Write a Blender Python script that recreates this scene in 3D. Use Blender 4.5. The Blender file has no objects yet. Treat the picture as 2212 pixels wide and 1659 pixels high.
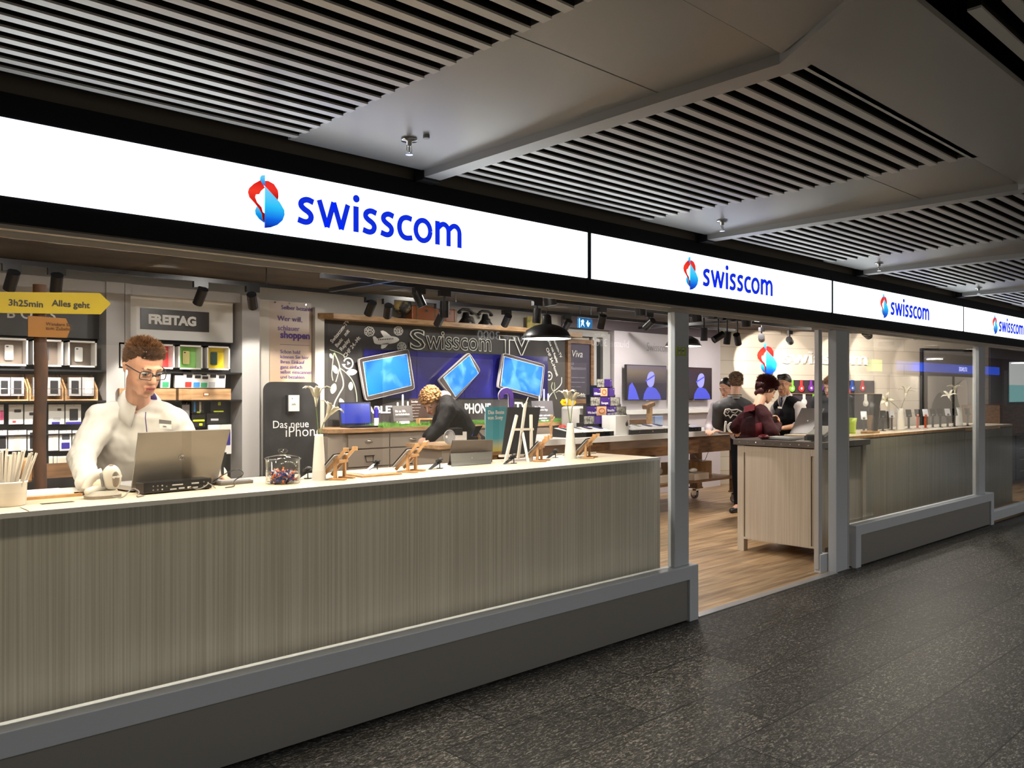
import bpy, bmesh, math, random
from mathutils import Matrix, Vector, Euler
random.seed(7)
PI = math.pi
SC = bpy.context.scene
COL = SC.collection
# ------------------------------------------------------------------ camera, exposure, world
CF, CCX, CHY, CH, CD = 1785., 1106., 850., 1.55, 3.33      # focal length in px, optical centre, horizon row, eye height, distance to the facade
CA = math.atan((3030 - CCX) / CF)
cam_d = bpy.data.cameras.new('camera'); cam = bpy.data.objects.new('camera', cam_d); COL.objects.link(cam)
cam.location = (0, -CD, CH); cam.rotation_euler = (PI / 2, 0, CA - PI / 2)
cam_d.sensor_width = 36; cam_d.lens = 36 * CF / 2212; cam_d.shift_y = (CHY - 829.5) / 2212; cam_d.clip_start = .05
SC.camera = cam
SC.view_settings.view_transform = 'Standard'; SC.view_settings.look = 'None'
SC.view_settings.exposure = 0.12; SC.view_settings.gamma = 1; SC.view_settings.use_curve_mapping = False
w = bpy.data.worlds.new('world'); SC.world = w; w.use_nodes = True
w.node_tree.nodes['Background'].inputs[0].default_value = (.8, .9, 1, 1)
w.node_tree.nodes['Background'].inputs[1].default_value = .25

SC.cycles.max_bounces = 8; SC.cycles.diffuse_bounces = 4; SC.cycles.glossy_bounces = 4; SC.cycles.transparent_max_bounces = 16; SC.cycles.caustics_reflective = False; SC.cycles.caustics_refractive = False

def ray(x, y):
    u = (x - CCX) / CF
    return (math.cos(CA) + u * math.sin(CA), math.sin(CA) - u * math.cos(CA), -(y - CHY) / CF)
def at(x, y, Y):                     # point seen at photo position (x, y) that lies on the vertical plane Y
    d = ray(x, y); t = (Y + CD) / d[1]; return Vector((d[0] * t, Y, CH + d[2] * t))
def atz(x, y, z):                    # ... that lies on the level z
    d = ray(x, y); t = (z - CH) / d[2]; return Vector((d[0] * t, d[1] * t - CD, z))
def atd(x, y, t):                    # ... at depth t
    d = ray(x, y); return Vector((d[0] * t, d[1] * t - CD, CH + d[2] * t))

# ------------------------------------------------------------------ materials
MATS = {}
def mat(name, c=(.8, .8, .8), rough=.5, metal=0., emit=0., spec=.5, alpha=1., trans=0., coat=0.):
    if name in MATS: return MATS[name]
    m = bpy.data.materials.new(name); m.use_nodes = True; MATS[name] = m
    b = m.node_tree.nodes['Principled BSDF']
    b.inputs['Base Color'].default_value = (*c, 1); b.inputs['Roughness'].default_value = rough
    b.inputs['Metallic'].default_value = metal; b.inputs['Specular IOR Level'].default_value = spec
    b.inputs['Coat Weight'].default_value = coat
    if emit: b.inputs['Emission Color'].default_value = (*c, 1); b.inputs['Emission Strength'].default_value = emit
    if trans: b.inputs['Transmission Weight'].default_value = trans
    return m
def N(m, t, **k):
    n = m.node_tree.nodes.new(t)
    for a, v in k.items():
        if a in n.inputs: n.inputs[a].default_value = v
        else: setattr(n, a, v)
    return n
def L(m, a, ao, b, bi): m.node_tree.links.new(a.outputs[ao], b.inputs[bi])
def bs(m): return m.node_tree.nodes['Principled BSDF']
def noisy(m, c1, c2, scale=(8, 8, 8), detail=4, lo=.35, hi=.65, bump=0., rough=None, dist=0., coord='Object', c3=None):
    """noise between two colours, stretched by scale, with an optional bump"""
    tc = N(m, 'ShaderNodeTexCoord'); mp = N(m, 'ShaderNodeMapping'); mp.inputs['Scale'].default_value = scale
    nz = N(m, 'ShaderNodeTexNoise'); nz.inputs['Scale'].default_value = 1; nz.inputs['Detail'].default_value = detail
    nz.inputs['Distortion'].default_value = dist
    rp = N(m, 'ShaderNodeValToRGB'); e = rp.color_ramp.elements
    e[0].position = lo; e[0].color = (*c1, 1); e[1].position = hi; e[1].color = (*c2, 1)
    if c3: q = e.new((lo + hi) / 2); q.color = (*c3, 1)
    L(m, tc, coord, mp, 0); L(m, mp, 0, nz, 0); L(m, nz, 0, rp, 0); L(m, rp, 0, bs(m), 'Base Color')
    if bump:
        bp = N(m, 'ShaderNodeBump'); bp.inputs['Strength'].default_value = bump; bp.inputs['Distance'].default_value = .01
        L(m, nz, 0, bp, 'Height'); L(m, bp, 0, bs(m), 'Normal')
    return m
white = mat('white', (.8, .79, .76), .45)
white2 = mat('white_gloss', (.82, .81, .79), .2)
black = mat('black', (.012, .012, .013), .4)
blackm = mat('black_metal', (.014, .014, .016), .32, .3)
blackgl = mat('black_gloss', (.008, .008, .009), .08)
dark = mat('dark_frame', (.006, .007, .010), .6, spec=.15)
alu = mat('aluminium_grey', (.50, .54, .60), .45, .1)
alul = mat('aluminium_light', (.5, .51, .53), .35, .5)
steel = mat('brushed_steel', (.27, .265, .255), .42, .45)
chrome = mat('chrome', (.8, .8, .8), .12, 1)
slatm = mat('ceiling_slat', (.62, .61, .58), .33, .35)
panelm = mat('ceiling_panel_grey', (.42, .41, .39), .33, .3)
voidm = mat('dark_void', (.012, .011, .010), .9)
cream = mat('cream_laminate', (.55, .52, .47), .45)
greyl = mat('grey_laminate', (.42, .41, .405), .4)
purple = mat('purple', (.065, .025, .20), .4)
orange = mat('leather_brown', (.30, .085, .02), .35)
chalk = mat('chalk_white', (.75, .75, .72), .9)
chalkg = mat('chalk_green', (.55, .62, .42), .9)
board = noisy(mat('chalkboard', rough=.62), (.02, .018, .018), (.045, .04, .038), (3, 3, 1.2), 6)
oak = noisy(mat('oak', rough=.45), (.30, .165, .07), (.50, .31, .155), (6, 30, 30), 5, bump=.05)
oakd = noisy(mat('oak_dark', rough=.5), (.13, .065, .03), (.24, .125, .055), (5, 28, 28), 5, bump=.08)
bamboo = noisy(mat('bamboo', rough=.4), (.36, .19, .075), (.52, .31, .14), (20, 20, 4), 4)
bark = noisy(mat('bark_brown', rough=.7), (.035, .014, .006), (.12, .05, .022), (14, 14, 5), 6, bump=.4)
ctop = noisy(mat('worktop_beige', rough=.35), (.60, .50, .37), (.70, .61, .48), (4, 30, 10), 4)
linen = noisy(mat('striped_laminate', rough=.5), (.56, .52, .43), (.74, .70, .60), (115, 115, .55), 3, .38, .62, bump=.04, dist=.25)
linen2 = noisy(mat('pale_wood_cabinet', rough=.5), (.52, .45, .36), (.62, .56, .47), (70, 70, .9), 3, .36, .66, dist=.6)
planks = mat('wall_planks', (.62, .56, .47), .5)
concr = noisy(mat('rough_concrete', rough=.9), (.045, .037, .03), (.15, .125, .10), (1.1, 1.6, 2), 7, .3, .7, bump=.5)
grassm = noisy(mat('fake_grass', rough=.8), (.06, .16, .02), (.16, .36, .05), (60, 60, 60), 3)
skin = mat('skin', (.62, .36, .26), .5); skind = mat('skin_tan', (.42, .22, .14), .5)
# floor stone: rows parallel to the shop front, speckled dark gneiss
def floor_stone():
    m = mat('floor_stone', rough=.3); tc = N(m, 'ShaderNodeTexCoord')
    sep = N(m, 'ShaderNodeSeparateXYZ'); L(m, tc, 'Object', sep, 0)
    cmb = N(m, 'ShaderNodeMapping'); L(m, tc, 'Object', cmb, 0)
    cmb.inputs['Location'].default_value = (.35, .085, 0)
    br = N(m, 'ShaderNodeTexBrick'); br.offset = .37; br.offset_frequency = 2; br.inputs['Scale'].default_value = 1
    br.inputs['Brick Width'].default_value = .98; br.inputs['Row Height'].default_value = .41
    br.inputs['Mortar Size'].default_value = .0042; br.inputs['Mortar Smooth'].default_value = .2; br.inputs['Bias'].default_value = 0
    br.inputs['Color1'].default_value = (.75, .75, .75, 1); br.inputs['Color2'].default_value = (1.25, 1.2, 1.15, 1); br.inputs['Mortar'].default_value = (.05, .05, .05, 1)
    L(m, cmb, 0, br, 0)
    mp = N(m, 'ShaderNodeMapping'); mp.inputs['Scale'].default_value = (34, 85, 1); mp.inputs['Rotation'].default_value = (0, 0, .5); L(m, tc, 'Object', mp, 0)
    n1 = N(m, 'ShaderNodeTexNoise'); n1.inputs['Scale'].default_value = 1; n1.inputs['Detail'].default_value = 5; n1.inputs['Roughness'].default_value = .7; L(m, mp, 0, n1, 0)
    n1.inputs['Distortion'].default_value = 1.2
    r1 = N(m, 'ShaderNodeValToRGB'); e = r1.color_ramp.elements
    e[0].position = .40; e[0].color = (.006, .006, .006, 1); e[1].position = .66; e[1].color = (.25, .24, .22, 1); q = e.new(.53); q.color = (.035, .035, .033, 1)
    L(m, n1, 0, r1, 0)
    n2 = N(m, 'ShaderNodeTexNoise'); n2.inputs['Scale'].default_value = 1.3; n2.inputs['Detail'].default_value = 3; L(m, tc, 'Object', n2, 0)
    r2 = N(m, 'ShaderNodeMapRange'); r2.inputs['To Min'].default_value = .7; r2.inputs['To Max'].default_value = 1.3; L(m, n2, 0, r2, 0)
    a = N(m, 'ShaderNodeMix', data_type='RGBA', blend_type='MULTIPLY'); a.inputs[0].default_value = 1
    L(m, r1, 0, a, 6); L(m, br, 0, a, 7)
    b = N(m, 'ShaderNodeMix', data_type='RGBA', blend_type='MULTIPLY'); b.inputs[0].default_value = 1
    L(m, a, 2, b, 6); L(m, r2, 0, b, 7); L(m, b, 2, bs(m), 'Base Color')
    r3 = N(m, 'ShaderNodeMapRange'); bs(m).inputs['Specular IOR Level'].default_value = .28; r3.inputs['To Min'].default_value = .38; r3.inputs['To Max'].default_value = .65; L(m, n1, 0, r3, 0); L(m, r3, 0, bs(m), 'Roughness')
    bp = N(m, 'ShaderNodeBump'); bp.inputs['Strength'].default_value = .12; bp.inputs['Distance'].default_value = .004; L(m, br, 'Fac', bp, 'Height'); bp.invert = True; L(m, bp, 0, bs(m), 'Normal')
    return m
def floor_wood():
    m = mat('floor_wood', rough=.42); tc = N(m, 'ShaderNodeTexCoord'); rot = N(m, 'ShaderNodeMapping'); L(m, tc, 'Object', rot, 0)
    br = N(m, 'ShaderNodeTexBrick'); br.offset = .43; br.inputs['Scale'].default_value = 1
    br.inputs['Brick Width'].default_value = 1.2; br.inputs['Row Height'].default_value = .16; br.inputs['Mortar Size'].default_value = .0015
    br.inputs['Color1'].default_value = (.8, .8, .8, 1); br.inputs['Color2'].default_value = (1.15, 1.12, 1.08, 1); br.inputs['Mortar'].default_value = (.45, .4, .35, 1)
    L(m, rot, 0, br, 0)
    mp = N(m, 'ShaderNodeMapping'); mp.inputs['Scale'].default_value = (1.6, 22, 1); L(m, tc, 'Object', mp, 0)
    n1 = N(m, 'ShaderNodeTexNoise'); n1.inputs['Scale'].default_value = 1; n1.inputs['Detail'].default_value = 6; n1.inputs['Distortion'].default_value = .5; L(m, mp, 0, n1, 0)
    r1 = N(m, 'ShaderNodeValToRGB'); e = r1.color_ramp.elements
    e[0].position = .3; e[0].color = (.20, .115, .055, 1); e[1].position = .66; e[1].color = (.47, .33, .19, 1); L(m, n1, 0, r1, 0)
    a = N(m, 'ShaderNodeMix', data_type='RGBA', blend_type='MULTIPLY'); a.inputs[0].default_value = 1; L(m, r1, 0, a, 6); L(m, br, 0, a, 7); L(m, a, 2, bs(m), 'Base Color')
    return m
def glass_mat(name='window_glass', tint=(.965, .975, .972), rf=1.):
    m = bpy.data.materials.new(name); m.use_nodes = True; MATS[name] = m; nt = m.node_tree; nt.nodes.remove(bs(m)); o = nt.nodes['Material Output']
    tr = N(m, 'ShaderNodeBsdfTransparent'); tr.inputs[0].default_value = (*tint, 1); gl = N(m, 'ShaderNodeBsdfGlossy'); gl.inputs['Roughness'].default_value = 0
    fr = N(m, 'ShaderNodeLayerWeight'); fr.inputs[0].default_value = .5; mx = N(m, 'ShaderNodeMixShader')
    pw = N(m, 'ShaderNodeMath', operation='POWER'); pw.inputs[1].default_value = 5; L(m, fr, 'Facing', pw, 0)
    mu = N(m, 'ShaderNodeMath', operation='MULTIPLY_ADD'); mu.inputs[1].default_value = .9 * rf; mu.inputs[2].default_value = .022 * rf
    L(m, pw, 0, mu, 0); L(m, mu, 0, mx, 0); L(m, tr, 0, mx, 1); L(m, gl, 0, mx, 2); L(m, mx, 0, o, 0); return m
glass = glass_mat()
clear = glass_mat('clear_glass', (.96, .97, .96), 1.6)
def gradient(name, stops, axis='Z', lo=0., hi=1., emit=0., rough=.4):
    """colour that runs along one axis of the part, as printed on it"""
    m = mat(name, rough=rough); tc = N(m, 'ShaderNodeTexCoord'); s = N(m, 'ShaderNodeSeparateXYZ'); L(m, tc, 'Object', s, 0)
    r = N(m, 'ShaderNodeMapRange'); r.inputs['From Min'].default_value = lo; r.inputs['From Max'].default_value = hi
    L(m, s, axis, r, 0); c = N(m, 'ShaderNodeValToRGB'); e = c.color_ramp.elements
    e[0].position = stops[0][0]; e[0].color = (*stops[0][1], 1); e[1].position = stops[-1][0]; e[1].color = (*stops[-1][1], 1)
    for p, k in stops[1:-1]: q = e.new(p); q.color = (*k, 1)
    L(m, r, 0, c, 0); L(m, c, 0, bs(m), 'Base Color')
    if emit: L(m, c, 0, bs(m), 'Emission Color'); bs(m).inputs['Emission Strength'].default_value = emit
    return m

# ------------------------------------------------------------------ mesh builder
class MB:
    def __init__(s): s.v = []; s.f = []; s.m = []; s.mats = []; s.sm = []; s.T = Matrix.Identity(4); s.cur = 0
    def use(s, m):
        if m not in s.mats: s.mats.append(m)
        s.cur = s.mats.index(m); return s
    def at(s, loc=(0, 0, 0), rot=(0, 0, 0), sc=1): s.T = Matrix.Translation(loc) @ Euler(rot).to_matrix().to_4x4() @ Matrix.Scale(sc, 4); return s
    def raw(s, vs, fs, smooth=False):
        n = len(s.v); s.v += [tuple(s.T @ Vector(p)) for p in vs]
        for f in fs: s.f.append(tuple(i + n for i in f)); s.m.append(s.cur); s.sm.append(smooth)
        return s
    def box(s, x0, x1, y0, y1, z0, z1, b=0):
        if b:
            b = min(b, (x1 - x0) / 2.01, (y1 - y0) / 2.01, (z1 - z0) / 2.01); bm = bmesh.new(); bmesh.ops.create_cube(bm, size=1)
            for q in bm.verts: q.co = ((x0 + x1) / 2 + q.co.x * (x1 - x0), (y0 + y1) / 2 + q.co.y * (y1 - y0), (z0 + z1) / 2 + q.co.z * (z1 - z0))
            bmesh.ops.bevel(bm, geom=bm.edges[:], offset=b, segments=2, affect='EDGES', profile=.5); return s.bm(bm)
        return s.raw([(x, y, z) for x in (x0, x1) for y in (y0, y1) for z in (z0, z1)], [(0, 1, 3, 2), (4, 6, 7, 5), (0, 4, 5, 1), (2, 3, 7, 6), (0, 2, 6, 4), (1, 5, 7, 3)])
    def bm(s, bm, smooth=False):
        bm.verts.ensure_lookup_table(); bm.verts.index_update()
        s.raw([tuple(q.co) for q in bm.verts], [tuple(q.index for q in f.verts) for f in bm.faces], smooth); bm.free(); return s
    def cyl(s, a, b, r, r2=None, n=16, cap=True):
        a = Vector(a); b = Vector(b); r2 = r if r2 is None else r2; d = (b - a).normalized()
        u = d.orthogonal().normalized(); w = d.cross(u); vs = []
        for p, rr in ((a, r), (b, r2)):
            for i in range(n): t = 2 * PI * i / n; vs.append(p + (u * math.cos(t) + w * math.sin(t)) * rr)
        s.raw(vs, [(i, (i + 1) % n, n + (i + 1) % n, n + i) for i in range(n)], True)
        if cap: s.raw(vs[:n], [tuple(range(n - 1, -1, -1))]); s.raw(vs[n:], [tuple(range(n))])
        return s
    def tube(s, pts, r, n=8, closed=False):
        pts = [Vector(p) for p in pts]; k = len(pts); rs = r if isinstance(r, (list, tuple)) else [r] * k; vs = []; pu = None
        for i, p in enumerate(pts):
            d = (pts[(i + 1) % k] - pts[i - 1]) if closed else (pts[min(i + 1, k - 1)] - pts[max(i - 1, 0)])
            d = d.normalized() if d.length > 1e-9 else Vector((0, 0, 1))
            if pu is None: pu = d.orthogonal()
            pu = (pu - d * pu.dot(d)); pu = pu.normalized() if pu.length > 1e-6 else d.orthogonal().normalized()
            w = d.cross(pu)
            for j in range(n): t = 2 * PI * j / n; vs.append(p + (pu * math.cos(t) + w * math.sin(t)) * rs[i])
        fs = [(i * n + j, i * n + (j + 1) % n, ((i + 1) % k) * n + (j + 1) % n, ((i + 1) % k) * n + j) for i in range(k if closed else k - 1) for j in range(n)]
        s.raw(vs, fs, True)
        if not closed: s.raw(vs[:n], [tuple(range(n - 1, -1, -1))]); s.raw(vs[-n:], [tuple(range(n))])
        return s
    def lathe(s, prof, c=(0, 0, 0), n=32, close=True):
        vs = []; k = len(prof)
        for r, z in prof:
            for i in range(n): t = 2 * PI * i / n; vs.append((c[0] + r * math.cos(t), c[1] + r * math.sin(t), c[2] + z))
        s.raw(vs, [(i * n + j, i * n + (j + 1) % n, (i + 1) * n + (j + 1) % n, (i + 1) * n + j) for i in range(k - 1) for j in range(n)], True)
        if close: s.raw(vs[:n], [tuple(range(n - 1, -1, -1))]); s.raw(vs[-n:], [tuple(range(n))])
        return s
    def ball(s, c, r, n=12, m=8):
        rx, ry, rz = r if isinstance(r, (tuple, list)) else (r, r, r)
        bm = bmesh.new(); bmesh.ops.create_uvsphere(bm, u_segments=n, v_segments=m, radius=1)
        for q in bm.verts: q.co = (c[0] + q.co.x * rx, c[1] + q.co.y * ry, c[2] + q.co.z * rz)
        return s.bm(bm, True)
    def prism(s, pts, y0, y1):               # outline in X-Z, thickness along Y
        n = len(pts); vs = [(p[0], y0, p[1]) for p in pts] + [(p[0], y1, p[1]) for p in pts]
        return s.raw(vs, [tuple(range(n)), tuple(range(2 * n - 1, n - 1, -1))] + [(i, n + i, n + (i + 1) % n, (i + 1) % n) for i in range(n)])
    def prismz(s, pts, z0, z1):              # outline in X-Y, thickness along Z
        n = len(pts); vs = [(p[0], p[1], z0) for p in pts] + [(p[0], p[1], z1) for p in pts]
        return s.raw(vs, [tuple(range(n - 1, -1, -1)), tuple(range(n, 2 * n))] + [(i, (i + 1) % n, n + (i + 1) % n, n + i) for i in range(n)])
    def ribbon(s, pts, w, y0, y1):           # flat stroke of width w along pts in X-Z
        P = [Vector(p) for p in pts]; a = []; b = []
        for i, p in enumerate(P):
            d = (P[min(i + 1, len(P) - 1)] - P[max(i - 1, 0)]); d = d.normalized() if d.length else Vector((1, 0)); nn = Vector((-d.y, d.x)) * (w[i] if isinstance(w, list) else w) / 2
            a.append(p + nn); b.append(p - nn)
        k = len(P); vs = []
        for y in (y0, y1): vs += [(q.x, y, q.y) for q in a] + [(q.x, y, q.y) for q in b]
        fs = []
        for i in range(k - 1):
            fs += [(i, i + 1, k + i + 1, k + i), (2 * k + i, 3 * k + i, 3 * k + i + 1, 2 * k + i + 1), (i, 2 * k + i, 2 * k + i + 1, i + 1), (k + i, k + i + 1, 3 * k + i + 1, 3 * k + i)]
        fs += [(0, k, 3 * k, 2 * k), (k - 1, 3 * k - 1, 4 * k - 1, 2 * k - 1)]
        return s.raw(vs, fs)
    def hull(s, pts):
        bm = bmesh.new()
        for p in pts: bm.verts.new(p)
        r = bmesh.ops.convex_hull(bm, input=bm.verts); bmesh.ops.delete(bm, geom=[g for g in r['geom_interior'] if isinstance(g, bmesh.types.BMVert)], context='VERTS')
        return s.bm(bm, True)
    def cap(s, a, b, r, r2=None):            # tapered capsule
        r2 = r if r2 is None else r2; P = []
        bm = bmesh.new(); bmesh.ops.create_icosphere(bm, subdivisions=2, radius=1); V = [q.co.copy() for q in bm.verts]; bm.free()
        for c, rr in ((Vector(a), r), (Vector(b), r2)): P += [c + q * rr for q in V]
        return s.hull(P)
    def mesh(s, name):
        me = bpy.data.meshes.new(name); me.from_pydata(s.v, [], s.f)
        for m in s.mats: me.materials.append(m)
        me.polygons.foreach_set('material_index', s.m); me.polygons.foreach_set('use_smooth', s.sm)
        bm = bmesh.new(); bm.from_mesh(me); bmesh.ops.recalc_face_normals(bm, faces=bm.faces); bm.to_mesh(me); bm.free(); me.update(); return me
    def build(s, name, parent=None, loc=None, rot=None, m=None):
        if m is not None and not s.mats: s.mats = [m]
        o = bpy.data.objects.new(name, s.mesh(name)); COL.objects.link(o)
        if loc is not None: o.location = loc
        if rot is not None: o.rotation_euler = rot
        if parent is not None: o.parent = parent
        return o
def mb(m=None):
    s = MB()
    if m: s.use(m)
    return s
def tag(o, label, cat, group=None):
    o['label'] = label; o['category'] = cat
    if group: o['group'] = group
    return o
def thing(name, label, cat, loc=(0, 0, 0), rz=0, group=None, rot=None):
    o = bpy.data.objects.new(name, None); COL.objects.link(o); o.empty_display_size = .05
    o.location = loc; o.rotation_euler = rot if rot else (0, 0, rz); return tag(o, label, cat, group)
def struct(o): o['kind'] = 'structure'; return o
def dup(root, loc=None, rot=None, label=None, group=None, sc=None):
    def cp(o, p):
        c = o.copy(); COL.objects.link(c)
        if p is not None: c.parent = p
        for ch in o.children: cp(ch, c)
        return c
    r = cp(root, None)
    if loc is not None: r.location = loc
    if rot is not None: r.rotation_euler = rot
    if sc is not None: r.scale = (sc, sc, sc) if not isinstance(sc, tuple) else sc
    if label: r['label'] = label
    if group: r['group'] = group
    return r
def lamp(kind, name, loc, energy, color=(1, 1, 1), rot=None, target=None, **k):
    d = bpy.data.lights.new(name, kind); d.energy = energy; d.color = color
    for a, v in k.items(): setattr(d, a, v)
    o = bpy.data.objects.new(name, d); COL.objects.link(o); o.location = loc
    if target is not None: o.rotation_euler = (Vector(target) - Vector(loc)).to_track_quat('-Z', 'Y').to_euler()
    elif rot: o.rotation_euler = rot
    return o
def text(name, s, size, m, parent, loc, rot=(PI / 2, 0, 0), align='LEFT', ext=.001, bold=0., line=1.0, spacing=1., outline=0., sx=1., shear=0.):
    c = bpy.data.curves.new(name, 'FONT'); c.body = s; c.size = size; c.extrude = ext; c.align_x = align; c.offset = bold; c.space_line = line
    c.space_character = spacing; c.resolution_u = 3; c.shear = shear
    if outline: c.fill_mode = 'NONE'; c.bevel_depth = outline; c.bevel_resolution = 0; c.extrude = 0
    o = bpy.data.objects.new(name, c); COL.objects.link(o); bpy.context.view_layer.update()
    me = bpy.data.meshes.new_from_object(o.evaluated_get(bpy.context.evaluated_depsgraph_get())); me.name = name
    bpy.data.objects.remove(o); bpy.data.curves.remove(c); me.materials.clear(); me.materials.append(m)
    r = bpy.data.objects.new(name, me); COL.objects.link(r); r.location = loc; r.rotation_euler = rot; r.scale = (sx, 1, 1)
    if parent is not None: r.parent = parent
    return r
def arc(cx, cy, rx, ry, a0, a1, n=12): return [(cx + rx * math.cos(math.radians(a0 + (a1 - a0) * i / n)), cy + ry * math.sin(math.radians(a0 + (a1 - a0) * i / n))) for i in range(n + 1)]
def smooth2(pts, it=2, closed=True):         # Chaikin corner cutting
    for _ in range(it):
        q = []; n = len(pts)
        for i in range(n if closed else n - 1):
            a, b = pts[i], pts[(i + 1) % n]; q += [tuple(a[k] * .75 + b[k] * .25 for k in range(len(a))), tuple(a[k] * .25 + b[k] * .75 for k in range(len(a)))]
        pts = q if closed else [pts[0]] + q + [pts[-1]]
    return pts
def rrect(x0, x1, z0, z1, r, n=5):
    return arc(x1 - r, z1 - r, r, r, 0, 90, n) + arc(x0 + r, z1 - r, r, r, 90, 180, n) + arc(x0 + r, z0 + r, r, r, 180, 270, n) + arc(x1 - r, z0 + r, r, r, 270, 360, n)
# ------------------------------------------------------------------ the setting
WY = 4.62                                  # face of the shop's back wall
CZ = 2.66                                  # shop ceiling
stone = floor_stone(); woodf = floor_wood()
struct(mb(stone).box(-6, 34, -9, 0.0, -.1, 0).build('floor'))
struct(mb(woodf).box(-3, 33, 0.0, 5.2, -.1, 0.0).build('floor_shop'))
struct(mb(alul).box(4.84, 6.9, -.02, .05, -.01, .006).build('trim_1'))
# shop shell
struct(mb(cream).box(-3, 12.08, WY, WY + .12, 0, CZ).build('wall_back'))
struct(mb(concr).box(-3, 33, .1, 6, CZ, CZ + .1).build('ceiling_shop'))
struct(mb(cream).box(-3.1, -3, 0.1, WY, 0, CZ).build('wall_left'))
RA = math.radians(19.5); C0 = Vector((12.08, WY, 0)); RD = Vector((math.cos(RA), -math.sin(RA), 0)); RN = Vector((math.sin(RA), math.cos(RA), 0))
def wall_planks():
    m = planks; tc = N(m, 'ShaderNodeTexCoord'); br = N(m, 'ShaderNodeTexBrick'); br.offset = .35; mp = N(m, 'ShaderNodeMapping'); mp.inputs['Rotation'].default_value = (PI / 2, 0, 0)
    L(m, tc, 'Object', mp, 0); L(m, mp, 0, br, 0); br.inputs['Scale'].default_value = 1; br.inputs['Brick Width'].default_value = 2.2; br.inputs['Row Height'].default_value = .235; br.inputs['Mortar Size'].default_value = .004
    br.inputs['Color1'].default_value = (.58, .51, .42, 1); br.inputs['Color2'].default_value = (.66, .60, .51, 1); br.inputs['Mortar'].default_value = (.36, .31, .25, 1); L(m, br, 0, bs(m), 'Base Color')
wall_planks()
wr = struct(mb(planks).box(0, 6.75, 0, .12, 0, CZ).build('wall_right', loc=C0, rot=(0, 0, -RA)))
def atw(x, y, off=.02):                    # point on the plank wall
    d = Vector(ray(x, y)); c = Vector((0, -CD, CH)); p = C0 - RN * off; t = (p - c).dot(RN) / d.dot(RN); q = c + d * t; return q
def wl(x, y): q = atw(x, y, 0) - C0; return q.dot(RD), q.z   # in the wall's own coordinates
# far side of the passage
dimw = mat('passage_wall', (.22, .21, .2), .6)
struct(mb(dimw).box(-6, 34, -6.75, -6.65, 0, 2.9).build('wall_opposite'))
struct(mb(dimw).box(34, 34.1, -9, 5, 0, 2.9).build('wall_far'))
struct(mb(dimw).box(-6.1, -6, -9, .1, 0, 2.9).build('wall_near'))
# void above the slats
struct(mb(voidm).box(-6, 34, -9, .1, 2.9, 3.0).build('ceiling_void'))
# fascia
f = mb(dark).box(-3, 26, -.02, .1, 2.145, 2.238).box(-3, 26, -.02, .1, 2.512, 2.60)
for k in range(-1, 8): X = 3.70 + 3.095 * k; f.box(X - .016, X + .016, -.022, .1, 2.2, 2.55)
struct(f.build('trim_2'))
brn = mat('bulkhead_brown', (.10, .085, .07), .6)
struct(mb(brn).box(-3, 26, .0, .1, 2.60, 2.9).build('trim_3'))
struct(mb(cream).box(-3, 26, .01, .1, 2.13, 2.145).box(-3, 26, .1, .13, 2.125, 2.66).build('trim_4'))
struct(mb(mat('soffit_strip', (1, .86, .68), .5, emit=1.0)).box(-3, 6.7, .085, .10, 2.122, 2.13).box(7.2, 13, .085, .10, 2.122, 2.13).build('trim_12'))
struct(mb(cream).box(-3, 26, .052, .058, 2.106, 2.13).build('trim_13'))  # lip added to hide the glare of the soffit strip
# slatted ceiling of the passage: a slat field and a smooth panel per 2.4 m bay, divided by beams
ZS = 2.60
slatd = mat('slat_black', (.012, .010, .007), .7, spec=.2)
def bay(k):
    X = .06 + 2.4 * k
    s = mb(slatm)
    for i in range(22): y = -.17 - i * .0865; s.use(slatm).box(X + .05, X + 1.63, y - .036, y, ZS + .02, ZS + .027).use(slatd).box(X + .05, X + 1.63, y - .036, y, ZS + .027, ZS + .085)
    s.use(blackm)
    for j in range(3): s.box(X + .2 + j * .6, X + .215 + j * .6, -1.99, -.14, ZS + .075, ZS + .095)
    struct(s.build('ceiling_slats'))
    p = mb(panelm).prismz([(X + 1.64, -.09), (X + 1.64, -1.5), (X + 2.37, -1.5), (X + 2.37, -.09)], ZS + .035, ZS + .055)
    p.prismz([(X + 1.64, -1.506), (X + 1.64, -1.98), (X + 1.9, -1.98), (X + 2.37, -1.98), (X + 2.37, -1.506)], ZS + .035, ZS + .055)
    struct(p.build('ceiling_panel'))
    b = mb(panelm); b2 = [(X - .045, -.1), (X - .045, -1.98), (X - .31, -2.36), (X - .22, -2.42), (X + .05, -2.02), (X + .05, -.1)]
    b.prismz(b2, ZS - .0, ZS + .05)
    b.use(blackm).prismz([(X - .05, -.03), (X - .05, -.1), (X + .055, -.1), (X + .055, -.03)], ZS - .01, ZS + .05)
    struct(b.build('ceiling_beam'))
    q = mb(panelm).prismz([(X + .065, -2.0), (X - .2, -2.43), (X + 2.06, -2.43), (X + 2.33, -2.0)], ZS + .02, ZS + .04)
    q.prismz([(X - .33, -2.36), (X - .06, -1.98), (X - .75, -1.98), (X - .75, -2.36)], ZS + .04, ZS + .055)
    struct(q.build('ceiling_panel'))
    s = mb(slatm)
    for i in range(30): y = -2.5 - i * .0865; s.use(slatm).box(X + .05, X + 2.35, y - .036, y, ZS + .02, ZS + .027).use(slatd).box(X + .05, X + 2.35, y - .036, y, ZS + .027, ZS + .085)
    struct(s.build('ceiling_slats'))
for k in range(-1, 13): bay(k)
struct(mb(brn).box(-3, 32, -.13, -.02, ZS + .08, ZS + .13).build('ceiling_edge'))

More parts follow.
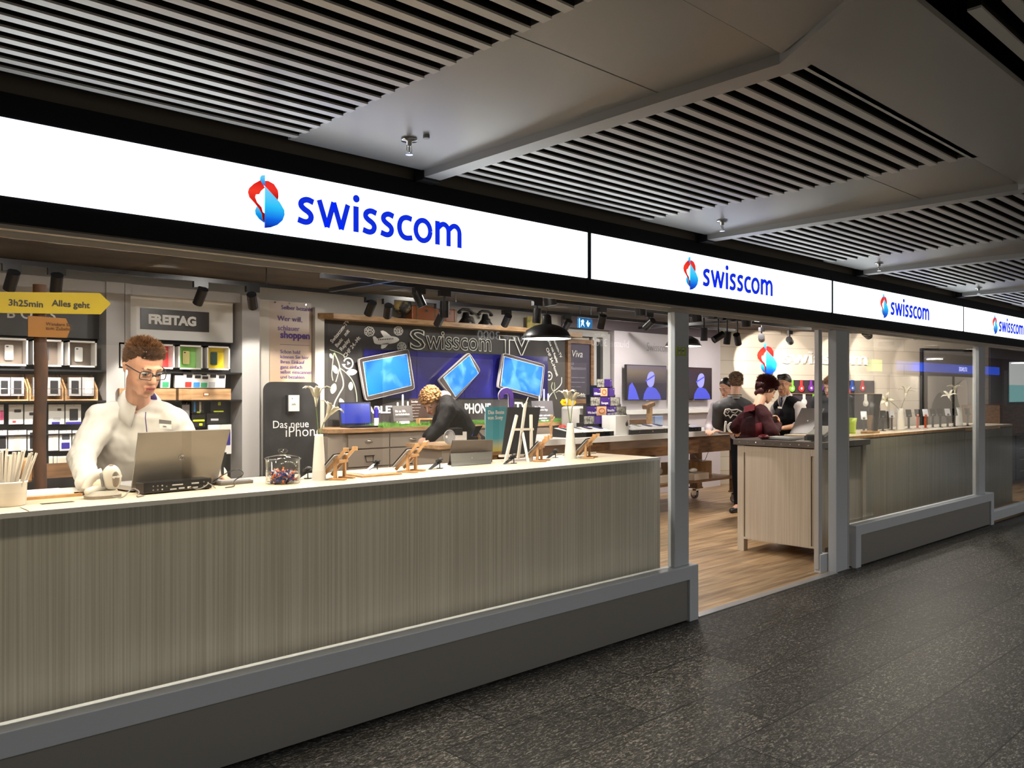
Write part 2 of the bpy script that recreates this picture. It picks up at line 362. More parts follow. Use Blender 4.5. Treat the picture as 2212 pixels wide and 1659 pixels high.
# ------------------------------------------------------------------ illuminated signs
signw = mat('sign_white', (.88, .95, 1.0), .35, emit=1.8)
signb = mat('sign_blue', (.0, .02, .62), .4, emit=.95)
red = gradient('logo_red', [(0, (.02, .0, .0)), (.35, (.45, .0, .0)), (.7, (.85, .04, .02)), (1, (.6, .0, .0))], 'Z', 2.28, 2.46, .9)
redr = gradient('logo_red_right', [(0, (.25, .0, .0)), (.6, (.8, .03, .02)), (1, (.75, .02, .02))], 'Z', 2.38, 2.46, .9)
blu = gradient('logo_blue', [(0, (.0, .0, .25)), (.25, (.0, .12, .75)), (.6, (.02, .5, .9)), (1, (.15, .6, .9))], 'Z', 2.255, 2.42, .9)
blut = gradient('logo_blue_tip', [(0, (.0, .1, .6)), (.5, (.05, .45, .85)), (1, (.2, .6, .9))], 'Z', 2.435, 2.482, .9)
blub = gradient('logo_blue_low', [(0, (.0, .02, .4)), (.5, (.0, .3, .75)), (1, (.1, .5, .85))], 'Z', 2.278, 2.345, .9)
LG = dict(
 redL=[(1.6046, 2.4565), (1.5766, 2.4372), (1.5549, 2.4144), (1.5499, 2.3969), (1.5564, 2.3765), (1.5816, 2.3543), (1.5994, 2.3354), (1.6122, 2.3133), (1.6148, 2.2944), (1.623, 2.2811), (1.6241, 2.3174), (1.6148, 2.3233), (1.6097, 2.3418), (1.5893, 2.3602), (1.5806, 2.3804), (1.5842, 2.393), (1.5994, 2.3965), (1.6071, 2.4112), (1.6241, 2.4275), (1.6148, 2.4438)],
 redR=[(1.6241, 2.4575), (1.6406, 2.4594), (1.6667, 2.4503), (1.685, 2.4266), (1.6877, 2.4026), (1.6845, 2.385), (1.6562, 2.4096), (1.6251, 2.4359)],
 tip=[(1.6035, 2.4563), (1.6035, 2.4683), (1.6097, 2.4781), (1.6246, 2.4817), (1.6246, 2.4431), (1.6241, 2.4357), (1.6122, 2.4448)],
 right=[(1.6251, 2.4325), (1.6562, 2.4072), (1.693, 2.3765), (1.7142, 2.3455), (1.7158, 2.3261), (1.7062, 2.3001), (1.6824, 2.2772), (1.651, 2.2622), (1.6246, 2.2566)],
 blob=[(1.5893, 2.3435), (1.5816, 2.3255), (1.5842, 2.3091), (1.5994, 2.2922), (1.623, 2.2786), (1.6122, 2.2964), (1.6122, 2.3133), (1.5994, 2.333)])
def logo_mb(y0, y1, keep=None):
    s = MB(); ox, oz = 1.6246, 2.37
    for key, m, d in (('blob', blub, 0), ('redL', red, .001), ('redR', redr, .001), ('right', blu, .002), ('tip', blut, .003)):
        P = LG[key]; n0 = P[0]
        s.use(m).prism([(a, b) for a, b in P], y0 - d, y1)
    return s
SL = [(1.855, 2.402), (1.825, 2.4115), (1.797, 2.4), (1.792, 2.38), (1.808, 2.366), (1.835, 2.354), (1.846, 2.337), (1.838, 2.316), (1.815, 2.307), (1.78, 2.316)]
def word_mb(y0, y1, m):
    s = mb(m); st = .0255
    def S(dx, w): q = [((a - 1.7763) * w + dx, b) for a, b in smooth2(SL, 2, False)]; s.ribbon(q, st, y0, y1)
    S(1.778, 1.0); S(2.1125, .97); S(2.212, .95)
    for a, b in (((1.886, 2.418), (1.926, 2.301)), ((1.926, 2.301), (1.960, 2.418)), ((1.960, 2.418), (1.9995, 2.301)), ((1.9995, 2.301), (2.034, 2.418))): s.ribbon([a, b], st * .95, y0, y1)
    s.ribbon([(2.0776, 2.2995), (2.0776, 2.418)], .027, y0, y1)
    s.prism(arc(2.079, 2.454, .017, .0175, 0, 345, 20), y0, y1)
    s.ribbon(smooth2([(2.394, 2.403), (2.365, 2.41), (2.336, 2.4), (2.322, 2.375), (2.321, 2.345), (2.334, 2.318), (2.36, 2.306), (2.397, 2.313)], 2, False), st, y0, y1)
    s.ribbon(arc(2.4635, 2.358, .0445, .050, 0, 360, 28), st, y0, y1)
    s.ribbon([(2.5535, 2.2995), (2.5535, 2.418)], .027, y0, y1)
    for x0, x1 in ((2.5535, 2.6245), (2.6245, 2.696)): s.ribbon([(x0 + .004, 2.385)] + arc((x0 + x1) / 2 + .004, 2.372, (x1 - x0) / 2 - .004, .035, 130, 0, 8) + [(x1, 2.2995)], .0255, y0, y1)
    return s
for k, side in enumerate(['above the cash counter', 'above the open entrance', 'above the right-hand glass front', 'farthest down the passage', 'beyond the last one in view']):
    if k == 4: break
    X = 3.095 * k
    t = thing('illuminated_sign', 'long white backlit shop sign with blue lettering, ' + side, 'sign', (X, -.02, 0), group='lit signs along the shop front')
    mb(signw).box(.622, 3.682, -.004, .02, 2.24, 2.51).build('light_panel', t)
    logo_mb(-.008, -.003).build('logo', t); word_mb(-.008, -.003, signb).build('lettering', t)

# ------------------------------------------------------------------ low plinths, posts, glazing
def plinth(x0, x1, end0, end1):
    s = mb(alu).box(x0, x1, -.04, .07, .285, .378, .004)
    if end1: s.box(x1 - .1, x1, -.04, .07, .0, .29, .003)
    if end0: s.box(x0, x0 + .1, -.04, .07, .0, .29, .003)
    s.use(steel).box(x0 + (.1 if end0 else 0), x1 - (.1 if end1 else 0), -.025, .05, .012, .286)
    s.use(black).box(x0, x1, .0, .05, 0, .013); return s
struct(plinth(-3, 4.80, 0, 1).build('trim_5')); struct(plinth(7.21, 10.84, 1, 1).build('trim_6')); struct(mb(alu).box(10.84, 16, -.02, .06, .03, .14, .004).build('trim_7'))
struct(mb(alu).box(4.585, 4.745, .0, .06, .378, 2.1, .004).use(black).box(4.747, 4.757, .01, .06, .38, 2.1).build('trim_8'))
struct(mb(alu).box(6.915, 7.13, .0, .075, .0, 2.1, .004).use(alul).box(7.13, 7.16, .0, .06, .0, 2.1).build('trim_9'))
struct(mb(alu).box(10.45, 10.66, .0, .07, .37, 2.1, .004).build('trim_10'))
struct(mb(glass).box(-3, 4.585, .028, .034, .378, 2.1).build('window_1'))
struct(mb(glass).box(7.16, 10.45, .028, .034, .378, 2.1).build('window_2'))
struct(mb(glass).box(10.66, 16, .028, .034, .14, 2.1).build('window_3'))
sd = mb(alul).box(6.775, 6.84, .09, .13, .03, 2.1, .003).use(alu).box(6.79, 6.93, .08, .14, .0, .16, .004); d1 = struct(sd.build('door_1'))
mb(glass).box(6.84, 7.9, .105, .113, .03, 2.1).build('door_glass', d1)
# ------------------------------------------------------------------ left part of the back wall: two display bays
FY = WY - .02
def px(x, Y=4.6): return at(x, 700, Y).x
def PZ(x, y, Y=4.6): return at(x, y, Y).z
dkpanel = mat('header_dark', (.05, .046, .046), .3)
t = thing('display_bay', 'grey display bay with dark header sign in white capitals behind the signpost', 'display bay')
mb(greyl).box(.30, .40, 4.30, WY, 0, 2.52).box(2.29, 2.44, 4.30, WY, 0, 2.52).box(.4, 2.29, 4.32, WY, 2.30, 2.52).build('frame', t)
mb(black).box(.4, 2.29, 4.56, WY, 0, 2.03).build('back_panel', t)
mb(dkpanel).box(.4, 2.29, 4.50, WY, 2.03, 2.30).build('header_board', t)
text('lettering', 'HUGO BOSS', .115, white, t, (1.02, 4.495, 2.176), bold=.002, spacing=1.62)
mb(blackm).box(.4, 2.29, 4.3, 4.56, 1.735, 1.75).box(.4, 2.29, 4.3, 4.56, 1.475, 1.49).box(.4, 2.29, 4.4, 4.56, 1.2, 1.21).build('shelf', t)
t = thing('display_bay', 'pale display bay with header board reading in white bold capitals behind the man', 'display bay')
mb(greyl).box(2.445, 2.49, 4.30, WY, 0, 2.52).box(3.52, 3.70, 4.30, WY, 0, 2.50).box(2.49, 3.52, 4.34, WY, 2.43, 2.52).build('frame', t)
mb(black).box(2.49, 3.52, 4.56, WY, 0, 2.04).build('back_panel', t)
mb(white).box(2.49, 3.49, 4.44, WY, 2.045, 2.43).build('header_board', t)
mb(dkpanel).box(2.62, 3.25, 4.43, 4.44, 2.135, 2.325).build('name_plate', t)
text('lettering', 'FREITAG', .115, white, t, (2.685, 4.427, 2.19), bold=.006, spacing=1.0, sx=1.0)
mb(blackm).box(2.49, 3.52, 4.3, 4.56, 1.735, 1.75).box(2.49, 3.52, 4.3, 4.56, 1.475, 1.49).build('shelf', t)
struct(mb(cream).box(3.70, 3.90, 4.5, WY, 0, 2.5).box(4.41, 4.52, 4.48, WY, 0, 2.46).build('wall_pier'))
# white cubes with one phone case each
def case_mb(w, h, m, cam=True):
    s = mb(m).prism(rrect(-w / 2, w / 2, -h / 2, h / 2, w * .18), -.006, .006)
    return s
brownb = mat('cube_back_taupe', (.19, .15, .12), .6)
def cube(x0, x1, back, cc, lab):
    a, b = px(x0, 4.3), px(x1, 4.3); c = (a + b) / 2; h = (b - a) / 2; h = .112
    t = thing('display_cube', lab, 'display cube', (c, 4.3, 1.885))
    mb(white2).box(-h, -h + .014, 0, .2, -h, h).box(h - .014, h, 0, .2, -h, h).box(-h, h, 0, .2, h - .014, h).box(-h, h, 0, .2, -h, -h + .014).build('box_shell', t)
    mb(back).box(-h + .014, h - .014, .12, .2, -h + .014, h - .014).build('back_panel', t)
    k = thing('phone_case', 'upright ' + cc[1] + ' phone case shown inside a white cube' + cc[2], 'phone case', (c - .004, 4.4, 1.885))
    case_mb(.062, .124, cc[0]).build('case_shell', k); mb(black).prism(rrect(-.022, -.004, .042, .052, .004), -.008, -.005).build('camera_cutout', k)
wcase = mat('case_white', (.75, .75, .74), .3); dcase = mat('case_slate', (.05, .055, .07), .4); ncase = mat('case_navy', (.02, .03, .12), .4)
ycase = mat('case_pale_yellow', (.75, .68, .28), .4); gcase = mat('case_dark_green', (.01, .06, .045), .4)
cube(-5, 58, brownb, (wcase, 'white', ' at the picture edge'), 'white cube with taupe back at the picture edge above wooden tray')
cube(71, 137, brownb, (dcase, 'slate', ' beside the brown post'), 'white cube with taupe back partly behind the brown post')
cube(146, 210, brownb, (wcase, 'glossy white', ' right of the brown post'), 'white cube with taupe back right of the brown post')
cube(258, 313, ncase, (dcase, 'black', ' with navy back'), 'white cube with navy back behind the man')
cube(322, 378, mat('cube_back_red', (.62, .02, .02), .5), (ncase, 'navy', ' with red back'), 'white cube with red back right behind the man')
cube(385, 438, mat('cube_back_green', (.28, .62, .16), .5), (ycase, 'pale yellow', ' with green back'), 'white cube with light green back')
cube(447, 497, mat('cube_back_yellow', (.80, .60, .0), .5), (gcase, 'dark green', ' with yellow back'), 'white cube with yellow back at the end of its row')
# wooden trays with boxed cases
def tray(x0, x1, lab, z0=1.49, h=.22):
    a, b = px(x0, 4.3), px(x1, 4.3)
    t = thing('wooden_tray', lab, 'tray', (a, 4.28, z0)); wd = b - a
    mb(oak).raw([(0, 0, 0), (0, .24, 0), (0, .24, h), (0, .16, h), (0, 0, h * .45), (.012, 0, 0), (.012, .24, 0), (.012, .24, h), (.012, .16, h), (.012, 0, h * .45)], [(0, 1, 2, 3, 4), (5, 9, 8, 7, 6), (0, 5, 6, 1), (1, 6, 7, 2), (2, 7, 8, 3), (3, 8, 9, 4), (4, 9, 5, 0)]).raw([(wd - .012, 0, 0), (wd - .012, .24, 0), (wd - .012, .24, h), (wd - .012, .16, h), (wd - .012, 0, h * .45), (wd, 0, 0), (wd, .24, 0), (wd, .24, h), (wd, .16, h), (wd, 0, h * .45)], [(0, 1, 2, 3, 4), (5, 9, 8, 7, 6), (0, 5, 6, 1), (1, 6, 7, 2), (2, 7, 8, 3), (3, 8, 9, 4), (4, 9, 5, 0)]).box(.012, wd - .012, 0, .24, 0, .012).box(.012, wd - .012, .228, .24, 0, h).build('tray_box', t)
    mb(chrome).tube([(.012, .004, h * .45), (wd - .012, .004, h * .45)], .002).build('retaining_rod', t)
packg = mat('box_silver', (.45, .45, .47), .3); pkd = mat('pack_print_black', (.02, .02, .025), .35); pkw = mat('pack_print_white', (.74, .74, .72), .4)
pkp = mat('pack_print_pink', (.75, .08, .25), .4); pkb = mat('pack_print_blue', (.03, .02, .25), .4); pkbl = mat('pack_print_light_blue', (.05, .3, .75), .4); pkg = mat('pack_print_green', (.06, .42, .2), .4); pkr = mat('pack_print_red', (.7, .05, .04), .4); pky = mat('pack_print_yellow', (.8, .65, .02), .4); pkn = mat('pack_print_neon', (.6, .75, .02), .4); pko = mat('pack_print_cream', (.72, .68, .55), .4)
tray(-14, 60, 'oak tray of silver boxes at the picture edge'); tray(62, 136, 'oak tray of silver boxes behind the brown post'); tray(139, 210, 'oak tray holding two silver boxes right of the brown post')
def pack(x0, x1, y0, y1, body, prints, lab, Y=4.42, hook=True, group=None, name='hanging_package', cat='package', th=.02, tilt=0):
    A = at(x0, y0, Y); B = at(x1, y1, Y); c = Vector(((A.x + B.x) / 2, Y, (A.z + B.z) / 2)); w2 = abs(B.x - A.x) / 2; h2 = abs(A.z - B.z) / 2
    t = thing(name, lab, cat, c, group=group, rot=(tilt, 0, 0)); mb(body).box(-w2, w2, 0, th, -h2, h2).build('pack_card', t)
    for (u0, u1, v0, v1, m) in prints: mb(m).prism(rrect(-w2 + u0 * 2 * w2, -w2 + u1 * 2 * w2, -h2 + v0 * 2 * h2, -h2 + v1 * 2 * h2, .004, 2), -.003, 0).build('printed_picture', t)
    if hook: mb(chrome).tube([(0, .15, h2 - .012), (0, -.02, h2 - .012), (0, -.035, h2 + .004)], .0018, 6).build('hook', t)
dev = [(.2, .8, .12, .82, pkd)]; devw = [(.22, .8, .1, .8, wcase)]
for x0, x1, pr, d in [(-3, 22, dev, 'silver box with black case at the picture edge'), (24, 52, dev, 'silver box with dark case left of the brown post'), (72, 80, devw, 'narrow silver box just left of the brown post'), (103, 131, dev, 'silver box with black case right beside the brown post'), (149, 175, dev, 'silver box with black case in the tray right of the post'), (178, 203, devw, 'silver box with white case in the tray right of the post')]:
    pack(x0, x1, 815, 855, packg, pr, d, Y=4.33, hook=False, name='boxed_case', cat='box', th=.04)
# long oak tray with cards (pale bay)
for x0, x1, lab in ((258, 380, 'oak card tray behind the man under red cube'), (386, 499, 'oak card tray with small brass label holder')):
    a, b = px(x0, 4.26), px(x1, 4.26); t = thing('card_tray', lab, 'tray', (a, 4.26, 1.49)); wd = b - a
    mb(oak).box(0, wd, 0, .014, 0, .105).box(0, .012, .014, .24, 0, .105).box(wd - .012, wd, .014, .24, 0, .105).box(.012, wd - .012, .014, .24, 0, .012).build('tray_box', t)
    mb(orange).box(wd * .46, wd * .57, -.004, 0, .038, .066).use(pko).box(wd * .475, wd * .555, -.006, -.004, .043, .061).build('label_holder', t)
for i, (x, m, n) in enumerate([(259, pky, 'yellow'), (347, pkg, 'green'), (378, pkw, 'plain white'), (396, pkr, 'red'), (414, pkbl, 'light blue'), (430, pkg, 'mint green'), (447, packg, 'grey'), (466, pkw, 'white wide')]):
    pack(x, x + 21, 807 + (0 if i < 2 else (i % 3) * 2), 838, pkw, [(.2, .85, .05, .42, m), (.3, .9, .72, .95, pkd if i > 2 else pkw)], 'small white card with %s print standing in the oak card tray' % n, Y=4.33, hook=False, name='sample_card', cat='card', th=.03, tilt=.15)
# hanging packages, two rows on the dark bay
rowA = [(-3, 8, [(.3, .95, .2, .7, pkp)], 'pink'), (19, 50, [(.38, .85, .6, .75, pkd), (.25, .5, .08, .18, pkr)], 'narrow tilted'), (53, 82, [(.35, .7, .45, .6, pkd), (.7, .95, .3, .42, pkb)], 'stylus'), (105, 139, [(.55, .8, .68, .8, pkd), (.3, .75, .2, .33, packg), (.2, .7, .0, .12, pkb)], 'adapter'), (142, 175, [(.25, .8, .2, .78, pkd), (.0, 1, .0, .12, pkb)], 'black wallet')]
for x0, x1, pr, n in rowA: pack(x0, x1, 874, 916, pkw, pr, 'white hanging package with %s print in the upper row' % n)
rowB = [(-8, 15, [(.1, .9, .1, .75, pkd), (.1, .9, .6, .75, pkbl)], 'black and blue'), (18, 57, [(.3, .65, .05, .9, pko)], 'cream case'), (60, 82, [(.2, .95, .1, .9, pkd)], 'black folio'), (105, 126, [(.45, .8, .1, .8, pko)], 'line drawing'), (129, 154, [(.15, .85, .1, .4, pkb), (.2, .85, .55, .8, dcase)], 'twin navy'), (157, 180, [(.15, .85, .2, .7, pkb)], 'navy half hidden')]
for x0, x1, pr, n in rowB: pack(x0, x1, 930, 973, pkw, pr, 'white hanging package with %s print in the lower row' % n)
# neon and black accessories behind the man's shoulder
for x0, x1, y0, y1, pr, n in [(391, 411, 870, 912, [(.1, .9, .2, .9, packg), (.3, .7, .0, .15, pkw)], 'round silver case'), (414, 441, 868, 892, [(.15, .3, .1, 1, pkbl), (.6, .75, .1, 1, pko), (.4, .7, .0, .15, pkn)], 'coloured strips'), (414, 443, 896, 922, [(.1, .95, .45, .6, pkn), (.55, .8, .1, .3, pkn)], 'neon bar'), (455, 486, 866, 890, [(.5, .7, .6, .9, pkn), (.2, .9, .0, .12, pkn)], 'neon cable'), (447, 488, 893, 915, [(.2, .6, .3, .5, packg)], 'plain black')]:
    pack(x0, x1, y0, y1, black, pr, 'black hanging package with %s beside the man' % n)
pack(450, 500, 918, 980, pkw, [(.55, .95, .3, .8, pkb)], 'tall white package behind the laptop lid at right')
# bottom oak boxes with leaflets
t = thing('leaflet_box', 'brown leaflet box low behind the brown post', 'box', (at(70, 1015, 4.2).x, 4.15, .86)); mb(oakd).box(0, .42, 0, .02, 0, .12).box(0, .02, .02, .3, 0, .12).box(.4, .42, .02, .3, 0, .12).box(0, .42, .02, .3, 0, .012).build('tray_box', t)
for x0, x1, n in ((77, 83, 'dark red'), (106, 114, 'pale narrow'), (116, 123, 'blue edged'), (124, 144, 'white printed')):
    pack(x0, x1, 986, 1020, pkw, [(.1, .9, .1, .9, pkr if 'red' in n else pko)], '%s leaflet standing in the brown box' % n, Y=4.2, hook=False, name='leaflet', cat='leaflet', th=.02)
t = thing('wooden_block', 'brown wooden stand behind the cup of paper tubes', 'stand', (at(62, 1038, 4.2).x, 4.2, .83)); mb(bamboo).box(-.05, .03, 0, .1, 0, .2, .02).build('stand_body', t)

# signpost with arrows
yel = mat('signal_yellow', (.46, .33, .0), .5); ora = mat('sign_ochre', (.28, .11, .008), .5)
t = thing('signpost', 'brown wooden signpost carrying two arrow boards behind the counter', 'signpost', (at(87, 900, 1.66).x, 1.66, 0))
pts = [(0 + .004 * math.sin(i * 1.3), .003 * math.cos(i * 2.1), i * 2.135 / 14) for i in range(15)]
mb(bark).tube(pts, [.032 + .002 * math.sin(i * 2.4) for i in range(15)], 14).build('post', t)
def rel(x, y, Y): p = at(x, y, Y) - Vector(t.location); return (p.x, p.z)
q = mb(yel).prism([rel(-60, 630, 1.62), rel(215, 633, 1.62), rel(239, 656, 1.62), rel(217, 679, 1.62), rel(-60, 675, 1.62)], -.045, -.033).build('arrow_board', t); q['label'] = 'yellow arrow board'
s = rel(19, 659, 1.6); text('lettering', '3h25min', .047, black, q, (s[0], -.047, s[1]), bold=.0008); s = rel(114, 660, 1.6); text('lettering', 'Alles geht', .047, black, q, (s[0], -.047, s[1]), bold=.0008)
q = mb(ora).prism([rel(60, 682, 1.62), rel(142, 688, 1.62), rel(152, 710, 1.62), rel(144, 730, 1.62), rel(60, 727, 1.62)], -.044, -.034).build('arrow_board', t); q['label'] = 'smaller ochre arrow board'
s = rel(101, 702, 1.6); text('lettering', 'Wandern Sie\nzum Zubehör', .024, mat('print_brown', (.1, .04, .01), .6), q, (s[0], -.047, s[1]), line=.95)

# tall poster and black display totem
post_g = gradient('poster_tan', [(0, (.62, .45, .30)), (1, (.55, .47, .43))], 'Z', 1.66, 2.5, 0, .35)
t = thing('hanging_poster', 'tall tan poster with purple text left of the chalkboard', 'poster', (0, 0, 0))
mb(post_g).box(3.92, 4.40, 4.54, 4.56, 1.60, 2.505).build('poster_sheet', t); tp = mat('poster_text_purple', (.10, .05, .30), .5)
text('lettering', 'Selber bezahlen', .062, tp, t, (4.05, 4.535, 2.42)); text('lettering', 'Wer will,\nschlauer', .075, tp, t, (4.01, 4.535, 2.30), line=1.3)
text('lettering', 'shoppen', .10, tp, t, (4.04, 4.535, 2.125), bold=.003)
text('lettering', 'Schon bald\nkönnen Sie hier\nIhren Einkauf\nganz einfach\nselbst einscannen\nund bezahlen.', .052, tp, t, (4.04, 4.535, 1.965), line=1.0)
mb(tp).box(4.04, 4.38, 4.536, 4.54, 2.055, 2.058).build('rule', t)
for x in (3.98, 4.14, 4.33): mb(chrome).cyl((x, 4.53, 2.485), (x, 4.54, 2.485), .008).build('pin', t)
blk = noisy(mat('totem_black', rough=.5), (.013, .013, .014), (.03, .03, .031), (6, 6, 6), 5)
t = thing('display_totem', 'black round-cornered display panel with white lettering about a phone', 'display panel', (0, 0, 0))
mb(blk).prism(rrect(3.715, 4.31, .0, 1.665, .09, 8), 4.2, 4.26).build('panel', t)
wt = mat('print_white', (.8, .8, .8), .5)
s = at(588, 925, 4.2); text('lettering', 'Das neue', .105, wt, t, (s.x, 4.198, s.z)); s = at(615, 944, 4.2); text('lettering', 'iPhone', .15, wt, t, (s.x, 4.198, s.z), bold=-.001)
k = thing('price_card', 'white price card on the black display panel', 'card', at(636, 872, 4.15)); mb(white).box(-.055, .055, 0, .02, -.075, .085).build('card', k); mb(black).box(-.07, .0, .02, .05, -.1, .085).build('holder', k)
text('printed_text', 'a\n\ninfo', .03, mat('print_grey', (.2, .2, .2)), k, (-.03, -.002, .045))
# ------------------------------------------------------------------ long cash counter behind the left glass
T0 = 1.11
t = thing('cash_counter', 'long counter with striped laminate front and beige worktop', 'counter', (0, 0, 0))
XE = 4.62
mb(linen).box(-2.95, XE, .15, .175, 0, 1.095).box(XE - .03, XE, .175, .75, 0, 1.095).build('front_panel', t)
mb(ctop).box(-2.95, XE, .153, .78, 1.07, T0).build('worktop', t); mb(white2).box(-2.95, XE + .002, .146, .153, 1.092, T0 + .001).build('edge_strip', t)
mb(blackm).box(.86, .98, .335, .365, T0 - .001, T0 + .001).use(black).box(.775, .78, .156, .3, T0 - .001, T0 + .0006).build('cable_slot', t)
def T(x, y, dz=0): return atz(x, y, T0 + dz)
def ongroup(c): return Vector((c.x, c.y, T0))
# cup of paper tubes
c = T(12, 1098); c.y = .40; c.x = at(14, 1050, .40).x
t = thing('white_tub', 'white round tub full of paper tubes at the left end', 'tub', c)
mb(white2).lathe([(.062, 0), (.068, .004), (.071, .088), (.074, .09), (.074, .096), (.067, .096), (.063, .02), (.0, .018)], n=40, close=False).raw([(0, 0, 0)], []).build('tub_body', t)
paperm = mat('paper_tube', (.66, .62, .56), .6)
r0 = None
for i in range(34):
    a = i * 2.4; r = .052 * math.sqrt((i + .5) / 34); bx, by = r * math.cos(a), r * math.sin(a); le = .19 + .012 * math.sin(i * 1.7)
    if r0 is None:
        r0 = thing('paper_tube', 'thin white paper tube standing in the round tub', 'paper tube', group='paper tubes in the tub')
        mb(paperm).tube([(0, 0, 0), (0, 0, 1)], .0048, 8).build('tube', r0); o = r0
    else: o = dup(r0)
    o.scale = (1, 1, le); o.location = c + Vector((bx, by, .02)); o.rotation_euler = (-by * 4.6, bx * 4.6 + .1, 0)
# papers on a tray
t = thing('paper_tray', 'thin oak tray with white papers in front of the signpost', 'tray', (0, 0, 0))
mb(bamboo).box(.79, 1.06, .52, .73, T0, T0 + .012).build('tray', t)
mb(white).box(.80, 1.03, .53, .77, T0 + .012, T0 + .017).box(.85, 1.08, .545, .72, T0 + .017, T0 + .02).build('paper_stack', t)
# barcode scanner on its cradle
sc = T(219, 1084); sc.y = .40; sc.x = at(222, 1060, .40).x; sg = mat('scanner_grey', (.62, .61, .57), .3); sgd = mat('scanner_taupe', (.2, .17, .14), .3)
t = thing('barcode_scanner', 'white hand-held barcode scanner resting on a rounded cradle', 'scanner', sc, rz=.1)
s = mb(sgd)
def oval(rx, ry, n=28, ox=0, oy=0, p=2.4): return [(ox + rx * math.copysign(abs(math.cos(2 * PI * i / n)) ** (2 / p), math.cos(2 * PI * i / n)), oy + ry * math.copysign(abs(math.sin(2 * PI * i / n)) ** (2 / p), math.sin(2 * PI * i / n))) for i in range(n)]
s.prismz(oval(.072, .055), 0, .013).build('cradle_base', t)
s = mb(sg)
for i in range(6): s.prismz(oval(.07 - i * .003, .053 - i * .003), .013 + i * .003, .016 + i * .003)
s.cap((-.055, 0, .03), (.02, 0, .048), .02, .014); s.build('cradle_top', t)
s = mb(sg); s.tube([(-.06, .015, .04), (-.052, .015, .07), (-.03, .01, .095), (.0, .0, .105)], [.021, .019, .02, .022], 16); s.build('handle', t)
s = mb(sg); bm = bmesh.new(); bmesh.ops.create_uvsphere(bm, u_segments=24, v_segments=16, radius=1)
for q in bm.verts: q.co = (q.co.x * .040, q.co.y * .033, q.co.z * .058)
s.at((.03, -.015, .083), (.25, -.15, 0)).bm(bm, True); s.build('scanner_head', t)
mb(sgd).at((.03, -.015, .083), (.25, -.15, 0)).lathe([(.0, .059), (.01, .058)], n=8, close=False).ball((.004, -.029, .002), (.017, .007, .036)).build('badge', t)
text('lettering', 'symbol', .014, wt, t, (.016, -.0555, .086), bold=.0005)
mb(mat('scanner_trim', (.14, .14, .15), .35)).tube([(-.012, .0, .115), (-.014, -.02, .098), (-.013, -.025, .07), (-.008, -.02, .05)], .0055, 8).build('trim_ring', t)
t = thing('cable', 'grey cable curling from the scanner to the docking unit', 'cable', (0, 0, T0))
def cab(pts, r, nm, m, par): return mb(m).tube(smooth2([tuple(p) for p in pts], 3, False), r, 8).build(nm, par)
cbl = mat('cable_grey', (.16, .15, .15), .4)
cab([(1.12, .32, .012), (1.15, .285, .004), (1.19, .33, .03), (1.22, .37, .035), (1.235, .33, .02), (1.2, .29, .004), (1.25, .33, .004)], .0028, 'cord', cbl, t)
# docking unit
D0 = T(318, 1076); D1 = T(463, 1058); aa = math.atan2(.04, 1); dx = .315
t = thing('docking_unit', 'black docking unit with rows of sockets facing the passage', 'docking station', (1.265, .375, T0), rz=.10)
mb(blackm).box(0, dx, 0, .085, .004, .052, .004).build('case', t)
for x in (.01, dx - .02): mb(black).box(x, x + .012, .01, .07, 0, .004).build('foot', t)
for x0, x1, z0, z1, m in [(.125, .175, .030, .036, alul), (.215, .25, .030, .037, alul), (.115, .145, .012, .018, alul), (.155, .182, .013, .02, alul), (.195, .213, .012, .022, chrome), (.22, .245, .012, .017, alul)]:
    mb(m).box(x0, x1, -.003, 0, z0, z1, .001).build('socket', t)
for x, z in [(.04, .035), (.06, .035), (.08, .035), (.04, .018), (.06, .018), (.08, .018), (.1, .03), (.275, .036), (.275, .018), (.295, .03)]: mb(alul if (x * 100) % 3 > 1 else cbl).cyl((x, -.002, z), (x, 0, z), .0035, n=10).build('round_socket', t)
t = thing('cable', 'loop of dark cable plugged in the docking unit and small box', 'cable', (0, 0, T0))
cab([(1.48, .385, .015), (1.49, .35, .008), (1.53, .36, .02), (1.56, .40, .03), (1.58, .37, .006)], .0025, 'cord', cbl, t)
cab([(1.62, .5, .02), (1.66, .46, .06), (1.72, .44, .085), (1.77, .47, .05), (1.72, .5, .02), (1.69, .4, .004), (1.63, .38, .004)], .0025, 'cord', black, t)
# silver laptop seen from behind
lap = gradient('laptop_lid', [(0, (.24, .20, .165)), (1, (.25, .23, .21))], 'Z', 0, .3, 0, .33); bs(lap).inputs['Metallic'].default_value = .35
t = thing('laptop', 'open silver laptop seen from behind with round logo on its lid', 'laptop', (0, 0, 0))
A = at(283, 1048, .50); B = at(468, 1043, .56); Cc = at(496, 926, .44); Dd = at(298, 934, .39)
def slab(P, th, m, nm, par):
    P = [Vector(p) for p in P]; n = (P[1] - P[0]).cross(P[3] - P[0]).normalized() * th; V = [p for p in P] + [p + n for p in P]
    return mb(m).raw(V, [(0, 1, 2, 3), (7, 6, 5, 4), (0, 4, 5, 1), (1, 5, 6, 2), (2, 6, 7, 3), (3, 7, 4, 0)]).build(nm, par)
B.z = A.z = T0 + .025
slab([A, B, Cc, Dd], .008, lap, 'lid', t)
nn = (B - A).cross(Dd - A).normalized(); 
bk = mb(blackgl); 
slab([A + (B - A) * .02 - nn * -.0, B - (B - A) * .02, Cc * .98 + B * .02, Dd * .98 + A * .02], -.001, mat('screen_off', (.1, .13, .16), .2), 'screen', t)
fw = (B - A).normalized(); back = Vector((-fw.y, fw.x, 0)) * .235
slab([A - Vector((0, 0, .016)), B - Vector((0, 0, .016)), B + back - Vector((0, 0, .016)), A + back - Vector((0, 0, .016))], .02, alul, 'keyboard_base', t)
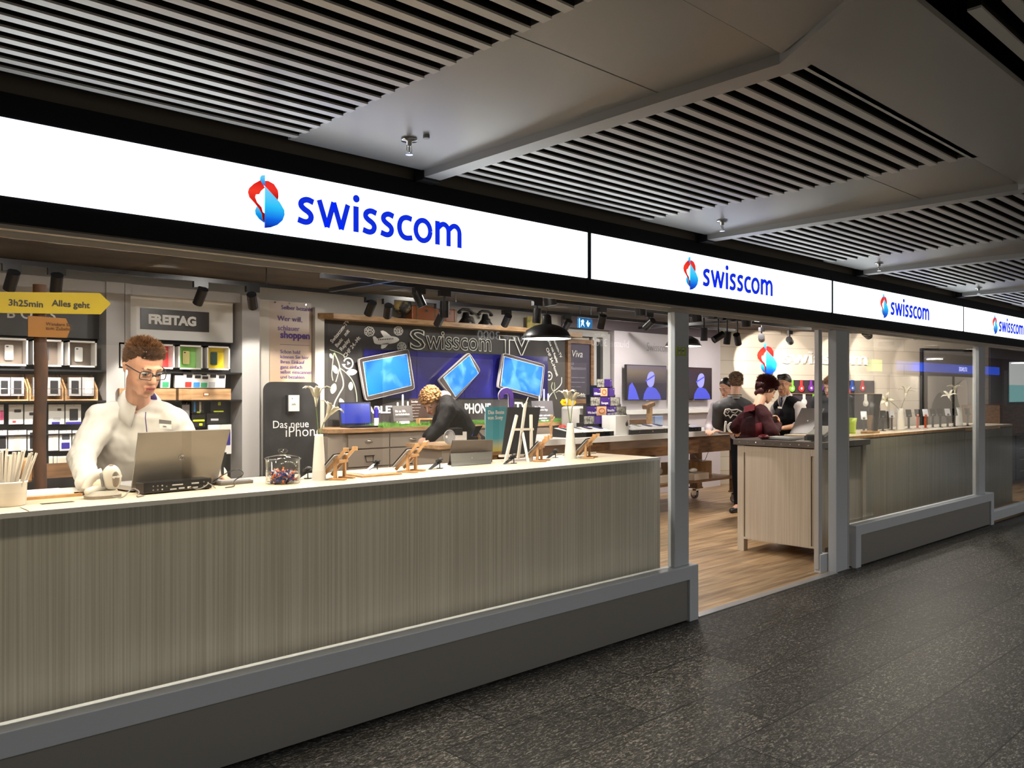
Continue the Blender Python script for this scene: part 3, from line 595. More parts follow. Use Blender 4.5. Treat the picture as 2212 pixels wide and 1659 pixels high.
cm = (A + B + Cc + Dd) / 4 - nn * .002 + (A - Dd) * -.01
lr = Matrix((fw, -nn if nn.y > 0 else nn, Vector((0, 0, 1)))).transposed()
up = (Dd - A).normalized(); yy = up.cross(fw).normalized(); R3 = Matrix((fw, yy, up)).transposed().to_euler()
sgn = -1 if (yy.y > 0) else 1
lo = mb(alul).at(cm + yy * (.0095 * sgn if False else 0), R3); 
cyl_c = [(.022 * math.cos(a * PI / 16), .022 * math.sin(a * PI / 16)) for a in range(32)]
lo = mb(alul).at(cm - yy * .010 if yy.y > 0 else cm + yy * .010, R3).prism([(a * .62, b * .62) for a, b in cyl_c], -.001, .008).build('logo', t)
text('logo_letters', 'hp', .024, mat('logo_dark', (.18, .16, .14), .4), t, (cm - yy * .0125) - fw * .0115 - up * .006, (R3.to_matrix() @ Euler((PI / 2, 0, 0)).to_matrix()).to_euler(), shear=.25)
# small flat box with cable
t = thing('card_reader', 'small flat dark device beside the docking unit', 'device', (1.66, .5, T0), rz=.04); mb(cbl).box(0, .17, 0, .1, .0, .018, .005).build('case', t); mb(alul).box(.01, .16, .01, .09, .018, .021, .003).build('top_plate', t)
t = thing('small_bracket', 'thin dark upright stand behind the laptop edge', 'stand', (1.72, .62, T0)); mb(blackm).box(-.006, .006, -.006, .006, 0, .11).box(-.03, .03, -.02, .02, 0, .006).box(-.02, .02, -.004, .004, .1, .15).build('stand_body', t)
# glass jar with sweets
jc = T(612, 1053); jc.y = .40; jc.x = at(611, 1020, .40).x
t = thing('glass_jar', 'round glass jar with knobbed lid half full of wrapped sweets', 'jar', jc)
r = at(656, 1030, .4).x - jc.x; r = .083
mb(clear).lathe([(.0, .0), (r * .97, .0), (r, .006), (r, .118), (r - .004, .118), (r - .004, .012), (0, .010)], n=48, close=False).build('jar_body', t)
l = mb(clear).lathe([(0, .119), (r + .004, .119), (r + .005, .124), (r - .01, .130), (.03, .139), (.014, .141), (.011, .146), (.020, .153), (.024, .160), (.019, .167), (0, .170)], n=48, close=False).build('lid', t)
sweetm = [mat('sweet_red', (.65, .05, .03), .25), mat('sweet_navy', (.03, .04, .22), .25), mat('sweet_silver', (.55, .55, .62), .25), mat('sweet_orange', (.75, .18, .05), .25)]
pr = []
for m, n in zip(sweetm, ('red', 'navy', 'silver', 'orange')):
    b = mb(m); b.ball((0, 0, 0), (.010, .0065, .0055), 10, 6)
    for sx_ in (-1, 1): b.raw([(sx_ * .009, 0, 0)] + [(sx_ * .018, .006 * math.cos(k), .006 * math.sin(k)) for k in (0, 1.2, 2.5, 3.7, 5)], [(0, 1, 2), (0, 2, 3), (0, 3, 4), (0, 4, 5), (0, 5, 1)])
    o = b.build('wrapped_sweet'); pr.append(tag(o, 'small %s wrapped sweet inside the glass jar' % n, 'sweet', '%s wrapped sweets in the jar' % n))
rnd = random.Random(3); k = 0
for i in range(150):
    z = .016 + (i // 30) * .0095; a = rnd.random() * 2 * PI; q = (r - .026) * math.sqrt(rnd.random()); j = rnd.choice([0, 1, 1, 1, 2, 2, 3])
    o = pr[j] if pr[j].location.length == 0 else dup(pr[j]); o.location = jc + Vector((q * math.cos(a), q * math.sin(a), z + (.006 * math.sin(a) if i > 100 else 0))); o.rotation_euler = (rnd.random() * 6, rnd.random() * 1.0, rnd.random() * 6)
# ---- vases of paper lilies
vw = mat('vase_white', (.74, .73, .70), .4); pet = mat('petal_cream', (.80, .77, .62), .5); stemm = mat('stem_green', (.10, .17, .05), .5)
def lily(par, base, tip, open_r=.055, L_=.075, up_=(0, 0, 1), petals=5):
    """one flower at the end of a stem: trumpet and back-bent petals"""
    base = Vector(base); tip = Vector(tip); d = Vector(up_).normalized(); mid = (base + tip) / 2 + Vector((0, 0, .01))
    st = mb(stemm).tube([base, mid, tip], .003, 8).build('stem', par)
    q = d.to_track_quat('Z', 'Y').to_matrix().to_4x4(); s = mb(pet); s.T = Matrix.Translation(tip) @ q
    s.lathe([(.003, 0), (.008, L_ * .3), (.015, L_ * .65), (.021, L_ * .85)], n=12, close=False)
    for i in range(petals):
        a = 2 * PI * i / petals; ca, sa = math.cos(a), math.sin(a); prof = [(.012, L_ * .55, .010), (.026, L_ * .95, .016), (open_r * .8, L_ * 1.08, .013), (open_r * 1.15, L_ * .98, .001)]; V = []
        for (rr, zz, wd) in prof: V += [(rr * ca - wd * sa, rr * sa + wd * ca, zz), (rr * ca, rr * sa, zz - .004), (rr * ca + wd * sa, rr * sa - wd * ca, zz)]
        s.raw(V, [(3 * k + j, 3 * k + j + 1, 3 * k + j + 4, 3 * k + j + 3) for k in range(3) for j in (0, 1)], True)
    o = s.build('lily_flower', par); so = o.modifiers.new('thick', 'SOLIDIFY'); so.thickness = .0012
def vase(loc, lab, h=.235, r=.036, flowers=()):
    t = thing('vase', lab, 'vase', loc); pr = [(r, 0)]; n = 26
    for i in range(1, n): u = i / n; pr.append((r + (.021 - r) * u ** 1.1 * 1 - (.0009 if i % 2 else 0), h * u))
    pr += [(.0205, h), (.017, h), (.017, h - .03)]
    mb(vw).lathe(pr, n=32).build('vase_body', t)
    f = thing('paper_lilies', 'cream paper lilies standing in ' + lab.split(' ', 1)[1][:60] if False else lab.replace('vase', 'vase').replace('white ribbed vase', 'cream paper lilies in the vase').replace('white plain vase', 'cream paper lilies in the vase'), 'flowers', Vector(loc) + Vector((0, 0, h - .03)))
    for tip, upv, sz in flowers: lily(f, (0, 0, 0), tip, .05 * sz, .075 * sz, upv)
    return t
v = T(690, 1043); v.y = .40; v.x = at(689, 1000, .40).x; v.z = T0
def rl(x, y, Y, v, h): p = at(x, y, Y); return (p.x - v.x, p.y - v.y, p.z - v.z - h + .03)
H1 = at(690, 938, .4).z - T0
vase(v, 'white ribbed vase beside the glass jar', H1, .036, [(rl(683, 879, .36, v, H1), (0, 0, 1), 1.3), (rl(700, 912, .42, v, H1), (.45, -.2, .9), 1.25)])
v = ongroup(T(1232, 994)); v.y = .50; v.x = at(1232, 950, .5).x; H2 = at(1232, 914, .5).z - T0
vase(v, 'white plain vase near the right end of the counter', H2, .042, [(rl(1226, 876, .5, v, H2), (-.1, 0, 1), 1.3), (rl(1236, 880, .5, v, H2), (.25, .1, 1), 1.2)])
# ---- bamboo easels with tablets
def easel(loc, rz, lab, sc=1., tab=True, tlab=None, w=.10):
    t = thing('bamboo_easel', lab, 'easel', loc, rz=rz); h = .15
    for x in (-w / 2, w / 2):
        l = mb(bamboo).box(x - .008, x + .008, -.005, .009, .006, .105 + (.02 if x > 0 else 0)); l.build('upright', t)
        mb(bamboo).box(x - .016, x + .016, -.055, .03, 0, .010, .002).build('foot', t)
        a, b = Vector((x, .075, .015)), Vector((x, -.055, .155)); d = (b - a).normalized(); n = Vector((0, -d.z, d.y)) * -.007
        mb(bamboo).raw([a + Vector((sx_ * .007, 0, 0)) + n * q for sx_ in (-1, 1) for q in (-1, 1)] + [b + Vector((sx_ * .007, 0, 0)) + n * q for sx_ in (-1, 1) for q in (-1, 1)], [(0, 1, 3, 2), (4, 6, 7, 5), (0, 4, 5, 1), (2, 3, 7, 6), (0, 2, 6, 4), (1, 5, 7, 3)]).build('slanted_arm', t)
        mb(bamboo).box(x - .008, x + .008, -.070, -.045, .145, .165).build('top_peg', t)
    mb(bamboo).box(-w / 2, w / 2, -.02, -.008, .085, .1).build('crossbar', t)
    if tab:
        k = thing('tablet', tlab, 'tablet', Vector(loc) + Matrix.Rotation(rz, 3, 'Z') @ Vector((0, .034, .088)), rot=(-.82 + PI / 2 - PI / 2, 0, rz))
        mb(blackgl).prismz(rrect(-.085, .085, -.06, .075, .008, 3), -.004, .004).build('tablet_body', k); mb(alul).prismz(rrect(-.086, .086, -.061, .076, .008, 3), -.007, -.004).build('back_cover', k)
    return t
E1 = ongroup(T(735, 1035)); easel(E1, .55, 'bamboo easel right beside the ribbed vase', tlab='dark tablet lying on the easel beside the ribbed vase')
E2 = ongroup(T(890, 1019)); easel(E2, .5, 'bamboo easel behind the paper on a wooden board', tlab='tablet leaning on the easel left of the black tablet computer')
E3 = ongroup(T(1166, 996)); easel(E3, .55, 'bamboo easel just right of the white painter easel', tlab='tablet on the easel right of the white painter easel', w=.11)
E4 = ongroup(T(1270, 989)); easel(E4, .5, 'bamboo easel between plain vase and counter end', tlab='tablet on the easel at the right counter end', w=.11)
# ---- little black beam stands for cabled phones
def gizmo(loc, rz, lab):
    t = thing('black_phone_stand', lab, 'phone stand', loc, rz=rz)
    mb(blackm).cyl((0, 0, 0), (0, 0, .004), .02, n=20).cyl((0, 0, .004), (0, 0, .05), .003, n=8).build('base', t)
    mb(blackm).raw([(-.09, -.01, .003), (.0, -.02, .045), (.0, .02, .045), (-.09, .01, .003), (-.09, -.01, .0), (.0, -.02, .04), (.0, .02, .04), (-.09, .01, .0)], [(0, 1, 2, 3), (7, 6, 5, 4), (0, 4, 5, 1), (1, 5, 6, 2), (2, 6, 7, 3), (3, 7, 4, 0)]).build('slanted_plate', t)
    mb(black).ball((.005, 0, .052), (.02, .016, .012), 8, 6).box(-.03, -.01, -.006, .006, .04, .052).build('clamp', t)
for x, y, a, l in [(665, 1030, .3, 'small black phone stand between jar and ribbed vase'), (815, 1012, .2, 'small black phone stand behind the white paper'), (950, 1008, .2, 'small black phone stand left of the black tablet computer'), (1110, 997, .1, 'small black phone stand behind the white painter easel'), (1200, 985, .1, 'small black phone stand left of the plain vase')]:
    p = atz(x, y + 4, T0); gizmo(Vector((p.x, p.y, T0)), a, l)
# paper on wooden board
t = thing('wooden_board', 'flat wooden board with white paper sheets on the counter', 'board', (2.49, .44, T0), rz=-.0)
mb(bamboo).box(-.13, .12, -.08, .10, 0, .010, .002).build('board', t); mb(white2).box(-.10, .10, -.055, .12, .010, .016).build('paper', t)
t = thing('paper_sheet', 'white sheet under the small black phone stand', 'paper', (3.06, .6, T0)); mb(white2).box(-.12, .1, -.06, .1, 0, .002).build('sheet', t)
t = thing('paper_sheet', 'white sheet lying beside the plain vase', 'paper', (4.1, .62, T0)); mb(white2).box(-.2, .25, -.04, .1, 0, .002).build('sheet', t)
# black tablet computer with kickstand
tb = mat('tablet_back', (.065, .05, .045), .28); tk = mat('tablet_kick', (.05, .052, .055), .4)
t = thing('tablet_computer', 'large black tablet computer on its kickstand seen from behind', 'tablet', (0, 0, 0))
A = at(966, 1010, .66); B = at(1062, 1000, .66); A.z = B.z = T0 + .004; C2 = at(1063, 949, .57); D2 = at(977, 951, .57)
slab([A, B, C2, D2], .008, tb, 'body', t)
m1 = A * .52 + D2 * .48 - Vector((0, .004, 0)); m2 = B * .52 + C2 * .48 - Vector((0, .004, 0)); K1 = at(975, 1012, .55); K2 = at(1060, 1005, .55); K1.z = K2.z = T0 + .001
slab([K1, K2, m2, m1], .004, tk, 'kickstand', t)
mb(alul).at((K1 + K2 + m1 + m2) / 4 - Vector((0, .006, 0))).box(-.004, .004, 0, .002, -.008, .008, .001).build('logo_mark', t)
# white painter easel with blackboard
t = thing('painter_easel', 'white wooden painter easel carrying a black panel on the counter', 'easel', (0, 0, 0))
ew = mat('easel_white', (.62, .59, .54), .45)
def bar(p, q, w_, d_, m, nm, par):
    p, q = Vector(p), Vector(q); dv = (q - p).normalized(); sx_ = Vector((1, 0, 0)); sx_ = (sx_ - dv * sx_.dot(dv)).normalized() * w_ / 2; sy = dv.cross(sx_).normalized() * d_ / 2
    V = [p + a * sx_ + b * sy for a, b in ((-1, -1), (1, -1), (1, 1), (-1, 1))] + [q + a * sx_ + b * sy for a, b in ((-1, -1), (1, -1), (1, 1), (-1, 1))]
    return mb(m).raw(V, [(3, 2, 1, 0), (4, 5, 6, 7), (0, 1, 5, 4), (1, 2, 6, 5), (2, 3, 7, 6), (3, 0, 4, 7)]).build(nm, par)
def ap(x, y, Y): return at(x, y, Y)
bar(ap(1090, 1003, .50), ap(1116, 897, .55), .017, .014, ew, 'leg', t); bar(ap(1148, 999, .50), ap(1147, 896, .55), .017, .014, ew, 'leg', t)
bar(ap(1119, 991, .57), ap(1135, 872, .56), .017, .012, ew, 'leg', t); bar(ap(1142, 1005, .38), ap(1129, 934, .54), .012, .012, ew, 'rear_strut', t)
bar(ap(1106, 928, .535), ap(1152, 927, .535), .014, .012, ew, 'crossbar', t); s = bar(ap(1080, 985, .60), ap(1151, 984, .60), .014, .03, ew, 'ledge', t)
s.data = s.data
mb(ew).tube([ap(1133, 878, .56), ap(1137, 868, .56), ap(1141, 858, .56)], .003, 8).build('top_peg', t)
t = thing('blackboard', 'plain black board standing on the white painter easel', 'panel', (0, 0, 0))
slab([at(1083, 982, .62), at(1151, 980, .62), at(1166, 880, .67), at(1096, 880, .67)], .008, blackm, 'board', t)
# counter-end pale box
t = thing('shallow_tray', 'shallow grey tray near the right end of the counter', 'tray', (4.3, .68, T0)); mb(cream).box(-.1, .25, -.01, .0, 0, .014).box(-.1, .25, .05, .06, 0, .014).box(-.1, .25, 0, .05, 0, .004).build('tray', t)
# ------------------------------------------------------------------ chalkboard wall
BY = 4.54
t = thing('chalkboard', 'long wall chalkboard with chalk lettering around a blue video wall', 'chalkboard', (0, 0, 0))
s = mb(board).box(4.68, 8.30, BY, WY, 1.19, 2.345); s.prismz([(4.52, WY), (4.52, BY + .05), (4.55, BY + .015), (4.60, BY), (4.68, BY), (4.68, WY)], 1.19, 2.345); s.build('board_panel', t)
CHB = t
def fit(s, x0, x1, yb, cap, Y, m, par, **k):
    """chalk text between two photo columns, base line at row yb, capital height cap rows"""
    A = at(x0, yb, Y); B = at(x1, yb, Y); hh = at(x0, yb - cap, Y).z - A.z
    k.setdefault('name', 'chalk_text'); nm = k.pop('name'); tilt = k.pop('tilt', 0)
    o = text(nm, s, hh / .73, m, par, A, rot=(PI / 2, 0, 0) if not tilt else (PI / 2, -tilt, 0), **k)
    xs = [v.co.x for v in o.data.vertices]; o.scale = ((B.x - A.x) / max(1e-3, max(xs) - min(0, min(xs))) / (math.cos(tilt) if tilt else 1), 1, 1); return o
fit('S', 884, 919, 753, 44, BY - .008, chalk, t, outline=.006, bold=.004); fit('wisscom', 921, 1063, 752, 42, BY - .008, chalk, t, outline=.005, bold=.004); fit('TV', 1080, 1148, 763, 39, BY - .008, chalk, t, outline=.007, bold=.012)
for x, y, w_, sz_ in ((718, 742, 'Swisscom-TV', .060), (728, 751, 'Basic   mit', .058), (738, 759, 'Replay', .062), (746, 774, 'CHF 24.-Mt', .062)):
    text('chalk_text', w_, sz_, chalk, t, at(x, y, BY - .006), rot=(PI / 2, -.86, 0), bold=.0012)
for x, y, w_, sz_ in ((1192, 726, 'Swisscom-TV', .062), (1184, 736, 'plus mit Replay', .056), (1179, 753, 'CHF 34.-Monat', .068)):
    text('chalk_text', w_, sz_, chalk, t, at(x, y, BY - .006), rot=(PI / 2, 1.06, 0), bold=.0012)
def cpoly(pts, m, nm='chalk_drawing', Y=BY, th=.004): return mb(m).prism([(at(x, y, Y).x, at(x, y, Y).z) for x, y in pts], Y - th, Y).build(nm, t)
def cline(pts, w, m=chalk, nm='chalk_drawing', Y=BY, it=2): return mb(m).ribbon(smooth2([(at(x, y, Y).x, at(x, y, Y).z) for x, y in pts], it, False), w, Y - .004, Y).build(nm, t)
def z3(*l): return [(680 + a * .12658, 680 + b * .12658) for a, b in l]
cpoly(smooth2(z3((985, 370), (1030, 365), (1065, 415), (1150, 385), (1250, 360), (1390, 375), (1445, 420), (1420, 455), (1340, 490), (1150, 510), (1020, 500), (1000, 440)), 2), chalk)
cpoly(z3((1120, 275), (1160, 268), (1210, 290), (1300, 365), (1180, 385), (1130, 310)), chalk); cpoly(z3((1135, 500), (1270, 480), (1200, 560), (1150, 582), (1125, 570)), chalk)
mb(black).box(0, .01, 0, .001, 0, .01)
for i in range(9): p = z3((1090 + i * 30, 425 - i * 2))[0]; q = at(p[0], p[1], BY - .005); mb(board).box(q.x - .006, q.x + .006, BY - .0055, BY - .004, q.z - .008, q.z + .008).build('plane_window', t)
for cx, cy, r in ((930, 285, 75), (1425, 275, 65), (1480, 545, 65)):
    for j in range(7): a = j * .9; p = z3((cx + math.cos(a) * r * .6, cy + math.sin(a) * r * .5))[0]; q = at(p[0], p[1], BY); mb(chalk).ribbon([(q.x + u, q.z + v_) for u, v_ in arc(0, 0, .032, .030, 0, 360, 14)], .007, BY - .004, BY).build('chalk_cloud', t)
def ringarrow(x, y, r):
    q = at(x, y, BY); s = mb(chalk).ribbon([(q.x + u, q.z + v_) for u, v_ in arc(0, 0, r, r, 200, 520, 22)], r * .26, BY - .005, BY); s.prism([(q.x - r * 1.45, q.z - .01), (q.x - r * .55, q.z - .01), (q.x - r, q.z - r * .75)], BY - .005, BY); s.prism([(q.x - r * .2, q.z + r * .4), (q.x - r * .2, q.z - r * .3), (q.x + r * .45, q.z + r * .05)], BY - .005, BY); s.build('chalk_symbol', t)
ringarrow(752, 785, .058); ringarrow(1186, 812, .055)
for pts, w in ((((712, 755), (740, 765), (745, 775)), .008), (((722, 762), (732, 785), (734, 800), (741, 820), (742, 835), (733, 850), (722, 870), (720, 885)), .014), (((721, 763), (718, 785), (716, 810), (719, 822)), .009), (((733, 795), (729, 812), (725, 825)), .009), (((734, 795), (750, 807), (764, 825), (770, 850), (771, 868)), .009)):
    cline(z3() or pts, w, chalkg)
for c, d in (((712, 762), (718, 776)), ((719, 786), (728, 810)), ((744, 806), (775, 802)), ((724, 825), (716, 854)), ((758, 822), (757, 846)), ((733, 858), (743, 880))):
    A, B = Vector(c), Vector(d); n = Vector((-(B - A).y, (B - A).x)) * .28; m = (A + B) / 2; cpoly(smooth2([tuple(A), tuple(m + n), tuple(B), tuple(m - n)], 2), chalkg if c[1] > 820 else chalk, 'chalk_leaf')
cline(((1213, 815), (1213, 832), (1190, 850), (1184, 862)), .012); cline(((1193, 826), (1190, 838), (1196, 846), (1202, 862)), .010, chalkg); cline(((1197, 826), (1199, 838), (1192, 850)), .008, chalkg)
fit('TABLET', 778, 858, 893, 16, BY - .006, chalk, t, bold=.004); fit('PHONE', 1003, 1060, 893, 22, BY - .006, chalk, t, bold=.004); fit('TV', 1112, 1140, 888, 20, BY - .006, chalk, t, bold=.006)
# pale ledge on top
t = thing('wall_ledge', 'long oak ledge running along the top of the chalkboard', 'ledge', (0, 0, 0)); mb(oak).prismz([(4.44, WY), (4.44, 4.48), (4.56, 4.36), (7.72, 4.36), (7.72, WY)], 2.345, 2.40).box(8.22, 8.5, 4.40, WY, 2.33, 2.39).build('ledge', t)
# video wall
vid = noisy(mat('video_blue', rough=.2), (.005, .004, .05), (.014, .013, .13), (2.5, 2.5, 5), 5, .3, .75); 
_n = [n for n in vid.node_tree.nodes if n.type == 'VALTORGB'][0]; L(vid, _n, 0, bs(vid), 'Emission Color'); bs(vid).inputs['Emission Strength'].default_value = .3
t = thing('video_wall', 'dark blue video wall of four screens set in the chalkboard', 'screen', (0, 0, 0))
for i in range(4): a = 5.04 + i * .728; mb(vid).box(a + .003, a + .725, BY - .012, BY, 1.49, 2.045).build('screen', t)
mb(black).box(5.03, 7.96, BY - .006, BY - .0005, 1.48, 2.055).build('frame', t)
# three printed cut-outs of devices
def sky_screen():
    m = noisy(mat('printed_sky', rough=.4), (.0, .10, .42), (.11, .33, .62), (5, 5, 4), 5, .48, .8, dist=.8); n = [q for q in m.node_tree.nodes if q.type == 'VALTORGB'][0]
    L(m, n, 0, bs(m), 'Emission Color'); bs(m).inputs['Emission Strength'].default_value = .1; return m
sky = sky_screen(); bez = mat('bezel_taupe', (.045, .034, .032), .4); bezl = mat('bezel_silver', (.55, .52, .51), .35)
def cutout(outer, scr, lab, Y=4.42, rim=bezl, r=5):
    t = thing('device_cutout', lab, 'display screen', (0, 0, 0)); P = [at(x, y, Y) for x, y in outer]
    def rnd_(P, f):
        o = []
        for i in range(4): a, b, c = P[i - 1], P[i], P[(i + 1) % 4]; p1 = b + (a - b).normalized() * f; p2 = b + (c - b).normalized() * f; o += [p1, p1 * .3 + b * .7 - (b - (p1 + p2) / 2) * .12, b - (b - (p1 + p2) / 2) * .3, p2 * .3 + b * .7 - (b - (p1 + p2) / 2) * .12, p2]
        return [(q.x, q.z) for q in o]
    c = sum(P, Vector()) / 4
    mb(rim).prism(rnd_(P, .07), Y, Y + .035).build('silver_rim', t); mb(bez).prism(rnd_([q + (c - q) * .022 for q in P], .06), Y - .003, Y).build('bezel', t)
    Q = [at(x, y, Y) for x, y in scr]; mb(white).prism([((q + (q - c) * .02).x, (q + (q - c) * .02).z) for q in Q], Y - .005, Y - .003).build('screen_edge', t)
    o = mb(sky).prism([(q.x, q.z) for q in Q], Y - .007, Y - .005).build('screen', t)
    mb(black).box(c.x - .03, c.x + .03, Y + .035, BY, c.z - .03, c.z + .03).build('spacer', t)
def q3(*l): return [(500 + a * .22604, 620 + b * .22604) for a, b in l]
def q5(*l): return [(820 + a * .22604, 620 + b * .22604) for a, b in l]
cutout(q3((1213, 685), (1695, 590), (1755, 978), (1285, 1090)), q3((1258, 718), (1672, 642), (1715, 940), (1305, 1040)), 'tilted tablet cut-out with blue sky picture at the left of the board')
cutout(q5((855, 622), (968, 800), (722, 1085), (560, 890)), q5((855, 655), (940, 825), (725, 1045), (610, 865)), 'tilted phone cut-out with blue sky picture in the middle')
cutout(q5((1182, 628), (1582, 742), (1545, 1072), (1128, 962)), q5((1190, 665), (1560, 765), (1528, 1042), (1158, 945)), 'tilted tablet cut-out with white lower rim at the right of the board')
# things on the ledge
t = thing('globe', 'dark and cream globe on the oak ledge', 'globe', at(869, 690, 4.45)); gz = 2.40 - t.location.z; gc = (0, 0, gz + .16)
mb(noisy(mat('globe_map', rough=.4), (.02, .02, .02), (.55, .45, .2), (9, 9, 9), 3, .45, .55)).ball(gc, .105, 24, 16).build('ball', t); mb(black).lathe([(.07, gz), (.06, gz + .012), (.012, gz + .03), (.008, gz + .06)], n=20).tube([(.125 * math.cos(a * .2 - 1.6), 0, gc[2] + .125 * math.sin(a * .2 - 1.6)) for a in range(17)], .006, 6).build('stand', t)
def suitcase(x0, x1, y0, y1, lab):
    A, B = at(x0, y1, 4.42), at(x1, y0, 4.42); w = B.x - A.x; h = B.z - 2.40; t = thing('leather_case', lab, 'suitcase', (A.x, 4.42, 2.40))
    mb(orange).box(0, w, 0, .16, 0, h, .012).build('case_body', t); mb(oakd).box(w * .15, w * .2, -.003, .163, 0, h + .003).box(w * .8, w * .85, -.003, .163, 0, h + .003).build('strap', t); mb(chrome).box(w * .45, w * .55, -.005, 0, h * .6, h * .75).build('latch', t)
suitcase(890, 951, 664, 691, 'brown leather case on the oak ledge left of the telephones'); suitcase(958, 987, 669, 694, 'small brown case on the ledge half hidden by spotlights')
def oldphone(x, lab):
    p = at(x, 698, 4.45); t = thing('old_telephone', lab, 'telephone', (p.x, 4.45, 2.40)); mb(black).lathe([(.09, 0), (.09, .02), (.05, .07), (.035, .13), (.03, .14)], n=20).build('phone_body', t); mb(black).tube([(-.1, 0, .15), (-.05, 0, .175), (.05, 0, .175), (.1, 0, .15)], .016, 8).ball((-.1, 0, .135), (.028, .028, .02)).ball((.1, 0, .135), (.028, .028, .02)).build('handset', t); mb(chrome).cyl((0, -.06, .05), (0, -.052, .06), .03).build('dial', t)
oldphone(1006, 'black dark-bodied old telephone on the ledge'); oldphone(1048, 'second black old telephone farther along the ledge')
t = thing('small_picture', 'small yellow and green picture leaning on the ledge', 'picture', (at(1143, 712, 4.5).x, 4.5, 2.40)); mb(noisy(mat('picture_print', rough=.5), (.25, .3, .04), (.7, .5, .2), (14, 14, 14), 3)).box(-.03, .28, 0, .015, 0, .17).build('picture_sheet', t)

# ------------------------------------------------------------------ drawer counter under the chalkboard
grg = mat('drawer_greige', (.30, .25, .205), .45)
t = thing('drawer_counter', 'greige drawer counter with oak top below the chalkboard', 'counter', (0, 0, 0)); FYc = 3.95
mb(oak).prismz([(4.28, 4.47), (4.28, 4.0), (4.40, 3.90), (7.9, 3.90), (7.9, 4.53), (4.53, 4.53), (4.53, 4.47)], 1.15, 1.19).build('worktop', t)
mb(grg).prismz([(4.31, 4.47), (4.31, 4.05), (4.42, FYc), (7.88, FYc), (7.88, 4.6), (4.53, 4.6), (4.53, 4.47)], .12, 1.15).use(black).box(4.45, 7.8, 4.0, 4.6, 0, .12).build('carcass', t)
xs = [4.47, 4.98, 5.58, 6.18, 6.78, 7.38]
for i in range(len(xs) - 1):
    for z0, z1 in ((.985, 1.13), (.80, .97), (.62, .785), (.4, .605), (.15, .385)):
        d = mb(grg).box(xs[i] + .006, xs[i + 1] - .006, FYc - .018, FYc, z0, z1, .002).build('drawer', t); c = (xs[i] + xs[i + 1]) / 2; z = (z0 + z1) / 2
        if z0 > .9: mb(chrome).ball((c, FYc - .022, z), (.05, .012, .014), 12, 6).build('cup_handle', d)
        else: mb(blackm).box(c - .06, c + .06, FYc - .03, FYc - .022, z + .02, z + .027).tube([(c - .05, FYc - .022, z + .02), (c - .04, FYc - .03, z - .04), (c + .04, FYc - .03, z - .04), (c + .05, FYc - .022, z + .02)], .004, 6).build('handle', d)
HZ = 1.19
def on(x, Y, z=HZ): return Vector((at(x, 900, Y).x, Y, z))
# open laptop with blue screen
p = on(779, 4.2); t = thing('laptop', 'open dark laptop with blue screen on the drawer counter', 'laptop', p, rz=-.1)
mb(blackm).box(-.19, .19, -.14, .1, 0, .02, .003).build('keyboard_base', t); mb(blackm).at((0, .1, .02), (-.15, 0, 0)).box(-.19, .19, 0, .012, 0, .25, .002).build('lid', t)
ls = mat('laptop_screen_blue', (.015, .022, .16), .2, emit=1.0); mb(ls).at((0, .098, .02), (-.15, 0, 0)).box(-.172, .172, -.002, 0, .02, .235).build('screen', t)
p = on(813, 4.1); t = thing('spray_can', 'blue and white spray can beside the open laptop', 'can', p); mb(pkb).cyl((0, 0, .1), (0, 0, .19), .026, n=20).use(white2).cyl((0, 0, .02), (0, 0, .1), .026, n=20).use(pkb).cyl((0, 0, 0), (0, 0, .02), .026, n=20).cyl((0, 0, .19), (0, 0, .215), .018, .014).build('can_body', t)
# grass strip: one countless mass
def grass(x0, x1, y0, y1, z, n, name, lab):
    s = mb(grassm).box(x0, x1, y0, y1, z, z + .012); R = random.Random(5)
    for i in range(n): a = R.uniform(x0, x1); b = R.uniform(y0, y1); h = R.uniform(.02, .045); dx_ = R.uniform(-.015, .015); w = .003; s.raw([(a - w, b, z + .01), (a + w, b, z + .01), (a + dx_, b + R.uniform(-.012, .012), z + .01 + h)], [(0, 1, 2)])
    o = s.build(name); tag(o, lab, 'artificial grass'); o['kind'] = 'stuff'
grass(on(822, 4.0).x, 7.75, 3.95, 4.3, HZ, 5200, 'grass_mat', 'strip of green artificial grass along the drawer counter')
# slates and cards on the grass
slate = mat('slate_grey', (.10, .09, .088), .6)
def slatecard(x, Y, w, h, lines, lab, m=slate, sz=.035, z=HZ + .03):
    p = on(x, Y, z); t = thing('slate_sign', lab, 'sign', p, rz=.06); mb(m).at((0, 0, .03), (-.14, 0, 0)).box(-w / 2, w / 2, 0, .008, 0, h).build('slate', t)
    mb(white2).box(-.06, .06, -.03, .03, .0, .028, .002).build('holder', t); o = text('chalk_text', lines, sz, chalk, t, (-w * .44, -.004 + .0, h * .75), (PI / 2 - .14, 0, 0), line=.95); return t
slatecard(872, 4.05, .27, .17, 'Bis zu 30h\nzurückdrehen', 'small slate with white handwriting on the grass mat')
s = on(872, 4.05, HZ + .09); 
t = thing('menu_card', 'brown card with printed list behind the bending person', 'card', on(906, 4.25, HZ + .012)); mb(mat('menu_brown', (.05, .025, .02), .5)).box(-.13, .14, 0, .008, 0, .29).build('card', t)
text('printed_text', 'Sender\n------ -----\n---- -------\n----- ----\n--- ------\n---- ----\n------ ---', .034, chalk, t, (-.115, -.002, .245), line=.95)
t = thing('wooden_rack', 'small pale wooden rack standing in the artificial grass', 'rack', on(918, 4.0, HZ + .012)); mb(bamboo).box(-.1, .1, -.03, .03, .06, .075).box(-.1, -.088, -.03, .03, 0, .06).box(.088, .1, -.03, .03, 0, .06).box(-.1, .1, .02, .03, 0, .012).build('rack', t)
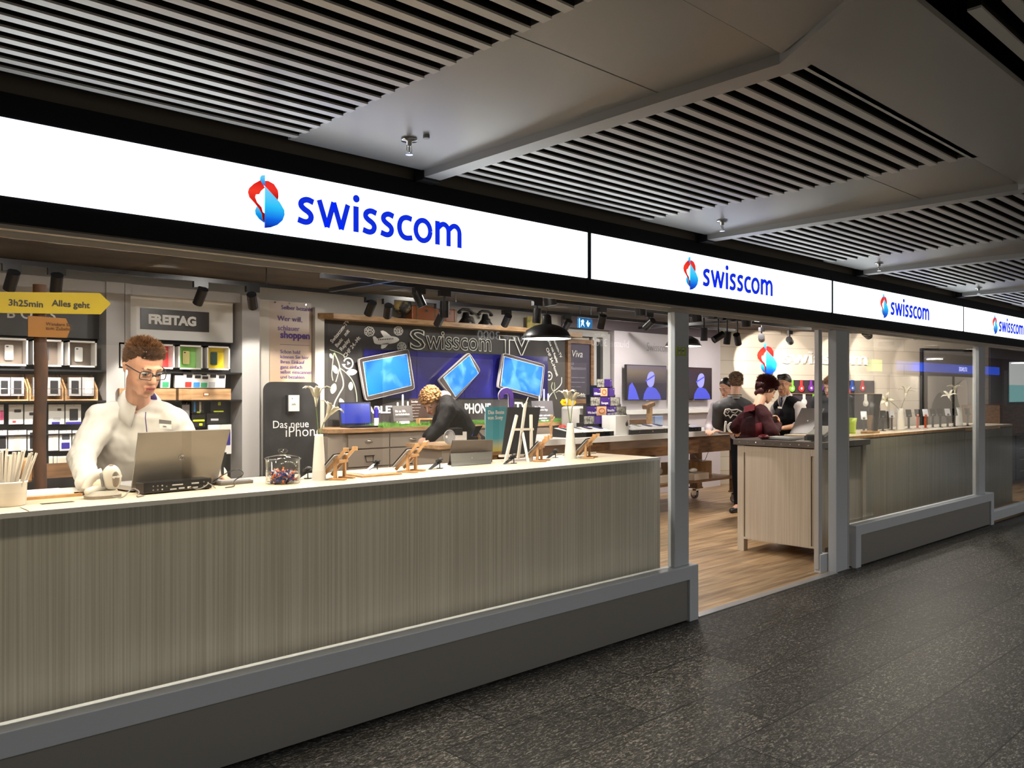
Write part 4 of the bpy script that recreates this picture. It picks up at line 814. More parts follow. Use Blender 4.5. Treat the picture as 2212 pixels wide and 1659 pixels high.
for i, (x, h) in enumerate(((859, .08), (870, .17), (881, .09))): t = thing('white_peg', ('short white peg left of', 'tall white peg above', 'short white peg right of')[i] + ' the handwritten slate', 'peg', on(x, 4.36, HZ)); mb(white2).cap((0, 0, .0), (0, 0, .17 + h), .014, .011).build('peg', t)
slatecard(1175, 4.0, .40, .24, 'Hier Testen:\n#Swisscom App\nStore\n#Gender und mehr\nherunterladen\n#Play Option', 'slate with handwritten list right of the black panel', sz=.037, z=HZ)
for i, (x, h) in enumerate(((1165, .06), (1175, .15), (1184, .09))): t = thing('white_peg', ('short white peg left in the trio', 'tall white peg in the trio', 'short white peg right in the trio')[i] + ' above the handwritten list', 'peg', on(x, 4.4, HZ)); mb(white2).cap((0, 0, .0), (0, 0, .26 + h), .013, .010).build('peg', t)
# purple cut-out letters and leaflet
pp = mat('cutout_purple', (.055, .018, .20), .45)
t = thing('purple_cutout', 'purple cane-shaped board with white edge rising behind the black panel', 'cut-out', on(1095, 2.8, 0)); O = t.location
def rx(x, y, Y=2.8): p = at(x, y, Y) - O; return (p.x, p.z)
hook = [rx(*p) for p in ((1083, 861), (1081, 853), (1086, 846), (1094, 843), (1101, 847), (1104, 856), (1104, 1000))]
mb(pp).ribbon(smooth2(hook, 2, False), .055, -.012, .0).build('board', t); mb(white2).ribbon(smooth2(hook, 2, False), .068, 0, .006).build('white_edge', t)
mb(black).box(rx(1104, 1000)[0] - .15, rx(1104, 1000)[0] + .15, -.1, .1, 0, .02).box(rx(1104, 1000)[0] - .015, rx(1104, 1000)[0] + .015, -.0, .02, .0, 1.2).build('stand', t)
t = thing('purple_chair_back', 'purple crown-shaped chair back board behind the turquoise leaflet', 'cut-out', on(1070, 2.7, 0)); O = t.location
o = [rx(*p, Y=2.7) for p in ((1048, 893), (1053, 890), (1058, 897), (1070, 899), (1080, 893), (1085, 890), (1090, 897), (1100, 902), (1096, 930), (1092, 960), (1055, 960), (1050, 925))]
mb(white2).prism(smooth2(o, 2), 0, .012).build('white_board', t)
for pl in (((1051, 894), (1056, 905), (1055, 925), (1057, 955)), ((1053, 896), (1062, 903), (1075, 903), (1086, 895), (1098, 905)), ((1076, 903), (1078, 925), (1077, 955))): mb(pp).ribbon(smooth2([rx(*p, Y=2.7) for p in pl], 2, False), .045, -.006, 0).build('purple_bar', t)
mb(blackm).box(-.02, .02, 0, .02, 0, rx(1070, 958, 2.7)[1]).box(-.15, .15, -.12, .12, 0, .02).build('stand', t)
tq = gradient('leaflet_turquoise', [(0, (.7, .6, .1)), (.14, (.6, .62, .4)), (.3, (.1, .45, .55)), (1, (.08, .36, .45))], 'Z', 0, .38, 0, .4)
p = at(1071, 975, 2.2); t = thing('leaflet', 'turquoise leaflet with white heading left of the white painter easel', 'leaflet', p); mb(tq).box(-.12, .13, 0, .006, 0, .40).build('sheet', t)
text('lettering', 'Das Beste\nvon Sony', .048, white2, t, (-.095, -.002, .335), bold=.001); mb(oak).box(-.15, .15, -.04, .08, -.03, 0).box(-.02, .02, 0, .04, -p.z, -.03).build('shelf', t)
# ------------------------------------------------------------------ framed board, television wall
t = thing('framed_chalkboard', 'oak framed chalkboard hanging right of the long chalkboard', 'chalkboard', (0, 0, 0)); purb = gradient('board_violet', [(0, (.03, .025, .03)), (.3, (.035, .03, .05)), (1, (.05, .038, .075))], 'Z', 1.45, 2.25, 0, .55)
mb(purb).box(8.42, 8.84, 4.56, 4.58, 1.47, 2.25).build('board_panel', t); mb(oakd).box(8.36, 8.42, 4.54, 4.6, 1.41, 2.31).box(8.84, 8.90, 4.54, 4.6, 1.41, 2.31).box(8.42, 8.84, 4.54, 4.6, 1.41, 1.47).box(8.42, 8.84, 4.54, 4.6, 2.25, 2.31).build('frame', t)
text('chalk_text', 'Viva', .14, chalk, t, (8.44, 4.555, 2.06), shear=.2); text('chalk_text', 'ab\nBasisstation\n\n~~~~ ~~~\n~~~~~ ~~\n~~ ~~~', .065, mat('chalk_faint', (.3, .28, .36), .9), t, (8.44, 4.555, 1.95)); text('chalk_text', '39.-/Mt', .08, chalk, t, (8.5, 4.555, 1.50))
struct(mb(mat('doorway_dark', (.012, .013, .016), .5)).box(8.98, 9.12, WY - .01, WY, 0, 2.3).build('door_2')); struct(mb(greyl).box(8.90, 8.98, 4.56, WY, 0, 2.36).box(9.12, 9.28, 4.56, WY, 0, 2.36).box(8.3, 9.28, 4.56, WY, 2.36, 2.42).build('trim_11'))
wv = mat('tv_wall_white', (.66, .61, .66), .45); TY = 4.5
struct(mb(wv).box(9.30, 12.06, TY, WY - .001, .0, 2.47).build('wall_panel'))
struct(mb(mat('upper_wall_grey', (.16, .13, .15), .7)).box(8.3, 12.06, 4.55, WY - .002, 2.47, CZ).build('wall_upper'))
def tvset(x0, x1, y0, y1, lab, hx, dark_):
    A, B = at(x0, y0, 4.40), at(x1, y1, 4.40); t = thing('television', lab, 'television', (0, 0, 0)); w = B.x - A.x; h = A.z - B.z
    mb(blackm).box(A.x, B.x, 4.40, 4.44, B.z, A.z, .004).box((A.x + B.x) / 2 - .15, (A.x + B.x) / 2 + .15, 4.44, TY, B.z + .2, A.z - .15).build('housing', t)
    sc_ = gradient('tv_picture_' + ('a' if not dark_ else 'b'), [(0, (.004, .004, .03)), (.45, (.015, .01, .02)), (.8, (.10, .075, .06)), (1, (.10, .08, .12))] if not dark_ else [(0, (.008, .005, .008)), (.6, (.02, .012, .01)), (1, (.035, .02, .015))], 'Z', B.z, A.z, 1.0, .15)
    mb(sc_).box(A.x + .012, B.x - .012, 4.397, 4.40, B.z + .012, A.z - .012).build('screen', t)
    fb = mat('picture_blue', (.05, .06, .42), .4, emit=.9); fl = mat('picture_blue_light', (.22, .22, .55), .4, emit=.9)
    def U(u, v_): return (A.x + u * w, B.z + v_ * h)
    mb(fb).prism([U(hx - .12, .02), U(hx - .1, .18), U(hx - .02, .36), U(hx + .06, .40), U(hx + .2, .33), U(hx + .30, .16), U(hx + .33, .02)], 4.394, 4.397).build('pictured_figure', t)
    mb(fl).prism(smooth2([U(hx - .04, .5), U(hx - .02, .7), U(hx + .04, .82), U(hx + .13, .82), U(hx + .17, .68), U(hx + .14, .42), U(hx + .06, .36), U(hx, .40)], 2), 4.392, 4.394).build('pictured_head', t)
    mb(fb).prism([U(hx - .07, .56), U(hx + .16, .74), U(hx + .17, .70), U(hx - .06, .52)], 4.390, 4.392).build('pictured_headband', t)
    if not dark_: mb(fb).prism([U(.03, .02), U(.06, .4), U(.13, .5), U(.22, .3), U(.3, .02)], 4.394, 4.397).build('pictured_figure', t)
    mb(chrome).box((A.x + B.x) / 2 - .03, (A.x + B.x) / 2 + .03, 4.395, 4.41, B.z - .008, B.z).build('badge', t)
tvset(1353, 1440, 787, 864, 'wall television left of the door post showing a blue figure', .52, False); tvset(1456, 1538, 792, 863, 'wall television crossed by the door post with dark blue picture', .62, True)
s = at(1397, 758, TY - .01); t = thing('wall_lettering', 'thin grey lettering on the white television wall', 'lettering', s); o = text('lettering', 'Swisscom TV', .19, mat('letter_grey', (.35, .33, .35), .4), t, (0, 0, 0), bold=-.002, sx=.78)
struct(mb(white).box(9.32, 12.0, 4.42, 4.5, 1.24, 1.30).build('wall_rail'))
p = at(1266, 694, 3.8); t = thing('exit_sign', 'small blue and white exit sign hanging from the ceiling', 'sign', p); eb = mat('exit_blue', (.0, .12, .35), .4, emit=.6); ew_ = mat('exit_white', (.6, .85, 1), .4, emit=.9)
mb(eb).box(-.13, .12, 0, .03, -.09, .03).build('sign_box', t); mb(mat('exit_lamp', (.2, .5, .8), .4, emit=1)).box(-.13, .12, -.01, .03, .045, .075).build('light_tube', t)
mb(ew_).prism([(-.1, -.075), (-.085, -.02), (-.1, 0), (-.06, .02), (-.04, 0), (-.05, -.03), (-.03, -.075), (-.05, -.06), (-.07, -.04)], -.004, 0).build('running_figure', t); mb(ew_).prism([(.02, .01), (.04, .01), (.04, -.03), (.06, -.01), (.075, -.02), (.045, -.07), (.03, -.07), (.0, -.02), (.012, -.01), (.02, -.03)], -.004, 0).build('arrow', t); mb(ew_).box(-.13, -.122, -.004, 0, -.09, .03).build('border', t)
mb(blackm).cyl((-.1, .015, .07), (-.1, .015, CZ - p.z), .004, n=6).cyl((.1, .015, .07), (.1, .015, CZ - p.z), .004, n=6).build('hanger', t)

# ------------------------------------------------------------------ white-topped work table
TZt = 1.05; TF = 3.0
t = thing('work_table', 'long white-topped work table on oak legs with castors', 'table', (0, 0, 0))
mb(white2).box(5.9, 10.38, TF, 3.88, TZt - .07, TZt, .004).build('tabletop', t)
mb(oakd).box(6.1, 10.36, TF + .03, TF + .07, .76, .98).box(6.1, 10.36, 3.8, 3.84, .76, .98).box(10.3, 10.36, TF + .07, 3.8, .76, .98).build('apron', t)
for x in (6.4, 8.22, 10.22):
    for y in (TF + .03, 3.70):
        l = mb(oakd if x > 9 else oak).box(x, x + .13, y, y + .13, .16, .78, .004).box(x - .01, x + .14, y - .01, y + .14, .155, .175).build('leg', t)  # shade on the far legs is put into their darker wood
        k = mb(chrome).box(x + .03, x + .10, y + .03, y + .10, .12, .155).box(x + .03, x + .036, y + .04, y + .12, .05, .14).box(x + .094, x + .10, y + .04, y + .12, .05, .14).build('caster_fork', l)
        mb(cbl).cyl((x + .045, y + .09, .055), (x + .085, y + .09, .055), .055, n=20).use(alul).cyl((x + .043, y + .09, .055), (x + .087, y + .09, .055), .03, n=16).build('caster_wheel', l)
mb(oakd).box(6.5, 10.3, TF + .06, 3.8, .36, .39).build('lower_shelf', t)
q = t
bx = mat('pale_box', (.55, .46, .37), .5)
def simplebox(name, lab, cat, c, d, m=bx, b=.004, rz=0): t = thing(name, lab, cat, c, rz=rz); mb(m).box(-d[0] / 2, d[0] / 2, -d[1] / 2, d[1] / 2, 0, d[2], b).build('box_body', t); return t
simplebox('cardboard_tray', 'pale tray on the lower table shelf left of the door post', 'tray', (8.72, 3.3, .39), (.28, .3, .1))
t = thing('white_shoe', 'white rounded object in the pale tray below the table', 'ornament', (8.72, 3.28, .49)); mb(white2).ball((0, 0, .045), (.09, .06, .055)).build('ornament_body', t)
simplebox('cardboard_tray', 'pale low tray on the lower table shelf right of the door post', 'tray', (9.42, 3.2, .39), (.34, .25, .09))
t = thing('white_mouse', 'pair of smooth white devices on the tray right of the post', 'ornament', (9.42, 3.18, .48)); mb(white2).ball((-.05, 0, .035), (.08, .045, .03)).build('ornament_body', t)
simplebox('wooden_crate', 'long pale wooden crate under the far end of the table', 'crate', (9.75, 3.55, .39), (.8, .3, .2), bamboo)
t = thing('red_bottle', 'dark bottle with red cap on the lower shelf', 'bottle', (8.72, 3.75, .39)); mb(blackgl).cyl((0, 0, 0), (0, 0, .2), .04, n=16).use(pkr).cyl((0, 0, .2), (0, 0, .3), .015, n=12).build('bottle_body', t)
t = thing('cable', 'grey cable hanging below the table top at the far end', 'cable', (9.2, 3.02, .75)); mb(cbl).tube(smooth2([(0, .05, .01), (.08, .0, -.1), (.2, 0, -.12), (.32, .02, .01)], 3, False), .004, 6).build('cord', t)
def phonetray(x0, x1, Y, lab, n=4):
    a, b = at(x0, 925, Y).x, at(x1, 925, Y).x; w = b - a; t = thing('phone_tray', lab, 'display tray', (a, Y, TZt))
    mb(blackm).raw([(0, 0, 0), (w, 0, 0), (w, .28, 0), (0, .28, 0), (0, 0, .055), (w, 0, .055), (w, .28, .10), (0, .28, .10)], [(3, 2, 1, 0), (4, 5, 6, 7), (0, 1, 5, 4), (1, 2, 6, 5), (2, 3, 7, 6), (3, 0, 4, 7)]).build('tray_body', t)
    for i in range(3): mb(chrome).cyl((w * (.2 + .3 * i), -.004, .028), (w * (.2 + .3 * i), 0, .028), .008, n=12).build('stud', t)
    for i in range(n): u = w * (i + .5) / n; mb(white2).at((u, 0, .057), (.154, 0, 0)).box(-w / n * .42, w / n * .42, -.02, .27, .0, .006).build('price_plate', t)
    for i in range(n):
        k = thing('demo_phone', 'demo smartphone lying on the black display tray', 'phone', Vector((a + w * (i + .5) / n, Y + .06, TZt + .075)), rot=(.154, 0, 0), group='demo smartphones on the display trays')
        mb((blackgl, white2, blackgl, pkb)[i % 4]).prismz(rrect(-.03, .03, .05, .18, .008, 3), 0, .008).build('phone_body', k); mb((cbl, black, purple, black)[i % 4]).prismz(rrect(-.026, .026, .06, .17, .003, 2), .008, .009).build('screen', k)
phonetray(1232, 1326, 3.03, 'black display tray with phones between vase and white box'); phonetray(1362, 1455, 3.03, 'black display tray with phones left of the door post'); phonetray(1490, 1515, 3.03, 'end of a black display tray just right of the door post', 1)
# tiered card pyramid
t = thing('card_pyramid', 'tiered pyramid rack of small picture cards on the white table', 'display rack', (0, 0, 0)); PY = 3.60
tiers = [(1289, 1321, 818, 836), (1281, 1327, 837, 856), (1275, 1339, 857, 876), (1267, 1352, 877, 897), (1261, 1330, 898, 915)]
for i, (a, b, y0, y1) in enumerate(tiers):
    Y = PY - i * .10 + .1; A, B = at(a, y0, Y), at(b, y1, Y); mb(blackm).box(A.x - .02, B.x + .02, Y + .0, Y + .1, TZt, B.z + .02).build('tier', t)
RY_ = random.Random(2)
cardm = [(pp, 'purple'), (mat('card_peach', (.75, .45, .28), .5), 'peach'), (noisy(mat('card_grey_picture', rough=.5), (.06, .06, .05), (.45, .43, .38), (30, 30, 30), 3), 'grey picture')]
seq = [[2, 0], [0, 1, 0], [2, 0, 2], [0, 1, 0, 2], [2, 0, 2]]; words_ = {(1, 0): 'Hilfeeee', (2, 1): 'Reeegen', (3, 0): 'Wie hoch?', (3, 2): 'Brauchts\nwer mir hilft'}
names = ['topmost', 'second', 'middle', 'fourth', 'lowest']; posn = ['first', 'second', 'third', 'fourth']
for i, (a, b, y0, y1) in enumerate(tiers):
    Y = PY - i * .10 + .095; n = len(seq[i]); 
    for j in range(n):
        xa, xb = a + (b - a) * j / n, a + (b - a) * (j + 1) / n; A, B = at(xa + .5, y0 + 1, Y), at(xb - .5, y1, Y); m, cn = cardm[seq[i][j]]
        k = thing('picture_card', '%s card, %s from the left on the %s tier of the pyramid' % (cn, posn[j], names[i]), 'card', (A.x, Y, B.z)); w_, h_ = B.x - A.x, A.z - B.z
        mb(m).box(0, w_, -.008, 0, 0, h_).build('card_sheet', k)
        if (i, j) in words_: text('lettering', words_[(i, j)], .042, white2, k, (.008, -.010, .02 if '\n' not in words_[(i, j)] else .05), sx=.9, bold=.001)
        if seq[i][j] == 1: mb(mat('pretzel', (.5, .15, .03), .5)).ribbon([(w_ / 2 + u, h_ / 2 + v_) for u, v_ in arc(0, 0, w_ * .3, h_ * .28, 0, 360, 14)], .012, -.011, -.008).build('card_picture', k)
        if seq[i][j] == 0: mb(white2).cyl((w_ * .85, -.010, h_ * .82), (w_ * .85, -.008, h_ * .82), .006, n=10).build('card_dot', k)
# boxes and ornaments behind
A, B = at(1330, 898, 3.06), at(1360, 930, 3.06); t = thing('white_carton', 'white carton with black fruit logo between the display trays', 'carton', (A.x, 3.06, TZt)); w_ = B.x - A.x; mb(white).box(0, w_, 0, .22, 0, A.z - TZt, .003).build('carton', t)
mb(black).ball((w_ * .80, -.001, .13), (.025, .003, .027), 16, 10).ball((w_ * .80 + .008, -.001, .166), (.006, .003, .011), 8, 6).build('logo', t)
t = thing('wooden_bird', 'wooden block bird figure on a post behind the display tray', 'figure', (at(1403, 900, 3.6).x, 3.6, TZt)); z9 = at(1403, 880, 3.6).z - TZt; mb(oak).box(-.03, .03, -.03, .03, 0, z9, .004).use(oakd).at((0, 0, z9), (0, -.25, 0)).box(-.11, .09, -.04, .04, 0, .06, .01).build('figure', t)
simplebox('picture_box', 'small box with sky picture beside the wooden bird', 'box', (at(1420, 905, 3.65).x, 3.65, TZt), (.18, .06, .19), gradient('box_sky', [(0, (.5, .45, .4)), (.4, (.45, .55, .75)), (1, (.25, .35, .65))], 'Z', 0, .19))
simplebox('dark_box', 'long dark box behind the left part of the display tray', 'box', (at(1375, 905, 3.75).x, 3.74, TZt), (.42, .1, .15), oakd)
t = thing('teapot', 'small red pot right of the handwritten list', 'pot', (at(1215, 905, 3.72).x, 3.72, TZt)); mb(mat('pot_red', (.45, .03, .02), .3)).lathe([(.04, 0), (.055, .03), (.055, .08), (.035, .11), (0, .115)], n=20, close=False).build('pot_body', t)
simplebox('white_tub', 'large pale grey tub behind the lilies of the plain vase', 'tub', (at(1240, 900, 3.74).x, 3.74, TZt), (.30, .18, .34), mat('tub_grey', (.45, .43, .40), .5), .03)
t = thing('yellow_arrow_sign', 'small yellow double arrow behind the lilies', 'sign', at(1228, 869, 4.05)); mb(mat('arrow_yellow', (.75, .45, .0), .4)).prism([(-.15, 0), (-.11, .04), (.11, .04), (.15, 0), (.11, -.04), (-.11, -.04)], 0, .01).use(blackm).box(-.008, .008, .01, .02, TZt - t.location.z, .03).build('arrow', t); text('lettering', 'Tablets', .03, mat('arrow_red', (.4, .02, 0), .5), t, (-.10, -.002, -.01))
t = thing('mannequin', 'tiny wooden jointed mannequin on a dark table edge', 'figure', (at(1190, 925, 3.5).x, 3.5, TZt)); mb(bamboo).cyl((0, 0, 0), (0, 0, .01), .04).cap((0, 0, .1), (.01, 0, .18), .016, .022).cap((.01, 0, .22), (.012, 0, .235), .016).cap((0, 0, .02), (-.01, 0, .1), .009, .012).cap((.03, 0, .02), (.01, 0, .1), .009, .012).cap((.01, 0, .18), (-.05, 0, .13), .008).cap((.02, 0, .18), (.06, 0, .22), .008).build('figure', t)
# white router, roll and blue phone in front of the bending person
t = thing('display_plinth', 'low pale display plinth carrying the white tablet back', 'plinth', (0, 0, 0)); A = at(955, 962, 1.95); B = at(1047, 962, 1.95); mb(grg).box(A.x, B.x, 1.95, 2.35, 0, A.z - .03).use(oak).box(A.x - .05, B.x + .03, 1.92, 2.38, A.z - .03, A.z).build('plinth', t); PZ0 = A.z
t = thing('white_tablet', 'white tablet seen from behind left of the turquoise leaflet', 'tablet', (0, 0, 0)); slab([at(962, 958, 2.2), at(1007, 958, 2.2), at(1007, 933, 2.24), at(963, 933, 2.24)], .008, white2, 'tablet_body', t); mb(blackm).box(at(985, 950, 2.25).x - .05, at(985, 950, 2.25).x + .05, 2.22, 2.3, PZ0, PZ0 + .12).build('stand', t)
p = at(966, 955, 2.05); t = thing('cable_roll', 'coiled grey roll in front of the white tablet', 'roll', (p.x, 2.05, PZ0)); cr = mb(packg)
for i in range(7): cr.tube([(.058 * (1 - i * .12) * math.cos(a * .4) , -.03 + i * .006, .06 + .058 * (1 - i * .12) * math.sin(a * .4)) for a in range(16)], .004, 6, True)
cr.build('coil', t)
t = thing('demo_phone', 'blue-screened phone on a tilted stand beside the bending person', 'phone', (0, 0, 0)); slab([at(1018, 944, 2.15), at(1028, 944, 2.15), at(1041, 921, 2.2), at(1027, 922, 2.2)], .012, blackgl, 'phone_body', t); slab([at(1019, 942, 2.145), at(1027.5, 942, 2.145), at(1039, 923, 2.195), at(1027.5, 924, 2.195)], .001, mat('phone_blue', (.02, .1, .6), .3, emit=.8), 'screen', t)
mb(oak).tube([at(1030, 935, 2.21), at(1036, 945, 2.23), Vector((at(1036, 945, 2.23).x, 2.23, PZ0))], .012, 8).build('stand', t)
# ------------------------------------------------------------------ right part: cabinet at the door, counter, plank wall
t = thing('cabinet', 'pale wooden cabinet with studded metal top beside the entrance', 'cabinet', (7.21, .285, 0)); w_, d_ = .93, .87
mb(linen2).box(.02, w_ - .02, .02, d_ - .02, .12, 1.03).build('body', t)
for x in (0, w_ - .07):
    for y in (0, d_ - .07): mb(linen2).box(x, x + .07, y, y + .07, 0, 1.04).build('leg', t)
mb(linen2).box(.0, .02, .07, d_ - .07, .97, 1.035).box(.0, .02, .07, d_ - .07, .12, .14).build('rail', t); mb(linen2).box(-.002, .0, .10, d_ - .09, .13, .98).build('side_panel', t)
mt = mat('studded_metal', (.17, .155, .145), .35, .6); tp_ = mb(mt).box(-.03, w_ + .03, -.03, d_ + .03, 1.045, 1.10, .002).build('metal_top', t)
for i in range(10): mb(chrome).ball((-.031, .02 + i * .09, 1.072), (.004, .008, .008), 8, 6).build('stud', tp_)
CZT = 1.10
t = thing('laptop', 'open silver laptop on the studded cabinet', 'laptop', (0, 0, 0))
a = at(1706, 934, .95); h0 = Vector((7.62, .72, CZT + .02)); 
L0 = atz(1660, 941, CZT + .012); L1 = atz(1712, 935, CZT + .012); 
slab([(7.35, .98, CZT + .006), (7.32, .66, CZT + .006), (7.58, .62, CZT + .006), (7.61, .95, CZT + .006)], .018, alul, 'keyboard_base', t)
hA, hB = at(1707, 936, .94), at(1756, 929, .62)
slab([at(1707, 937, .93), at(1752, 938, .58), at(1781, 883, .55), at(1733, 882, .92)], .008, mat('lid_grey', (.22, .20, .19), .4, .3), 'lid', t)
mb(white2).cyl(at(1745, 909, .72), at(1745.2, 909, .715), .008, n=12).build('logo', t)
t = thing('desk_telephone', 'dark grey desk telephone and printer unit on the cabinet edge', 'telephone', (7.36, .32, CZT), rz=.1)
mb(mat('phone_grey', (.07, .07, .072), .35)).raw([(0, 0, 0), (.32, 0, 0), (.32, .2, 0), (0, .2, 0), (0, 0, .045), (.32, 0, .13), (.32, .2, .13), (0, .2, .045)], [(3, 2, 1, 0), (4, 5, 6, 7), (0, 1, 5, 4), (1, 2, 6, 5), (2, 3, 7, 6), (3, 0, 4, 7)]).build('phone_body', t); mb(mat('phone_light', (.35, .35, .34), .35)).at((.0, 0, .05), (0, -.26, 0)).box(.02, .3, .02, .18, 0, .012).build('top_cover', t)
mb(black).box(-.003, 0, .03, .17, .01, .04).build('slot', t)
t = thing('barcode_scanner', 'pale hand scanner standing behind the desk telephone', 'scanner', (7.98, .45, CZT)); mb(sg).cap((0, 0, .04), (.0, .0, .16), .03, .022).cap((0, 0, .17), (-.10, .02, .19), .028, .022).lathe([(.05, 0), (.055, .01), (.03, .035)], n=20).build('scanner_body', t)
for i, (x, y, w2, d2, m, n) in enumerate([(7.30, .45, .22, .13, white2, 'white leaflet'), (7.36, .42, .16, .05, pkr, 'red-striped leaflet'), (7.45, .33, .2, .1, white2, 'white booklet near the telephone')]): t = thing('leaflet', n + ' lying on the studded cabinet', 'leaflet', (x, y, CZT + .0012 * i)); mb(m).box(0, w2, 0, d2, 0, .006 - .001 * i).build('sheet', t)
t = thing('red_purse', 'dark red glossy purse at the cabinet corner', 'purse', (7.32, .93, CZT)); mb(mat('purse_red', (.12, .01, .02), .15)).ball((0, 0, .025), (.07, .05, .025)).build('purse_body', t)
# right-hand counter
RY0 = .50
t = thing('window_counter', 'long pale counter with phone stands behind the right-hand glass', 'counter', (0, 0, 0))
lin3 = noisy(mat('striped_laminate_shaded', rough=.45), (.20, .20, .17), (.28, .275, .24), (40, 40, .6), 3, dist=.6)  # dim light and greenish reflection put into the laminate colour
mb(lin3).box(8.2, 11.5, RY0, RY0 + .03, .0, 1.09).box(11.52, 13.4, RY0 + .0, RY0 + .03, 0, 1.06).build('front_panel', t); mb(ctop).box(8.2, 13.4, RY0 - .003, RY0 + .7, 1.085, 1.11).build('worktop', t)
mb(bamboo).box(8.2, 11.5, RY0 - .006, RY0 - .003, 1.085, 1.112).build('edge_strip', t)
redm = mat('stand_orange', (.62, .10, .02), .35); dk = mat('stand_dark', (.02, .02, .024), .3)
def ystand(x, y, m, n, lab, h=.20, lean=1):
    p = atz(x, y, 1.11); t = thing('phone_stand', lab, 'phone stand', (p.x, max(RY0 + .05, p.y), 1.11), rz=.5)
    mb(m).box(-.014, .014, -.012, .012, 0, h * .62, .003).box(-.04, .04, -.03, .03, 0, .006).build('post', t)
    mb(m).at((0, 0, h * .60), (0, .6 * lean, 0)).box(-.012, .012, -.012, .012, 0, h * .35, .002).at((0, 0, h * .60), (0, -.75 * lean, 0)).box(-.01, .01, -.012, .012, 0, h * .35, .002).build('fork', t)
    k = thing('demo_phone', 'dark phone held on a tilted stand on the window counter', 'phone', Vector((p.x, max(RY0 + .05, p.y), 1.11 + h * .95)), rot=(0, -.75 * lean, .5), group='demo phones on stands of the window counter')
    mb(blackgl if n % 3 else packg).box(-.06, .07, -.032, .032, -.005, .004, .003).build('phone_body', k)
for i, (x, y, m, lab) in enumerate([(1866, 935, dk, 'dark phone stand beside the studded cabinet behind glass'), (1887, 932, dk, 'dark phone stand in front of the black picture box'), (1907, 931, dk, 'dark phone stand third along the window counter'), (1926, 929, dk, 'dark fork phone stand left of the tall grey vase'), (1963, 926, dk, 'dark curved phone stand right of the tall grey vase'), (1982, 925, redm, 'orange phone stand nearest the tall grey vase'), (1999, 924.5, redm, 'second orange phone stand farther along'), (2015, 923.5, dk, 'slim dark phone stand right of the orange pair'), (2031, 923, dk, 'slim dark phone stand second from the orange pair'), (2047, 922, dk, 'dark curved phone stand before the pale vase'), (2062, 921.5, dk, 'dark stand touching the pale vase'), (2090, 920, dk, 'dark curved phone stand right of the pale vase')]):
    ystand(x, y, m, i, lab)
for i in range(14): x = 1860 + i * 17; p = atz(x, 931.5 - i * .85, 1.11); o = thing('price_label', 'small white price label lying on the window counter', 'label', (p.x, max(RY0 + .04, p.y), 1.11), group='price labels on the window counter'); mb(white2).box(-.05, .04, -.03, .03, 0, .004).build('label_card', o)
def vase2(x, yt, yb, lab, fl, m):
    p = atz(x, yb - 2, 1.11); Y = max(p.y, RY0 + .08); X = at(x, 900, Y).x; H = at(x, yt, Y).z - 1.11; t = thing('vase', lab, 'vase', (X, Y, 1.11)); mb(m).lathe([(.048, 0), (.046, H * .3), (.036, H * .8), (.034, H), (.03, H), (.03, H * .9)], n=28).build('vase_body', t)
    f = thing('paper_lilies', 'two paper lilies in the ' + lab.split(' on ')[0], 'flowers', (X, Y, 1.11 + H - .03))
    for (fx, fy, up_) in fl: q = at(fx, fy, Y) - Vector((X, Y, 1.11 + H - .03)); lily(f, (0, 0, 0), tuple(q), .09, .12, up_)
vase2(1945, 882, 931, 'tall grey vase on the window counter', [(1922, 866, (-1, 0, .1)), (1955, 860, (.4, 0, .8))], vw)
vase2(2072, 880, 922, 'pale vase at the far end of the window counter', [(2062, 853, (.1, 0, 1)), (2054, 866, (-.5, 0, .6))], vw)
p = atz(1880, 936, 1.11); t = thing('tablet_stand', 'wooden block carrying a leaning dark tablet on the window counter', 'stand', (p.x, max(.6, p.y), 1.11)); mb(oak).box(-.13, .13, -.05, .05, 0, .03, .003).build('block', t); mb(oakd).box(-.03, .03, -.02, .02, .03, .2).build('post', t); mb(blackgl).at((-.02, -.03, .03), (0, .28, 0)).box(-.006, .006, -.06, .06, 0, .42, .003).build('tablet_body', t)
t = thing('lime_cup', 'lime green cup just right of the door post', 'cup', (at(1840, 905, .8).x, .8, 1.11)); mb(mat('lime', (.35, .5, .02), .4)).lathe([(.04, .0), (.045, .1), (.055, .17), (.05, .17)], n=24).build('cup_body', t)
simplebox('dark_picture_box', 'dark picture box standing behind the dark phone stands', 'box', (at(1900, 900, 1.1).x, 1.1, 1.11), (.36, .1, .22), noisy(mat('dark_print', rough=.4), (.01, .01, .012), (.12, .12, .12), (12, 12, 12), 3))
# plank wall: emblem, lettering, strap display, portrait poster
a0 = wl(1655, 776); P0 = atw(1655, 776, .045)
t = thing('wall_emblem', 'large red and blue emblem glowing on the plank wall', 'emblem', (P0.x, P0.y, 0), rz=-RA); hgt = (atw(1655, 738, .045).z - atw(1655, 809, .045).z); scl = hgt / .2251
E_ = logo_mb(-.004, .004).mesh('emblem'); o = bpy.data.objects.new('emblem', E_); COL.objects.link(o); o.parent = t; o.scale = (scl, 1, scl); o.location = (-1.6246 * scl, 0, P0.z - 2.37 * scl)
emw = mb(white2).prism([( x, z) for x, z in [(1.6241, 2.4261), (1.6071, 2.4112), (1.5994, 2.3965), (1.5842, 2.393), (1.5806, 2.3804), (1.5893, 2.3602), (1.6071, 2.3438), (1.6148, 2.3233), (1.6241, 2.3174)]], -.001, .004).build('emblem_white', t); emw.scale = o.scale; emw.location = o.location
A = atw(1690, 785, .03); B = atw(1872, 785, .03); hh = atw(1690, 757, .03).z - A.z; sw = (B - A).length / .95; t = thing('wall_lettering', 'raised pale lettering beside the emblem on the plank wall', 'lettering', (A.x, A.y, 0), rz=-RA)
